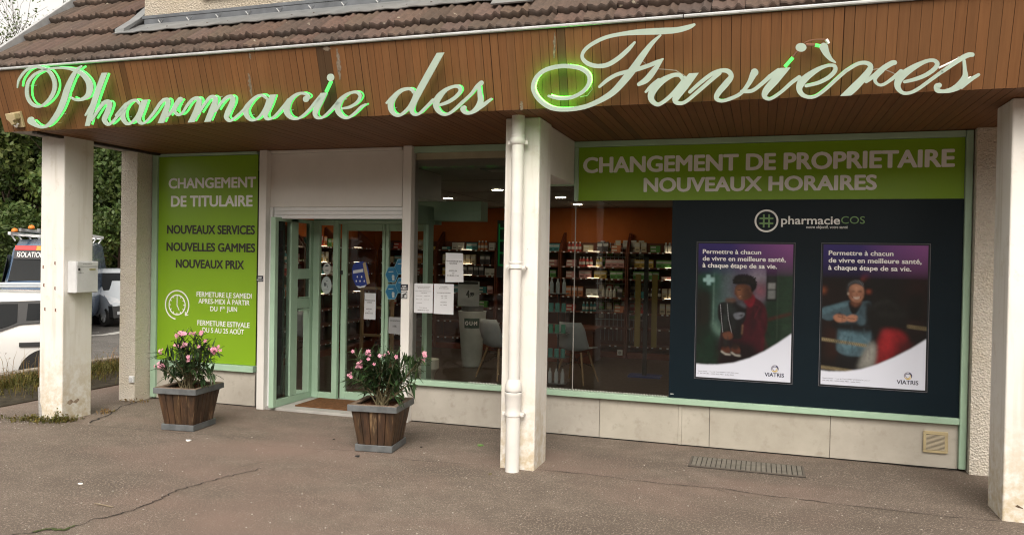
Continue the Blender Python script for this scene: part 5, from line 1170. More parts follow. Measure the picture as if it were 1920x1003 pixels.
DW = lambda x, y: onY(x, y, YV + 0.052)
sheet('notice_sheet', 'white notice PHARMACIE DE GARDE taped on the sliding glass door', 'notice', [(684, 549), (705, 550), (704, 599), (682, 598)], garde, None, 'paper notices', DW)
sheet('notice_sheet', 'grey notice low behind the glass beside the blue hexagon poster', 'notice', [(729, 594), (752, 595), (751, 627), (728, 625)], [('INFORMATION', .1, .9, .25, .07), ('10%', .35, .65, .6, .12)], plain('grey_paper', (0.33, 0.33, 0.34), 0.7), 'paper notices', DW)
# clings on the door glass
def disc(name, label, cx, cy_, rx, rz_, col, details, plane=lambda x, y: onY(x, y, YV + 0.016), group=None):
    c = plane(cx, cy_); k = (plane(cx + 10, cy_).x - c.x) / 10; t = thing(name, c, label, 'sticker', group)
    b = MB(); b.prism([c + Vector((rx * k * math.cos(a), 0, rz_ * k * math.sin(a))) for a in np.linspace(0, 2 * math.pi, 33)[:-1]], (0, 0.0012, 0)); b.build('cling', paint(col), t)
    b = MB(); d = c + Vector((0, -0.0015, 0))
    for (x0, z0, x1, z1, w_) in details: b.obox(d + Vector(((x0 + x1) / 2 * rx * k, 0, (z0 + z1) / 2 * rz_ * k)), Vector((x1 - x0, 0, z1 - z0)) * 0.5 * rx * k, (0, 0.0004, 0), Vector((-(z1 - z0), 0, x1 - x0)).normalized() * w_ * rx * k)
    b.build('cling_print', paint((0.05, 0.06, 0.07)), t); return t
disc('door_sticker', 'upper round white sticker with a fish outline on the narrow glass pane', 613, 504, 7.2, 9.8, (0.52, 0.52, 0.50), [(-.5, .4, .4, .5, .10), (-.3, .55, .2, .6, .12), (-.5, -.2, .5, -.15, .04), (-.4, -.4, .4, -.38, .04)], group='round stickers')
disc('door_sticker', 'lower round grey sticker with leaf marks on the narrow glass pane', 612, 535, 9.5, 14.5, (0.42, 0.47, 0.47), [(-.3, .4, -.25, -.2, .16), (.05, .3, .25, -.4, .05), (-.6, -.5, .5, -.45, .03), (-.1, .5, .3, .55, .04)], group='round stickers')
t = thing('blue_poster', DW(682, 515), 'rounded dark blue poster with white icons on the sliding door', 'poster')
b = MB(); b.prism([DW(*q) for q in ((660, 505), (662, 497), (668, 492), (680, 490), (687, 493), (691, 505), (692, 520), (689, 533), (683, 539), (674, 539), (666, 534), (661, 522))], (0, 0.0015, 0)); b.build('blue_card', paint((0.012, 0.035, 0.24)), t)
b = MB(); DW2 = lambda x, y: onY(x, y, YV + 0.0505); b.prism([DW2(*q) for q in ((662, 507), (681, 504), (681, 510), (662, 513))], (0, 0.0006, 0)); b.prism([DW2(*q) for q in ((667, 535), (676, 537), (687, 534), (683, 539), (673, 540))], (0, 0.0006, 0))
for x, y in ((670, 519), (678, 519), (668, 527), (675, 527), (683, 527)): b.prism([DW2(x + 1.3 * math.cos(a), y + 2 * math.sin(a)) for a in np.linspace(0, 6.28, 9)[:-1]], (0, 0.0006, 0))
b.build('white_marks', paint((0.62, 0.64, 0.68)), t)
b = MB(); b.prism([DW2(*q) for q in ((680, 494), (685, 491), (694, 531), (688, 533))], (0, 0.0005, 0)); b.build('carton_picture', paint((0.42, 0.32, 0.18)), t)
hx = thing('hexagon_poster', DW(740, 520), 'blue hexagon tiles poster with product pictures beside the door post with the camera sign', 'poster')
for (cx, cy_) in ((734.5, 515), (734.5, 547), (752, 500), (753, 535)):
    b = MB(); b.prism([DW(cx + 12.5 * math.cos(a), cy_ + 16.5 * math.sin(a)) for a in np.arange(6) * math.pi / 3], (0, 0.0015, 0)); h_ = b.build('hexagon', paint((0.20, 0.42, 0.52)), hx)
    b = MB(); b.prism([DW2(cx + 11.4 * math.cos(a), cy_ + 15 * math.sin(a)) for a in np.arange(6) * math.pi / 3], (0, 0.0006, 0)); b.build('blue_face', paint((0.008, 0.16, 0.32)), h_)
    b = MB(); DW3 = lambda x, y: onY(x, y, YV + 0.049); b.prism([DW3(cx + a, cy_ + c) for a, c in ((0, 4), (0.5, 1), (2.5, 0), (5, 2), (5, 11), (1, 11))], (0, 0.0006, 0)); b.prism([DW3(cx + a, cy_ + c) for a, c in ((-6, -6), (3, -6.5), (3, -5), (-6, -4.5))], (0, 0.0006, 0)); b.build('product_picture', paint((0.45, 0.52, 0.52)), h_)
PW = lambda x, y: onX(x, y, XP + 0.008)
t = thing('door_sticker', PW(573, 594), 'yellow green card behind the lower glass of the angled entrance panel', 'sticker'); b = MB(); b.prism([PW(*q) for q in ((567, 579), (579, 578), (578, 610), (566, 611))], (0.0012, 0, 0)); b.build('card', paint((0.10, 0.28, 0.02)), t)
b = MB(); PW2 = lambda x, y: onX(x, y, XP + 0.0105)
for k in range(4): b.prism([PW2(*q) for q in ((568, 582 + k * 4), (577, 581.5 + k * 4), (577, 583 + k * 4), (568, 583.5 + k * 4))], (0.0005, 0, 0))
b.build('card_lines', paint((0.40, 0.45, 0.10)), t)
PF = lambda x, y: onY(x, y, FAC - 0.0875)
def plate(label, x0, y0, x1, y1, l1, l2):
    t = thing('alarm_plate', PF((x0 + x1) / 2, y1), label, 'plate', 'black alarm plates'); b = MB(); b.prism([PF(x0, y0), PF(x1, y0), PF(x1, y1), PF(x0, y1)], (0, -0.002, 0)); b.build('plate', paint((0.008, 0.010, 0.022)), t)
    b = MB(); a = PF(x0, y1); w_ = PF(x1, y1).x - a.x; h_ = PF(x0, y0).z - a.z
    for s, v, u in ((l1, 0.56, 0.22), (l2, 0.18, 0.06)): put_text(b, s, (a.x + w_ * u, a.y - 0.003, a.z + h_ * v), XU, ZU, w_ * (1 - 2 * u), h_ * 0.24, 0.02)
    b.build('plate_text', M['vinyl'], t)
plate('small black alarm plate on the door post next to the tall green sign', 481, 517, 493.5, 528, 'ALARME', '01.80.22.17')
plate('small black alarm plate on the door post nearest the paper notices above the camera sign', 751, 533, 765, 544, 'ALARME', '01.80.22.17')
t = thing('camera_sign', PF(758, 560), 'small square pictogram sign of a camera on the door post nearest the paper notices', 'sign')
b = MB(); b.prism([PF(751.5, 546), PF(763.5, 546), PF(763.5, 560), PF(751.5, 560)], (0, -0.002, 0)); b.build('border', paint((0.03, 0.03, 0.03)), t, bevel=0.004)
b = MB(); PF2 = lambda x, y: onY(x, y, FAC - 0.0905); b.prism([PF2(752.6, 547.4), PF2(762.4, 547.4), PF2(762.4, 558.6), PF2(752.6, 558.6)], (0, 0.0006, 0)); b.build('white_face', paint((0.55, 0.56, 0.56)), t)
b = MB(); PF3 = lambda x, y: onY(x, y, FAC - 0.092); b.prism([PF3(754, 552), PF3(761, 549), PF3(761.5, 552), PF3(755, 555)], (0, 0.0006, 0)); b.prism([PF3(754, 555.5), PF3(758, 554), PF3(758.5, 557.5), PF3(754, 557.8)], (0, 0.0006, 0)); b.build('camera_symbol', paint((0.03, 0.03, 0.03)), t)

# litter on the asphalt
def scrap(name, label, cat, px_, py_, size, mt, seed, flat=0.25):
    rg = random.Random(seed); c = onZ(px_, py_, 0); n = 9; b = MB()
    top = [c + Vector((size * rg.uniform(.6, 1.1) * math.cos(a), size * rg.uniform(.5, 1) * math.sin(a), 0.004 + size * flat * rg.uniform(0, 1))) for a in np.linspace(0, 6.283, n + 1)[:-1]]
    apex = c + Vector((0, 0, 0.006 + size * flat * 0.8))
    for i in range(n): b.face([top[i], top[(i + 1) % n], apex]); b.face([top[i], (top[i].x, top[i].y, 0.001), (top[(i + 1) % n].x, top[(i + 1) % n].y, 0.001), top[(i + 1) % n]])
    return tag(b.build(name, mt), label, cat)
scrap('paper_scrap', 'crumpled white paper scrap on the asphalt near the planter under the green sign', 'litter', 354, 826, 0.030, M['vinyl'], 1)
scrap('paper_scrap', 'tiny white paper scrap alone on the asphalt near the long crack', 'litter', 151, 907, 0.018, M['vinyl'], 2)
scrap('fallen_leaf', 'fresh green leaf lying on the asphalt near the downpipe pillar', 'leaf', 901, 835, 0.036, plain('fresh_leaf', (0.12, 0.28, 0.05), 0.5), 3, 0.12)
scrap('dark_pebble', 'black lump on the asphalt in front of the doorway planter', 'litter', 671, 856, 0.022, M['black'], 4, 0.5)
scrap('dry_leaf', 'dark curled leaf at the foot of the downpipe', 'leaf', 919, 889, 0.016, M['stem'], 5, 0.6)
scrap('pink_petal', 'fallen pink petal between the two planters', 'petal', 626, 824, 0.012, M['petal'], 6, 0.1)
scrap('pink_petal', 'fallen pink petal between the doorway planter and the plinth', 'petal', 790, 838, 0.014, M['petal'], 7, 0.1)
b = MB(); b.tube([onZ(178, 943, 0.006), onZ(195, 946, 0.010), onZ(212, 950, 0.006)], 0.0045, 6); tag(b.build('dry_twig', plain('pale_twig', (0.24, 0.19, 0.13), 0.8)), 'pale dry twig lying on the asphalt beside the crack', 'twig')
b = MB()
for k in range(240):
    x, y = random.uniform(0, 1850), random.uniform(800, 1003) ; 
    if y < 790 + x * 0.06: continue
    c = onZ(x, y, 0.001); s = random.uniform(0.0022, 0.0048); b.obox(c + Vector((0, 0, s * .4)), (s, s * .3, 0), (-s * .3, s, 0), (0, 0, s * 0.5))
for k in range(90):
    c = Vector((-6.95, 5.75, 0)) + Vector((random.gauss(0, 0.28), random.gauss(0, 0.16), 0.001)); s = random.uniform(0.002, 0.005); b.obox(c + Vector((0, 0, s * .4)), (s, s * .3, 0), (-s * .3, s, 0), (0, 0, s * 0.5))
tag(b.build('gravel_grit', plain('pale_grit', (0.40, 0.36, 0.31), 0.9, 0, 0.4, 60)), kind='stuff')

# ================================================================ INSIDE THE SHOP
CZ = 2.62
def downlight(px_, py_, label):
    c = onZ(px_, py_, CZ - 0.004); t = thing('downlight', c, label, 'ceiling light', 'round ceiling downlights')
    b = MB(); b.lathe(c, [(0.085, -0.004), (0.092, 0.003)], 24); b.build('bezel', M['rail'], t)
    b = MB(); b.lathe(c - Vector((0, 0, 0.0065)), [(0.072, 0), (0.072, 0.002)], 24); b.build('lamp', M['lampon'], t); return t
downlight(933, 356, 'lit round downlight beside the downpipe pillar seen above the green cross display')
downlight(840, 372, 'lit round downlight above the green door housing')
downlight(1051.6, 370, 'lit round downlight just beyond the downpipe pillar')
downlight(1083, 383, 'lit round downlight touching the corner of the wide green sign')
for x, y in ((-4.6, 8.9), (-1.2, 9.0), (-0.2, 11.6), (-6.0, 11.2)):
    c = Vector((x, y, CZ - 0.004)); t = thing('downlight', c, 'lit round ceiling downlight deep in the shop hidden by signs and door frames', 'ceiling light', 'round ceiling downlights')
    b = MB(); b.lathe(c, [(0.085, -0.004), (0.092, 0.003)], 24); b.build('bezel', M['rail'], t); b = MB(); b.lathe(c - Vector((0, 0, 0.0065)), [(0.072, 0), (0.072, 0.002)], 24); b.build('lamp', M['lampon'], t)
c = onZ(908, 310, 2.615); t = thing('ceiling_vent', c, 'square unlit recessed grille in the ceiling near the downpipe pillar', 'vent')
c.y = max(c.y, 7.6); 
b = MB(); b.box(c.x - .14, c.x + .14, c.y - .14, c.y + .14, 2.607, 2.6155); b.build('vent_rim', plain('grey_rim', (0.25, 0.27, 0.25), 0.5), t); b = MB(); b.box(c.x - .09, c.x + .09, c.y - .09, c.y + .09, 2.602, 2.606); b.build('vent_glass', plain('pale_lens', (0.5, 0.52, 0.48), 0.3), t)

# wall shelving along the back: bays between tapering fins
LV = [0.24, 0.54, 0.80, 1.06, 1.38, 1.58, 1.84]
BX = [-6.9, -5.72, -4.54, -3.36, -2.18]
YB, YF = 13.54, 13.16
ORD = ['lowest', 'second', 'third', 'fourth', 'fifth', 'sixth', 'top']
shelves = []
def bay(x0, x1, Yf, Yb_, label, name='shelf_unit', lamps=True):
    t = thing(name, ((x0 + x1) / 2, (Yf + Yb_) / 2, 0), label, 'shelving', 'wall shelving bays')
    b = MB(); b.box(x0 + 0.03, x1 - 0.03, Yb_ - 0.03, Yb_ - 0.008, 0.03, 2.0); b.build('back_panel', M['darkwood'], t)
    for xx in (x0 + 0.005, x1 - 0.025):
        b = MB(); b.prism([(xx, Yf - 0.04, 0.03), (xx, Yb_ - 0.03, 0.03), (xx, Yb_ - 0.03, 2.18), (xx, Yf + 0.12, 2.0), (xx, Yf - 0.04, 1.8)], (0.02, 0, 0)); b.build('side_fin', M['darkwood'], t)
    for z in LV:
        b = MB(); b.box(x0 + 0.026, x1 - 0.026, Yf, Yb_ - 0.031, z - 0.022, z); s = b.build('shelf', M['darkwood'], t)
        b = MB(); xx = x0 + 0.05
        while xx < x1 - 0.08: b.box(xx, xx + 0.035, Yf - 0.004, Yf - 0.001, z - 0.024, z - 0.002); xx += random.uniform(0.08, 0.2)
        b.build('price_tags', M['paper'], s)
    if lamps:
        for z in LV[3:]:
            b = MB(); b.box((x0 + x1) / 2 - 0.10, (x0 + x1) / 2 + 0.10, Yf + 0.02, Yf + 0.06, z + 0.001, z + 0.006); b.build('shelf_lamp', M['shelflamp'], t)
    b = MB(); b.box(x0 + 0.03, x1 - 0.03, Yf - 0.02, Yb_ - 0.05, 0.03, 0.13); b.build('plinth', M['darkwood'], t); return t
places = ['seen through the entrance panels', 'behind the sliding door', 'behind the window with the paper notices', 'behind the downpipe pillar', 'beyond the downpipe pillar']
for i in range(4): bay(BX[i], BX[i + 1], YF, YB, f'dark red wood wall shelving bay {places[i]}')
bay(-2.18, -0.70, YF, YB, 'dark red wood wall shelving bay beside the navy panel')
for k, yy in enumerate((8.75, 9.95, 11.15, 12.3)):
    sb_ = bay(-7.02 - 0.57, -7.02 + 0.57, yy - .19, yy + .19, ['dark wood shelving bay on the side wall nearest the street', 'second dark wood shelving bay along the side wall', 'third dark wood shelving bay along the side wall', 'dark wood shelving bay in the dark corner of the shop'][k]); sb_.rotation_euler.z = R(90)
# products: a few kinds, copied
KIND = {}
def kind_mesh(kd, col, cn):
    k = (kd, cn)
    if k in KIND: return KIND[k]
    b = LMB(); v = (1, 1, 1)
    if kd == 'carton':
        w_, h_, d_ = random.choice([(0.085, 0.17, 0.06), (0.105, 0.13, 0.07), (0.075, 0.19, 0.05)]); b.col = col; b.box(-w_ / 2, w_ / 2, -d_ / 2, d_ / 2, 0, h_)
        b.col = tuple(min(0.7, c * 0.3 + 0.4) for c in col); b.box(-w_ / 2 * .98, w_ / 2 * .98, -d_ / 2 - .001, -d_ / 2 + .001, h_ * .55, h_ * .85); b.col = tuple(c * 0.35 for c in col); b.box(-w_ / 2 * .7, w_ / 2 * .6, -d_ / 2 - .002, -d_ / 2 + .001, h_ * .18, h_ * .34)
    elif kd == 'bottle':
        r = 0.028; b.col = col; b.lathe((0, 0, 0), [(r, 0), (r, 0.11), (r * .5, 0.135), (r * .45, 0.14)], 10); b.col = (0.6, 0.6, 0.58); b.lathe((0, 0, 0.14), [(r * .5, 0), (r * .5, 0.03)], 10); b.col = (0.62, 0.60, 0.55); b.lathe((0, 0, 0.035), [(r * 1.02, 0), (r * 1.02, 0.05)], 10, False)
    else:
        w_, h_, d_ = 0.16, 0.055, 0.08; b.col = col; b.box(-w_ / 2, w_ / 2, -d_ / 2, d_ / 2, 0, h_); b.col = (0.6, 0.58, 0.52); b.box(-w_ / 2 * .9, w_ / 2 * .2, -d_ / 2 - .001, -d_ / 2 + .001, h_ * .3, h_ * .75)
    me = b.build('product', M['prod'], None); KIND[k] = me; C.objects.unlink(me); return me
COLS = {'cream': (0.55, 0.47, 0.33), 'white': (0.58, 0.57, 0.54), 'red': (0.42, 0.05, 0.04), 'green': (0.10, 0.30, 0.07), 'teal': (0.05, 0.22, 0.24), 'yellow': (0.50, 0.34, 0.06), 'orange': (0.50, 0.17, 0.07), 'black': (0.06, 0.05, 0.06), 'pink': (0.5, 0.24, 0.24)}
NAMES = {'carton': 'carton', 'bottle': 'bottle', 'flat': 'flat_carton'}
WORDS = {'carton': 'upright carton', 'bottle': 'bottle', 'flat': 'flat carton'}
BAYW = ['in the bay by the entrance panels', 'in the bay behind the sliding door', 'in the bay behind the paper notices', 'in the bay behind the downpipe pillar', 'in the bay beside the navy panel']
cnt = 0
def product(kd, cn, x, y, z, lab, grp):
    global cnt
    src = kind_mesh(kd, COLS[cn], cn); o = src.copy(); o.name = NAMES[kd]; C.objects.link(o); o.location = (x, y, z + 0.001); o.rotation_euler = (0, 0, random.uniform(-.08, .08)); tag(o, lab, 'product', grp); cnt += 1
    return src.dimensions.x if src.dimensions.x > 0.01 else 0.07
rp_ = random.Random(11)
XE = BX + [-0.70]
for bi in range(5):
    x0, x1 = XE[bi] + 0.08, XE[bi + 1] - 0.08
    for li in (6, 5, 4, 3, 2):
        z = LV[li]; x = x0 + rp_.uniform(0, 0.05); 
        while x < x1 - 0.05:
            kd = rp_.choice(['carton', 'carton', 'bottle', 'flat'] if li > 2 else ['carton', 'bottle', 'flat', 'flat']); cn = rp_.choice(list(COLS)); nrep = rp_.randint(2, 4) if kd != 'flat' else 1
            wd_ = {'carton': 0.108, 'bottle': 0.064, 'flat': 0.17}[kd]
            for _ in range(nrep):
                if x > x1 - wd_ / 2: break
                lab = f'{cn} {WORDS[kd]} on the {ORD[li]} shelf {BAYW[bi]}'
                product(kd, cn, x + wd_ / 2, YF + rp_.uniform(0.06, 0.10), z, lab, f'{cn} {WORDS[kd]}s {BAYW[bi]}, {ORD[li]} shelf')
                if kd == 'flat' and rp_.random() < 0.6: product(kd, cn, x + wd_ / 2, YF + 0.08, z + 0.057, f'{cn} {WORDS[kd]} on the {ORD[li]} shelf {BAYW[bi]}', f'{cn} {WORDS[kd]}s {BAYW[bi]}, {ORD[li]} shelf')
                x += wd_
            x += rp_.uniform(0.0, 0.07) if li > 2 else rp_.uniform(0.05, 0.4)
for k, yy in enumerate((8.75, 9.95, 11.15)):
    for li in (6, 5, 4, 3):
        y = yy - .48
        while y < yy + .42:
            kd = rp_.choice(['carton', 'bottle', 'carton']); cn = rp_.choice(list(COLS)); wd_ = {'carton': 0.12, 'bottle': 0.075}[kd]
            wl = ['nearest the street', 'second from the street', 'third from the street'][k]
            product(kd, cn, -6.90, y + wd_ / 2, LV[li], f'{cn} {WORDS[kd]} on the {ORD[li]} shelf of the side wall bay {wl}', f'{cn} {WORDS[kd]}s, {ORD[li]} shelf, side wall bay {wl}'); bpy.context.scene.collection.objects[-1].rotation_euler.z = R(90)
            y += wd_ * rp_.choice([1, 1, 2.2])
print('products', cnt)

# big pump bottle display, shop things by the windows
c = onZ(884, 686, 0.027); gd = thing('display_column', c, 'tall white conical display bin marked GUM behind the window with the paper notices', 'display')
b = MB(); b.lathe(c, [(0.14, 0), (0.15, 0.03), (0.215, 0.83), (0.22, 0.85)], 28); b.build('bin', plain('display_white', (0.60, 0.62, 0.60), 0.5), gd, auto=40)
b = MB(); b.lathe(c, [(0.17, 0.85), (0.17, 0.93)], 20); b.build('inner_tray', plain('tray_dark', (0.10, 0.10, 0.10), 0.5), gd)
b = MB(); b.obox(c + Vector((-0.03, -0.10, 1.12)), (0.165, 0.02, 0), (0.0, 0.008, 0), (0, 0, 0.19)); b.build('price_board', plain('board_grey', (0.42, 0.43, 0.44), 0.5), gd)
b = MB(); b.obox(c + Vector((-0.03, -0.11, 1.285)), (0.15, 0.018, 0), (0, 0.003, 0), (0, 0, 0.02)); put_text(b, '14', c + Vector((-0.10, -0.112, 1.06)), XU, ZU, 0.09, 0.11, 0.03); put_text(b, '99', c + Vector((0.0, -0.112, 1.08)), XU, ZU, 0.06, 0.06, 0.02); b.build('price_print', M['black'], gd)
b = MB()
for k in range(24):
    a0 = -math.pi / 2 - 0.25 + 1.15 * k / 24; a1 = -math.pi / 2 - 0.25 + 1.15 * (k + 1) / 24; f = lambda a, z, r: (c.x + r * math.cos(a), c.y + r * math.sin(a), c.z + z)
    b.face([f(a0, 0.60, 0.2035), f(a1, 0.60, 0.2035), f(a1, 0.75, 0.214), f(a0, 0.75, 0.214)])
b.build('logo_oval', plain('logo_dark_green', (0.01, 0.06, 0.035), 0.5), gd)
b = MB(); put_text(b, 'G·U·M', (0, 0, 0.645), XU, ZU, 0.19, 0.062, 0.03); b.v = [(c.x + 0.2165 * math.cos(-math.pi / 2 - 0.16 + v[0] / 0.2165), c.y + 0.2165 * math.sin(-math.pi / 2 - 0.16 + v[0] / 0.2165), c.z + v[2]) for v in b.v]; b.build('logo_letters', M['vinyl'], gd)
c = Vector((-3.80, 8.52, 0.027)); st = MB(); st.lathe(c + Vector((0, 0, 0)), [(0.14, 0), (0.145, 0.02), (0.14, 0.08), (0.10, 0.14), (0.088, 0.22), (0.095, 0.27), (0.12, 0.31), (0.145, 0.335), (0.147, 0.44), (0.14, 0.45)], 28)
tag(st.build('hourglass_stool', plain('cream_plastic', (0.68, 0.66, 0.56), 0.4), None, auto=40), 'cream plastic hourglass stool inside the window behind the doorway oleander', 'stool')

def chair(px_, py_, rz, label):
    c = onZ(px_, py_, 0.027); t = thing('shell_chair', c, label, 'chair', 'white shell chairs in the shop', rz)
    b = LMB(); n = 9; m_ = 11; G = []
    for j in range(m_ + 1):
        s = j / m_
        for i in range(n + 1):
            u = -1 + 2 * i / n
            if s < 0.5: q = s / 0.5; y = -0.22 + 0.36 * q; z = 0.45 - 0.02 * q + 0.035 * u * u * (0.4 + q); wd_ = 0.21 + 0.02 * q
            else: q = (s - 0.5) / 0.5; y = 0.14 + 0.12 * q + 0.03 * math.sin(q * 3); z = 0.43 + 0.40 * q + 0.05 * u * u * (1 - q); y -= 0.07 * u * u; wd_ = 0.235 - 0.015 * q - 0.07 * max(0, q - 0.75) / 0.25 * 0.8
            G.append((u * wd_, y, z))
    b.raw(G, [(j * (n + 1) + i, j * (n + 1) + i + 1, (j + 1) * (n + 1) + i + 1, (j + 1) * (n + 1) + i) for j in range(m_) for i in range(n)]); o = b.build('shell', M['chair'], t, smooth=True); sm = o.modifiers.new('thick', 'SOLIDIFY'); sm.thickness = 0.012
    for sx in (-1, 1):
        for sy in (-1, 1): b = LMB(); b.tube([(sx * 0.12, sy * 0.10, 0.42), (sx * 0.23, sy * 0.22, 0.0)], [0.017, 0.011], 8); b.build('leg', M['beech'], t)
    b = LMB()
    for (p, q) in (((-.13, -.12, .38), (.18, .17, .2)), ((.13, -.12, .38), (-.18, .17, .2)), ((-.13, .12, .38), (.18, -.17, .2)), ((.13, .12, .38), (-.18, -.17, .2)), ((-.12, -.1, .41), (.12, -.1, .41)), ((-.12, .1, .41), (.12, .1, .41))): b.tube([p, q], 0.005, 6)
    b.build('wire_brace', M['black'], t); return t
chair(1080, 716, R(165), 'white shell chair with wooden legs beyond the downpipe pillar')
chair(934, 708, R(150), 'white shell chair half hidden behind the near edge of the downpipe pillar')

# spinner rack next to the pillar with its goods
c = onZ(1045, 722, 0.027); rk = thing('spinner_rack', c, 'slim black spinner rack of tubes and jars close to the downpipe pillar', 'rack')
b = MB(); b.tube([c + Vector((0, 0, 0)), c + Vector((0, 0, 1.42))], 0.012, 8); b.build('post', M['black'], rk)
for k, z in enumerate((0.06, 0.40, 0.72, 1.0, 1.24)):
    b = MB(); b.box(c.x - .13, c.x + .13, c.y - .13, c.y + .13, z, z + 0.008); b.build('shelf', plain('rack_glass', (0.16, 0.17, 0.17), 0.2), rk)
    for j in range(3):
        x = c.x - 0.085 + j * 0.085; col = ['white', 'teal', 'green', 'teal', 'white'][k]
        b = MB(); b.lathe((x, c.y - 0.07, c.z * 0 + z + 0.01), [(0.026, 0), (0.026, 0.13), (0.012, 0.165), (0.012, 0.19)] if k in (0, 4) else [(0.030, 0), (0.030, 0.11)], 10); cc3 = {'white': (.45, .48, .5), 'teal': (.06, .28, .25), 'green': (.05, .3, .2)}[col]
        o = b.build('tube_bottle' if k in (0, 4) else 'jar', paint(cc3)); tag(o, f'{col} {"tall tube" if k in (0, 4) else "jar"} on the {["bottom", "second", "third", "fourth", "upper"][k]} tier of the spinner rack', 'product', f'goods on the {["bottom", "second", "third", "fourth", "upper"][k]} tier of the spinner rack')
# wire grid display against the right part of the back, blue base stand, wall plug
c = onZ(1160, 668, 0.027); wg = thing('wire_display', c, 'tall wire grid display with white price rails behind the window beside the navy panel', 'display')
b = MB()
for k in range(9): b.box(c.x - .42, c.x + .42, c.y - .012, c.y, 0.66 + k * 0.155, 0.675 + k * 0.155)
b.build('price_rails', plain('rail_white', (0.42, 0.41, 0.39), 0.5), wg)
b = MB()
for k in range(12): b.box(c.x - .40 + k * 0.072, c.x - .394 + k * 0.072, c.y + .002, c.y + .007, 0.3, 2.0)
b.build('wires', M['trim'], wg)
hung = MB()
for k in range(9):
    for j in range(6):
        if rp_.random() < 0.3: continue
        col = rp_.choice(['white', 'red', 'green', 'cream', 'black']); b = MB(); x = c.x - .36 + j * .135; z = 0.69 + k * 0.155; b.col = COLS[col]; b.box(x, x + 0.09, c.y - .03, c.y - .014, z, z + 0.115); b.col = (0.5, 0.47, 0.44); b.box(x + .01, x + .08, c.y - .032, c.y - .0305, z + 0.05, z + 0.10)
        tag(b.build('blister_pack', M['prod']), f'{col} blister pack in row {["one", "two", "three", "four", "five", "six", "seven", "eight", "nine"][k]} from below on the wire display', 'product', f'{col} packs, row {["one", "two", "three", "four", "five", "six", "seven", "eight", "nine"][k]} of the wire display')
c = onZ(1208, 706, 0.027); bs = thing('floor_stand', c, 'narrow floor stand with yellow side strips and a flat blue base', 'stand')
b = MB(); b.box(c.x - .22, c.x + .24, c.y - .14, c.y + .14, 0.027, 0.05); b.build('base', paint((0.05, 0.07, 0.22)), bs); b = MB(); b.box(c.x - .03, c.x + .03, c.y - .02, c.y + .02, 0.05, 1.75); b.build('post', M['black'], bs)
for s in (-1, 1): b = MB(); b.box(c.x + s * .12 - .04, c.x + s * .12 + .04, c.y + .03, c.y + .05, 0.45, 1.5); b.build('side_strip', paint((0.26, 0.19, 0.04)), bs)
c = onY(1162, 661, 12.9); b = MB(); b.box(c.x - .045, c.x + .045, 12.9, 12.92, c.z - .045, c.z + .045); wp = b.build('wall_outlet', M['rail'], None, bevel=0.004); tag(wp, 'white square outlet low on the wall below the wire display', 'outlet')
b = MB(); b.tube([(c.x - .0, 12.897, c.z), (c.x, 12.9015, c.z)], 0.028, 16); o = b.build('outlet_cup', plain('cup_grey', (0.35, 0.35, 0.35), 0.4)); o.parent = wp
# a counter and dark furniture block in the middle of the shop
ct = thing('shop_counter', (-1.2, 11.9, 0.027), 'dark red wood service counter with a low front panel', 'counter'); b = MB(); b.box(-3.3, -2.55, 12.2, 12.8, 0.027, 0.55); b.build('front', M['darkwood'], ct); b = MB(); b.box(-3.36, -2.5, 12.14, 12.85, 0.552, 0.59); b.build('worktop', M['darkwood'], ct)
# wooden easel frame behind the sliding door
c = onZ(705, 700, 0.027); e_ = thing('wooden_frame', c, 'light wooden frame stand on the shop floor behind the sliding door', 'stand'); b = MB()
for s in (-1, 1): b.box(c.x + s * .24 - .02, c.x + s * .24 + .02, c.y - .02, c.y + .02, 0.027, 1.25)
for z in (0.55, 0.95, 1.22): b.box(c.x - .219, c.x + .219, c.y - .015, c.y + .015, z, z + 0.035)
b.build('frame', M['beech'], e_)
# illuminated green cross display lying in the window corner, grey carrier bags above it
c = onY(942, 420, 9.6); gx = thing('green_cross_display', c, 'green lit display partly hidden by the near edge of the downpipe pillar', 'display')
b = MB()
for z in (0, .16, .32, .48): b.box(c.x - .05, c.x + .25, c.y, c.y + .02, c.z - .55 + z, c.z - .54 + z + .012); b.box(c.x - .05 + .01 * z, c.x - .038, c.y, c.y + .02, c.z - .55, c.z)
b.build('tubes', emit('green_display_on', (0.03, 0.5, 0.12), 0.045), gx)
b = MB(); b.box(c.x - .08, c.x + .3, c.y + .03, c.y + .08, c.z - .7, c.z + .05); b.build('housing', M['black'], gx)

# ================================================================ PARKING, CARS, TREES
kb = MB(); kb.box(-9.15, -9.0, 2.0, 17.0, -0.7, 0.14); tag(kb.build('low_kerb_wall', plain('kerb_concrete', (0.27, 0.24, 0.20), 0.95, 0, 0.5, 6, 0.2, 0.5), None, bevel=0.02), 'low weathered concrete kerb wall between pavement and car park', 'wall')
b = MB(); b.box(-9.0, -7.75, 5.6, 17, 0.0, 0.012); tag(b.build('earth_bed', plain('bed_earth', (0.05, 0.042, 0.028), 0.95, 0, 0.5, 9, 0.2, 1.0)), kind='structure')
def road_line(pts, w_=0.06):
    b = MB(); A = [onZ(x, y, -0.644) for x, y in pts]
    for i in range(len(A) - 1):
        t = (A[i + 1] - A[i]).normalized(); nn = Vector((-t.y, t.x, 0)) * w_; b.face([A[i] + nn, A[i + 1] + nn, A[i + 1] - nn, A[i] - nn])
    tag(b.build('parking_line', plain('worn_white_paint', (0.5, 0.49, 0.46), 0.8, 0, 0.3, 12)), kind='structure')
road_line([(150, 630), (200, 627), (240, 620)], 0.16); road_line([(160, 624), (186, 623)], 0.06)
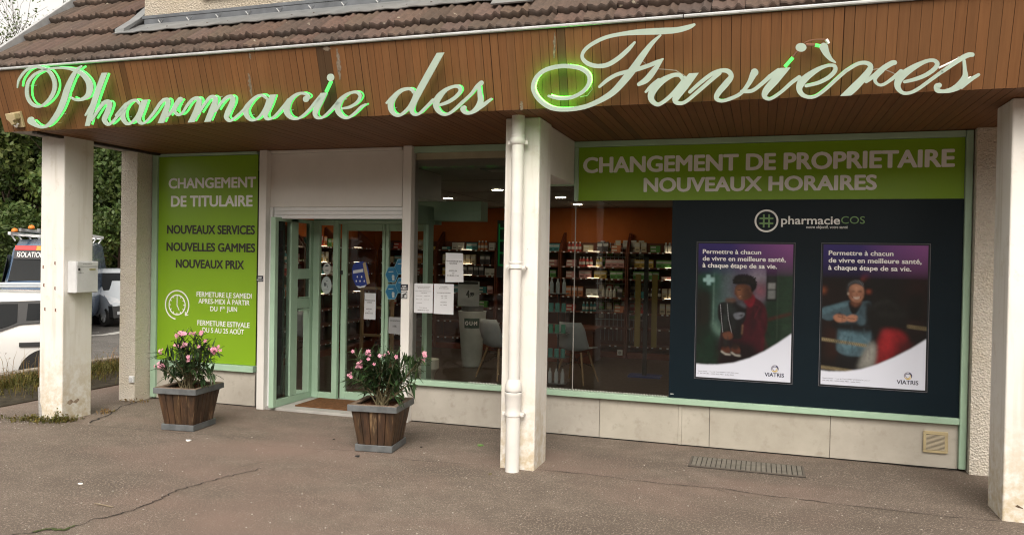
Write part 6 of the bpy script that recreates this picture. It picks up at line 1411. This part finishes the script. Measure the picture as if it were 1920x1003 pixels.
# weeds
def weeds(name, mt, pts, hmin, hmax, n, seed, thin=0.004):
    rg = random.Random(seed); b = MB()
    for k in range(n):
        x, y, sx, sy = rg.choice(pts); p = Vector((rg.gauss(x, sx), rg.gauss(y, sy), 0)); h = rg.uniform(hmin, hmax); v = rg.uniform(.55, 1.4); b.col = (v * rg.uniform(.9, 1.4), v, v * rg.uniform(.6, 1))
        a = rg.uniform(0, 6.28); d = Vector((math.cos(a), math.sin(a), 0)) * rg.uniform(.1, .8) * h; s = Vector((-math.sin(a), math.cos(a), 0)) * thin
        b.face([p - s, p + s, p + d * .4 + Vector((0, 0, h * .7)) + s * .8, p + d * .4 + Vector((0, 0, h * .7)) - s * .8]); b.face([p + d * .4 + Vector((0, 0, h * .7)) - s * .8, p + d * .4 + Vector((0, 0, h * .7)) + s * .8, p + d + Vector((0, 0, h))])
        if rg.random() < 0.6:
            for q in range(3):
                c = p + d * rg.uniform(.2, 1) + Vector((0, 0, h * rg.uniform(.3, 1))); e = Vector((rg.uniform(-1, 1), rg.uniform(-1, 1), rg.uniform(-.5, 1))) * 0.022; f = e.cross(Vector((rg.uniform(-1, 1), 0, 1))).normalized() * 0.009; b.face([c, c + e * .5 + f, c + e, c + e * .5 - f])
    tag(b.build(name, mt), kind='stuff')
weedm = leaf_mat('weed_leaf', (0.075, 0.092, 0.026), (0.135, 0.125, 0.045), 0.7, 0.3); drym = leaf_mat('dry_weed', (0.20, 0.15, 0.075), (0.26, 0.20, 0.10), 0.8, 0.3)
weeds('weed_bed', weedm, [(-8.5, 6.8 + k * .5, .28, .4) for k in range(12)] + [(-8.85, 7.0 + .35 * k, .12, .3) for k in range(10)] * 2, 0.04, 0.17, 6000, 1)
weeds('dry_stalks', drym, [(-8.9, 8.2, .1, .3), (-8.7, 8.9, .12, .25), (-8.85, 9.3, .1, .2), (-8.8, 7.3, .1, .2)], 0.15, 0.48, 130, 2, 0.003)
weeds('weed_tuft', weedm, [(-6.78, 5.86, .13, .04), (-6.56, 5.95, .05, .06), (-6.9, 5.80, .16, .05)], 0.012, 0.06, 330, 3, 0.003)
weeds('weed_tuft', weedm, [(-6.62, 5.90, .02, .02)], 0.05, 0.15, 24, 4, 0.004)
weeds('weed_tuft', drym, [(-6.7, 7.0, .08, .03), (-6.55, 6.42, .05, .05)], 0.01, 0.04, 60, 5, 0.003)

# ---------------------------------------------------------------- vehicles
def loft(st):
    """st: (x, z_low, z_belt, z_top, w_low, w_belt, w_top) stations from the rear (-x) to the nose (+x)"""
    b = LMB(); rings = []
    for (x, zl, zb, zt, wl, wb, wt) in st:
        half = [(wl * .9, zl), (wl, zl + .08), (wb, (zl + zb) * .5), (wb * .995, zb), (wb * .45 + wt * .55, zb + (zt - zb) * .55), (wt, zt - (zt - zb) * .10 - .01), (wt * .9, zt - .008), (wt * .45, zt + .02)]
        rings.append([(x, -y, z) for y, z in half] + [(x, y, z) for y, z in reversed(half)])
    n = len(rings[0]); b.raw([p for r in rings for p in r], [(i * n + k, i * n + (k + 1) % n, (i + 1) * n + (k + 1) % n, (i + 1) * n + k) for i in range(len(rings) - 1) for k in range(n)] + [tuple(range(n)), tuple((len(rings) - 1) * n + k for k in reversed(range(n)))])
    return b
def wheel(t, x, y, r=0.33, w_=0.2):
    s = 1 if y > 0 else -1; b = LMB(); prof = [(r * .62, -w_ / 2), (r * .95, -w_ / 2), (r, -w_ * .35), (r, w_ * .35), (r * .95, w_ / 2), (r * .62, w_ / 2)]; n = 22; V = []
    for rr_, yy in prof:
        for k in range(n): a = 2 * math.pi * k / n; V.append((x + rr_ * math.cos(a), y + yy, r + rr_ * math.sin(a)))
    b.raw(V, [(j * n + k, j * n + (k + 1) % n, (j + 1) * n + (k + 1) % n, (j + 1) * n + k) for j in range(len(prof) - 1) for k in range(n)]); ty = b.build('wheel', M['tyre'], t, auto=50)
    b = LMB(); ring_ = [(x + r * .62 * math.cos(a), y + s * w_ * .4, r + r * .62 * math.sin(a)) for a in np.linspace(0, 6.2832, 23)[:-1]]; b.prism(ring_, (0, -s * .05, 0))
    b.build('rim', M['rim'], ty)
    b = LMB()
    for k in range(5):
        a = k * 1.2566; b.obox((x + r * .33 * math.cos(a), y + s * (w_ * .4 + .006), r + r * .33 * math.sin(a)), (r * .26 * math.cos(a), 0, r * .26 * math.sin(a)), (0, .008, 0), (-.035 * math.sin(a), 0, .035 * math.cos(a)))
    b.build('spokes', M['carsilver'], ty)
def part(t, name, polys, mt, d):
    b = LMB()
    for q in polys: b.prism(q, d)
    return b.build(name, mt, t, bevel=0.004)
def at_px(px_, py_, z, dist):
    """ground point under an image position at a given distance along the optical axis"""
    d = ray(px_, py_); p = O + d * dist; return Vector((p.x, p.y, z))
GZ = -0.65
def heading(v): return math.atan2(v[1], v[0])

# white people carrier, side on
cw = at_px(90, 700, GZ, 12.5) ; axis = -(RT * .875 + FW * .483); rz = heading((axis.x, axis.y))       # nose to the left
nrm2 = Vector((-axis.y, axis.x, 0))
org = cw + Vector((axis.x, axis.y, 0)) * 1.45 ; away = Vector((nrm2.x, nrm2.y, 0)).normalized(); away = away * (0.88 if away.dot(FW) > 0 else -0.88); org = org + away
wc = thing('people_carrier', org, 'white people carrier with roof rails parked side on behind the kerb wall', 'car', 'parked cars', rz)
st = [(-2.02, .45, .85, 1.10, .70, .78, .60), (-1.97, .32, .95, 1.52, .80, .86, .66), (-1.8, .26, .98, 1.62, .84, .89, .68), (-.9, .24, .98, 1.66, .86, .90, .70), (.2, .24, .97, 1.66, .86, .90, .70), (.75, .24, .96, 1.60, .86, .90, .68), (1.35, .24, .96, 1.08, .85, .88, .72), (1.9, .26, .88, .95, .80, .84, .66), (2.12, .34, .70, .78, .68, .72, .55)]
body = loft(st).build('body', M['carwhite'], wc, smooth=True); sb2 = body.modifiers.new('round', 'SUBSURF'); sb2.levels = 2; sb2.render_levels = 2
sy = lambda z: 0.905 if z < 0.98 else 0.905 - (z - .98) * .275
def side(pts, s, off=0.012): return [(x, s * (sy(z) + off), z) for x, z in pts]
for s in (1, -1):
    part(wc, 'window_band', [side([(-1.78, 1.20), (-1.05, 1.15), (-.55, .96), (.95, .91), (1.12, 1.0), (.70, 1.48), (-1.52, 1.53), (-1.72, 1.40)], s, .006)], M['trimblack'], (0, -s * .09, 0))
    part(wc, 'side_window', [side([(-1.66, 1.24), (-1.14, 1.21), (-1.16, 1.48), (-1.5, 1.48), (-1.62, 1.38)], s)], M['carglass'], (0, -s * .01, 0))
    part(wc, 'side_window', [side([(-1.02, 1.19), (-.90, 1.13), (-.52, 1.01), (-.06, .98), (-.06, 1.48), (-1.02, 1.48)], s)], M['carglass'], (0, -s * .01, 0))
    part(wc, 'side_window', [side([(.03, .98), (.90, .97), (.66, 1.46), (.03, 1.5)], s)], M['carglass'], (0, -s * .01, 0))
    part(wc, 'sliding_rail', [[(-1.75, s * .905, .80), (-1.05, s * .905, .80), (-1.05, s * .905, .87), (-1.75, s * .905, .87)]], M['trimblack'], (0, s * .012, 0))
    part(wc, 'door_handle', [[(-.25, s * .905, .86), (-.05, s * .905, .86), (-.05, s * .905, .90), (-.25, s * .905, .90)]], M['carwhite'], (0, s * .03, 0))
    b = LMB(); b.tube([(-1.65, s * .60, 1.70), (-1.45, s * .60, 1.75), (.5, s * .60, 1.75), (.7, s * .60, 1.69)], 0.022, 8); b.build('roof_rail', M['carsilver'], wc)
    part(wc, 'sill_trim', [[(-1.0, s * .875, .25), (1.0, s * .875, .25), (1.0, s * .885, .36), (-1.0, s * .885, .36)]], M['trimblack'], (0, s * .02, 0))
    for xx in (-1.45, 1.32):
        wheel(wc, xx, s * .80); b = LMB(); b.prism([(xx + .42 * math.cos(a), s * .882, .34 + .42 * math.sin(a)) for a in np.linspace(-.2, math.pi + .2, 20)], (0, s * .028, 0)); b.build('wheel_arch', M['black'], wc)
    part(wc, 'tail_light', [[(-1.99, s * .80, .85), (-1.91, s * .895, .85), (-1.91, s * .80, 1.35), (-1.99, s * .74, 1.35)]], M['carred'], (-.01, s * .012, 0))

# tall blue van with banner and roof rack, facing the camera
def front_vehicle(name, px_, py_, dist, yaw, label, stn, paintm, wheels, tw_):
    p = at_px(px_, py_, GZ, dist); t = thing(name, p, label, 'van' if 'van' in label else 'car', 'parked cars', heading((-p.x, -p.y)) + yaw)
    loft(stn).build('body', paintm, t, auto=35)
    for xx in wheels:
        for s in (1, -1): wheel(t, xx, s * tw_)
    return t
stn = [(-4.6, .45, 1.2, 2.5, .85, .98, .82), (-4.4, .35, 1.25, 2.62, .92, 1.0, .84), (-.2, .32, 1.25, 2.62, .95, 1.0, .84), (.25, .32, 1.28, 2.48, .96, 1.0, .82), (.95, .32, 1.28, 1.50, .96, 1.0, .80), (1.35, .34, 1.10, 1.24, .94, .97, .74), (1.62, .38, .85, .98, .80, .84, .62)]
bv = front_vehicle('work_van', 92, 600, 21.5, R(-9), 'tall dark blue work van with banner across the windscreen and loaded roof rack', stn, M['carblue'], (-3.1, .85), .84)
def wsh(x0, z0, w0, x1, z1, w1, off=.02): return [(x0 + off, -w0, z0 + off), (x0 + off, w0, z0 + off), (x1 + off, w1, z1 + off), (x1 + off, -w1, z1 + off)]
part(bv, 'windscreen', [wsh(.93, 1.50, .80, .27, 2.44, .74)], M['carglass'], (-.02, 0, -.02))
part(bv, 'bonnet_grille', [[(1.6, -.5, .70), (1.6, .5, .70), (1.42, .5, 1.10), (1.42, -.5, 1.10)]], M['trimblack'], (.03, 0, .01))
b = LMB(); b.tube([(1.5 + .14 - .02 * abs(math.sin(a)), .52 * math.cos(a), .92 + .2 * math.sin(a)) for a in np.linspace(0, 6.2832, 30)], .02, 6); b.build('grille_surround', M['rail'], bv)
part(bv, 'bumper', [[(1.66, -.92, .35), (1.66, .92, .35), (1.64, .95, .72), (1.64, -.95, .72)]], M['trimblack'], (-.35, 0, 0))
for s in (1, -1): part(bv, 'headlight', [[(1.45, s * .60, .95), (1.30, s * .93, .98), (1.18, s * .95, 1.22), (1.36, s * .62, 1.16)]], M['lens'], (.05, s * .02, .03)); part(bv, 'side_window', [[(.75, s * 1.0, 1.35), (-.05, s * 1.0, 1.35), (-.05, s * .92, 2.2), (.35, s * .92, 2.2)]], M['carglass'], (0, s * .01, 0)); part(bv, 'mirror', [[(.78, s * 1.03, 1.5), (.78, s * 1.24, 1.5), (.78, s * 1.24, 1.85), (.78, s * 1.03, 1.85)]], M['trimblack'], (-.1, 0, 0))
z_ = 2.14
def band(z0, z1, y0, y1, mt, nm, off=.035):
    f = lambda z: .93 - (z - 1.5) / .94 * .66; return part(bv, nm, [[(f(z0) + off, y0, z0 + off), (f(z0) + off, y1, z0 + off), (f(z1) + off, y1, z1 + off), (f(z1) + off, y0, z1 + off)]], mt, (-.01, 0, -.01))
for k, c_ in enumerate(((.5, .03, .03), (.55, .25, .02), (.6, .55, .04))): band(2.30, 2.42, -.76 + .5 * k, -.76 + .5 * (k + 1) - .002, paint(c_), 'banner_stripe')
ban = band(2.06, 2.29, .76, -.76, paint((.012, .012, .016)), 'banner')
b = LMB(); f0 = lambda z: .93 - (z - 1.5) / .94 * .66
for s_, y0 in (('ISOLATION', -.68), ('CHAUFFAGE', .04)): put_text(b, s_, (f0(2.10) + .05, y0, 2.10 + .05), Vector((0, 1, 0)), Vector((-.57, 0, .82)), .62, .16, 0.0)
b.build('banner_text', M['vinyl'], ban)
b = LMB()
for xx in (-3.6, -2.2, -.8, .1): b.box(xx, xx + .06, -.92, .92, 2.72, 2.76); [b.tube([(xx, s * .8, 2.58), (xx, s * .9, 2.74)], .02, 6) for s in (1, -1)]
for s in (1, -1): b.box(-3.8, .35, s * .9 - .03, s * .9 + .03, 2.74, 2.82)
b.build('roof_rack', M['rail'], bv)
lad = thing('ladder', bv.location + Vector((0, 0, 2.83)), 'aluminium ladder strapped on the van roof rack', 'ladder', None, bv.rotation_euler.z); b = LMB()
for s in (-.62, -.2): b.box(-3.7, .5, s - .03, s + .03, 0, .09)
for k in range(14): b.box(-3.5 + k * .28, -3.46 + k * .28, -.59, -.23, .03, .06)
b.build('rails_and_rungs', M['zinc'], lad)
for k, (yy, lab) in enumerate(((-.47, 'orange beacon sitting on the ladder above the blue van with a round dome'), (-.86, 'orange beacon on the van roof rack, next to the ladder end'))):
    bc = MB(); p = bv.matrix_basis @ Vector((.2, yy + .06, 2.92 if k == 0 else 2.825)); bc.lathe(p, [(.075, 0), (.08, .02), (.075, .06), (.045, .09), (.012, .10)], 16); tag(bc.build('orange_beacon', paint((.70, .20, .02)), None, auto=40), lab, 'beacon', 'beacons on the van')
b = MB()
# silver van and red car
stn = [(-2.2, .4, .95, 1.5, .8, .86, .66), (-2.0, .28, 1.0, 1.72, .86, .9, .70), (-.2, .25, 1.0, 1.76, .88, .92, .72), (.25, .25, 1.02, 1.66, .88, .92, .68), (.95, .25, 1.03, 1.10, .88, .9, .74), (1.5, .27, .90, .97, .86, .88, .70), (1.85, .34, .62, .72, .76, .8, .60)]
sv = front_vehicle('compact_van', 212, 600, 25.5, R(24), 'silver compact van with black bumper facing the kerb wall', stn, M['carsilver'], (-1.35, 1.30), .78)
part(sv, 'windscreen', [wsh(.92, 1.09, .72, .30, 1.62, .62)], M['carglass'], (-.02, 0, -.02))
part(sv, 'bumper', [[(1.92, -.84, .30), (1.92, .84, .30), (1.86, .86, .66), (1.86, -.86, .66)]], M['trimblack'], (-.4, 0, 0))
part(sv, 'grille', [[(1.925, -.6, .38), (1.925, .6, .38), (1.925, .55, .50), (1.925, -.55, .50)]], M['black'], (.01, 0, 0))
pl_ = part(sv, 'number_plate', [[(1.94, -.26, .52), (1.94, .26, .52), (1.94, .26, .63), (1.94, -.26, .63)]], M['vinyl'], (.012, 0, 0))
b = LMB(); put_text(b, 'AB 118 CD', (1.956, -.19, .545), Vector((0, 1, 0)), ZU, .38, .065, .01); b.build('plate_text', M['ink'], pl_)
b = LMB()
for y0 in (.215, -.26): b.box(1.953, 1.9546, y0, y0 + .045, .522, .628)
b.build('plate_band', paint((.02, .05, .35)), pl_)
b = LMB(); b.prism([(1.80, .07, .80), (1.80, .03, .80), (1.79, .01, .83), (1.80, -.05, .80), (1.78, -.03, .87), (1.77, -.07, .92), (1.765, .02, .93), (1.77, .08, .90), (1.785, .03, .86)], (.02, 0, .01)); b.build('emblem', M['black'], sv)
for s in (1, -1): part(sv, 'headlight', [[(1.80, s * .52, .70), (1.66, s * .84, .70), (1.30, s * .87, .98), (1.62, s * .60, .86)]], M['lens'], (.05, s * .02, .02)); part(sv, 'mirror', [[(.7, s * .93, 1.05), (.7, s * 1.12, 1.05), (.7, s * 1.12, 1.25), (.7, s * .93, 1.25)]], M['trimblack'], (-.08, 0, 0)); part(sv, 'fog_lamp', [[(1.925, s * .60, .40), (1.925, s * .74, .40), (1.925, s * .74, .5), (1.925, s * .60, .5)]], M['lens'], (.01, 0, 0))
stn = [(-2.1, .4, .8, .95, .72, .78, .55), (-1.9, .28, .88, 1.1, .82, .86, .60), (-1.2, .22, .9, 1.44, .84, .88, .62), (0, .22, .9, 1.5, .86, .88, .64), (.5, .22, .9, 1.42, .86, .88, .62), (1.2, .24, .88, .98, .84, .86, .66), (1.95, .3, .6, .72, .7, .74, .5)]
p = at_px(232, 540, GZ, 33); rc = thing('hatchback_car', p, 'red hatchback with dark windows behind the silver van', 'car', 'parked cars', heading((RT.x, RT.y)) + R(8)); loft(stn).build('body', M['carred'], rc, auto=35)
for s in (1, -1):
    part(rc, 'side_window', [[(-1.5, s * .885, .93), (.95, s * .885, .93), (.45, s * .74, 1.36), (-1.15, s * .74, 1.40)]], M['carglass'], (0, s * .02, .01))
    for xx in (-1.3, 1.3): wheel(rc, xx, s * .78)
part(rc, 'windscreen', [wsh(1.15, .98, .66, .52, 1.40, .56)], M['carglass'], (-.02, 0, -.02))

# ---------------------------------------------------------------- trees
lfA = leaf_mat('dark_tree_leaf', (0.040, 0.070, 0.020), (0.068, 0.110, 0.030), 0.55, 0.2); lfB = leaf_mat('light_tree_leaf', (0.070, 0.108, 0.026), (0.105, 0.145, 0.042), 0.55, 0.25); lfC = leaf_mat('golden_leaf', (0.20, 0.17, 0.02), (0.30, 0.25, 0.04), 0.6, 0.25)
def tree(name, loc, h, rad, n, leaf_s, mt, label, group=None, seed=1, low=0.15, shape='round', cat='tree'):
    rg = random.Random(seed); nr = np.random.default_rng(seed); t = thing(name, loc, label, cat, group)
    b = LMB(); top = Vector((rg.uniform(-.3, .3), rg.uniform(-.3, .3), h * .8)); b.tube([(0, 0, -.1), top * .35, top * .7, top], [h * .028, h * .022, h * .014, h * .005], 8)
    limbs = []
    for k in range(9):
        f = rg.uniform(low + .1, .85); a = rg.uniform(0, 6.28); q = top * f; e = q + Vector((math.cos(a) * rad * .75, math.sin(a) * rad * .75, h * rg.uniform(.02, .2))) * (1 - f * .4); b.tube([q, q.lerp(e, .5) + Vector((0, 0, h * .02)), e], [h * .010, h * .007, h * .002], 6); limbs.append(e)
    b.build('trunk', M['bark'], t)
    cl = []
    for k in range(64):
        u = nr.normal(size=3); u /= np.linalg.norm(u); zc = low + (1 - low) * (k + .5) / 64
        if shape == 'cone': rr_ = rad * (1 - zc) ** .8
        else: rr_ = rad * (math.sin(math.pi * min(1, (zc - low) / (1 - low) * .86 + .10)) ** .6)
        a = rg.uniform(0, 6.28); q = rr_ * math.sqrt(rg.uniform(.12, 1)); cl.append((np.array([q * math.cos(a), q * math.sin(a), zc * h]), rad * rg.uniform(.16, .34) * (0.5 if shape == 'cone' else 1), rg.uniform(.62, 1.35)))
    m_ = n; idx = nr.integers(0, len(cl), m_); ce = np.array([cl[i][0] for i in idx]); rs = np.array([cl[i][1] for i in idx]); tv = np.array([cl[i][2] for i in idx])
    u = nr.normal(size=(m_, 3)); u /= np.linalg.norm(u, axis=1)[:, None]; c = ce + u * (rs * nr.uniform(.35, 1, m_) ** .5)[:, None] * np.array([1, 1, .75])
    d = nr.normal(size=(m_, 3)) + np.array([0, 0, -.3]); d /= np.linalg.norm(d, axis=1)[:, None]; e = np.cross(d, nr.normal(size=(m_, 3))); e /= np.linalg.norm(e, axis=1)[:, None]; s = leaf_s * nr.uniform(.6, 1.3, m_)[:, None]
    V = np.stack([c - d * s, c + e * s * .55, c + d * s, c - e * s * .55], 1).reshape(-1, 3)
    me = bpy.data.meshes.new('crown'); me.vertices.add(m_ * 4); me.vertices.foreach_set('co', V.ravel()); me.loops.add(m_ * 4); me.loops.foreach_set('vertex_index', np.arange(m_ * 4)); me.polygons.add(m_); me.polygons.foreach_set('loop_start', np.arange(0, m_ * 4, 4)); me.update(calc_edges=True)
    at = me.color_attributes.new('tint', 'FLOAT_COLOR', 'POINT'); col = np.ones((m_, 4), np.float32); vv = (tv * nr.uniform(.75, 1.25, m_)); col[:, 0] = vv * nr.uniform(.9, 1.25, m_); col[:, 1] = vv; col[:, 2] = vv * nr.uniform(.7, 1.05, m_); at.data.foreach_set('color', np.repeat(col, 4, 0).ravel())
    me.materials.append(mt); o = bpy.data.objects.new('crown', me); C.objects.link(o); o.parent = t; return t
gt_ = 'trees behind the car park'
def tp(px_, dist): p = at_px(px_, 480, GZ, dist); return p
tree('hedge_tree', tp(-30, 36), 8.6, 3.6, 16000, .15, lfB, 'mid green tree standing farthest from the shop behind the blue van', gt_, 1, .05)
tree('hedge_tree', tp(95, 39), 10.0, 4.0, 15000, .16, lfA, 'dark bushy tree hidden in part by the letterbox pillar', gt_, 2, .05)
tree('hedge_tree', tp(200, 37), 7.6, 3.0, 17000, .13, lfA, 'dark dense tree filling the gap between the letterbox pillar and the rough pier', gt_, 3, .03)
tree('hedge_tree', tp(160, 45), 10.5, 3.6, 12000, .17, lfB, 'lighter tree peeping out just under the canopy behind the dark dense tree', gt_, 4, .2)
tree('hedge_tree', tp(268, 39), 9.2, 3.4, 12000, .15, lfA, 'dark tree mostly behind the rough corner pier', gt_, 5, .03)
tree('hedge_tree', tp(20, 46), 9.5, 4.0, 9000, .18, lfA, 'shaded tree behind the mid green tree behind the blue van', gt_, 6, .05)
tree('hedge_bush', tp(55, 33), 4.0, 2.2, 9000, .11, lfA, 'dark hedge bush close behind the blue van roof', gt_, 7, .0, 'round', 'bush')
tree('hedge_bush', tp(222, 34), 4.2, 2.2, 10000, .11, lfA, 'dark hedge bush close behind the red car', gt_, 8, .0, 'round', 'bush')
# tall thin tree with bare branches above the roof verge
def bare_tree(loc, label, seed):
    rg = random.Random(seed); t = thing('bare_tree', loc, label, 'tree', 'thin trees against the sky'); b = LMB(); lb_ = LMB()
    def grow(p, d, ln, r, lev):
        q = p + d * ln; mid = p.lerp(q, .5) + Vector((rg.uniform(-1, 1), rg.uniform(-1, 1), 0)) * ln * .06; b.tube([p, mid, q], [r, r * .85, r * .65], 5, False)
        if lev == 0:
            for _ in range(rg.randint(1, 5)):
                c = q + Vector((rg.gauss(0, .35), rg.gauss(0, .35), rg.gauss(0, .3))); e = Vector((rg.gauss(0, 1), rg.gauss(0, 1), rg.gauss(0, 1))).normalized() * .085; f = e.cross(Vector((rg.gauss(0, 1), rg.gauss(0, 1), rg.gauss(0, 1)))).normalized() * .045; v = rg.uniform(.6, 1.3); lb_.col = (v, v, v); lb_.face([c - e, c + f, c + e, c - f])
            return
        for k in range(rg.randint(2, 3)):
            nd = (d + Vector((rg.gauss(0, .42), rg.gauss(0, .42), rg.uniform(-.05, .3)))).normalized(); grow(q, nd, ln * rg.uniform(.62, .85), r * .64, lev - 1)
    for k in range(4): grow(Vector((rg.uniform(-.4, .4), rg.uniform(-.4, .4), 0)), Vector((rg.uniform(-.25, .25), rg.uniform(-.25, .25), 1)).normalized(), 4.6, .085, 5)
    b.build('branches', M['bark'], t); lb_.build('leaves', lfB, t)
bare_tree(tp(20, 38), 'tall thin tree with bare twigs against the sky above the roof edge', 5)
bare_tree(tp(110, 42), 'second thin twiggy tree nearer the roof verge', 9)
# planting on the other side of the street (it shows in the window glass)
g2 = 'trees across the street'
for i, (x, y, h, r_) in enumerate(((-17, -21, 7.2, 3.8), (-10.5, -22, 6.8, 3.8), (-4, -22.5, 7.5, 4), (2.5, -22, 7, 3.8), (8.5, -22, 7.2, 4), (15, -21, 7, 4), (-24, -17, 7.2, 4.2), (22, -18, 7.2, 4.2), (-13.5, -25, 8.4, 4.4), (-7, -25, 8.5, 4.4), (-0.5, -25, 8.4, 4.4), (6, -25, 8.5, 4.4), (12, -25, 8.4, 4.4))):
    tree('street_tree', (x, y, 0), h, r_, 8500, .38, lfA if i % 2 else lfB, ['broad tree across the street, outer left', 'broad tree across the street, left of the golden conifer', 'tallest broad tree behind the golden conifer', 'broad tree across the street facing the navy panel', 'broad tree across the street, right of centre', 'broad tree across the street, outer right', 'broad tree at the far left end of the street row', 'broad tree at the far right end of the street row', 'tall back row tree behind the outer left street tree', 'tall back row tree left of the golden conifer', 'tall back row tree right of the golden conifer', 'tall back row tree facing the navy panel', 'tall back row tree behind the outer right street tree'][i], g2, 20 + i, .04)
tree('golden_conifer', (-5.2, -11.7, 0), 3.3, .85, 6000, .10, lfC, 'golden conical conifer across the street mirrored in the window', None, 40, .02, 'cone')
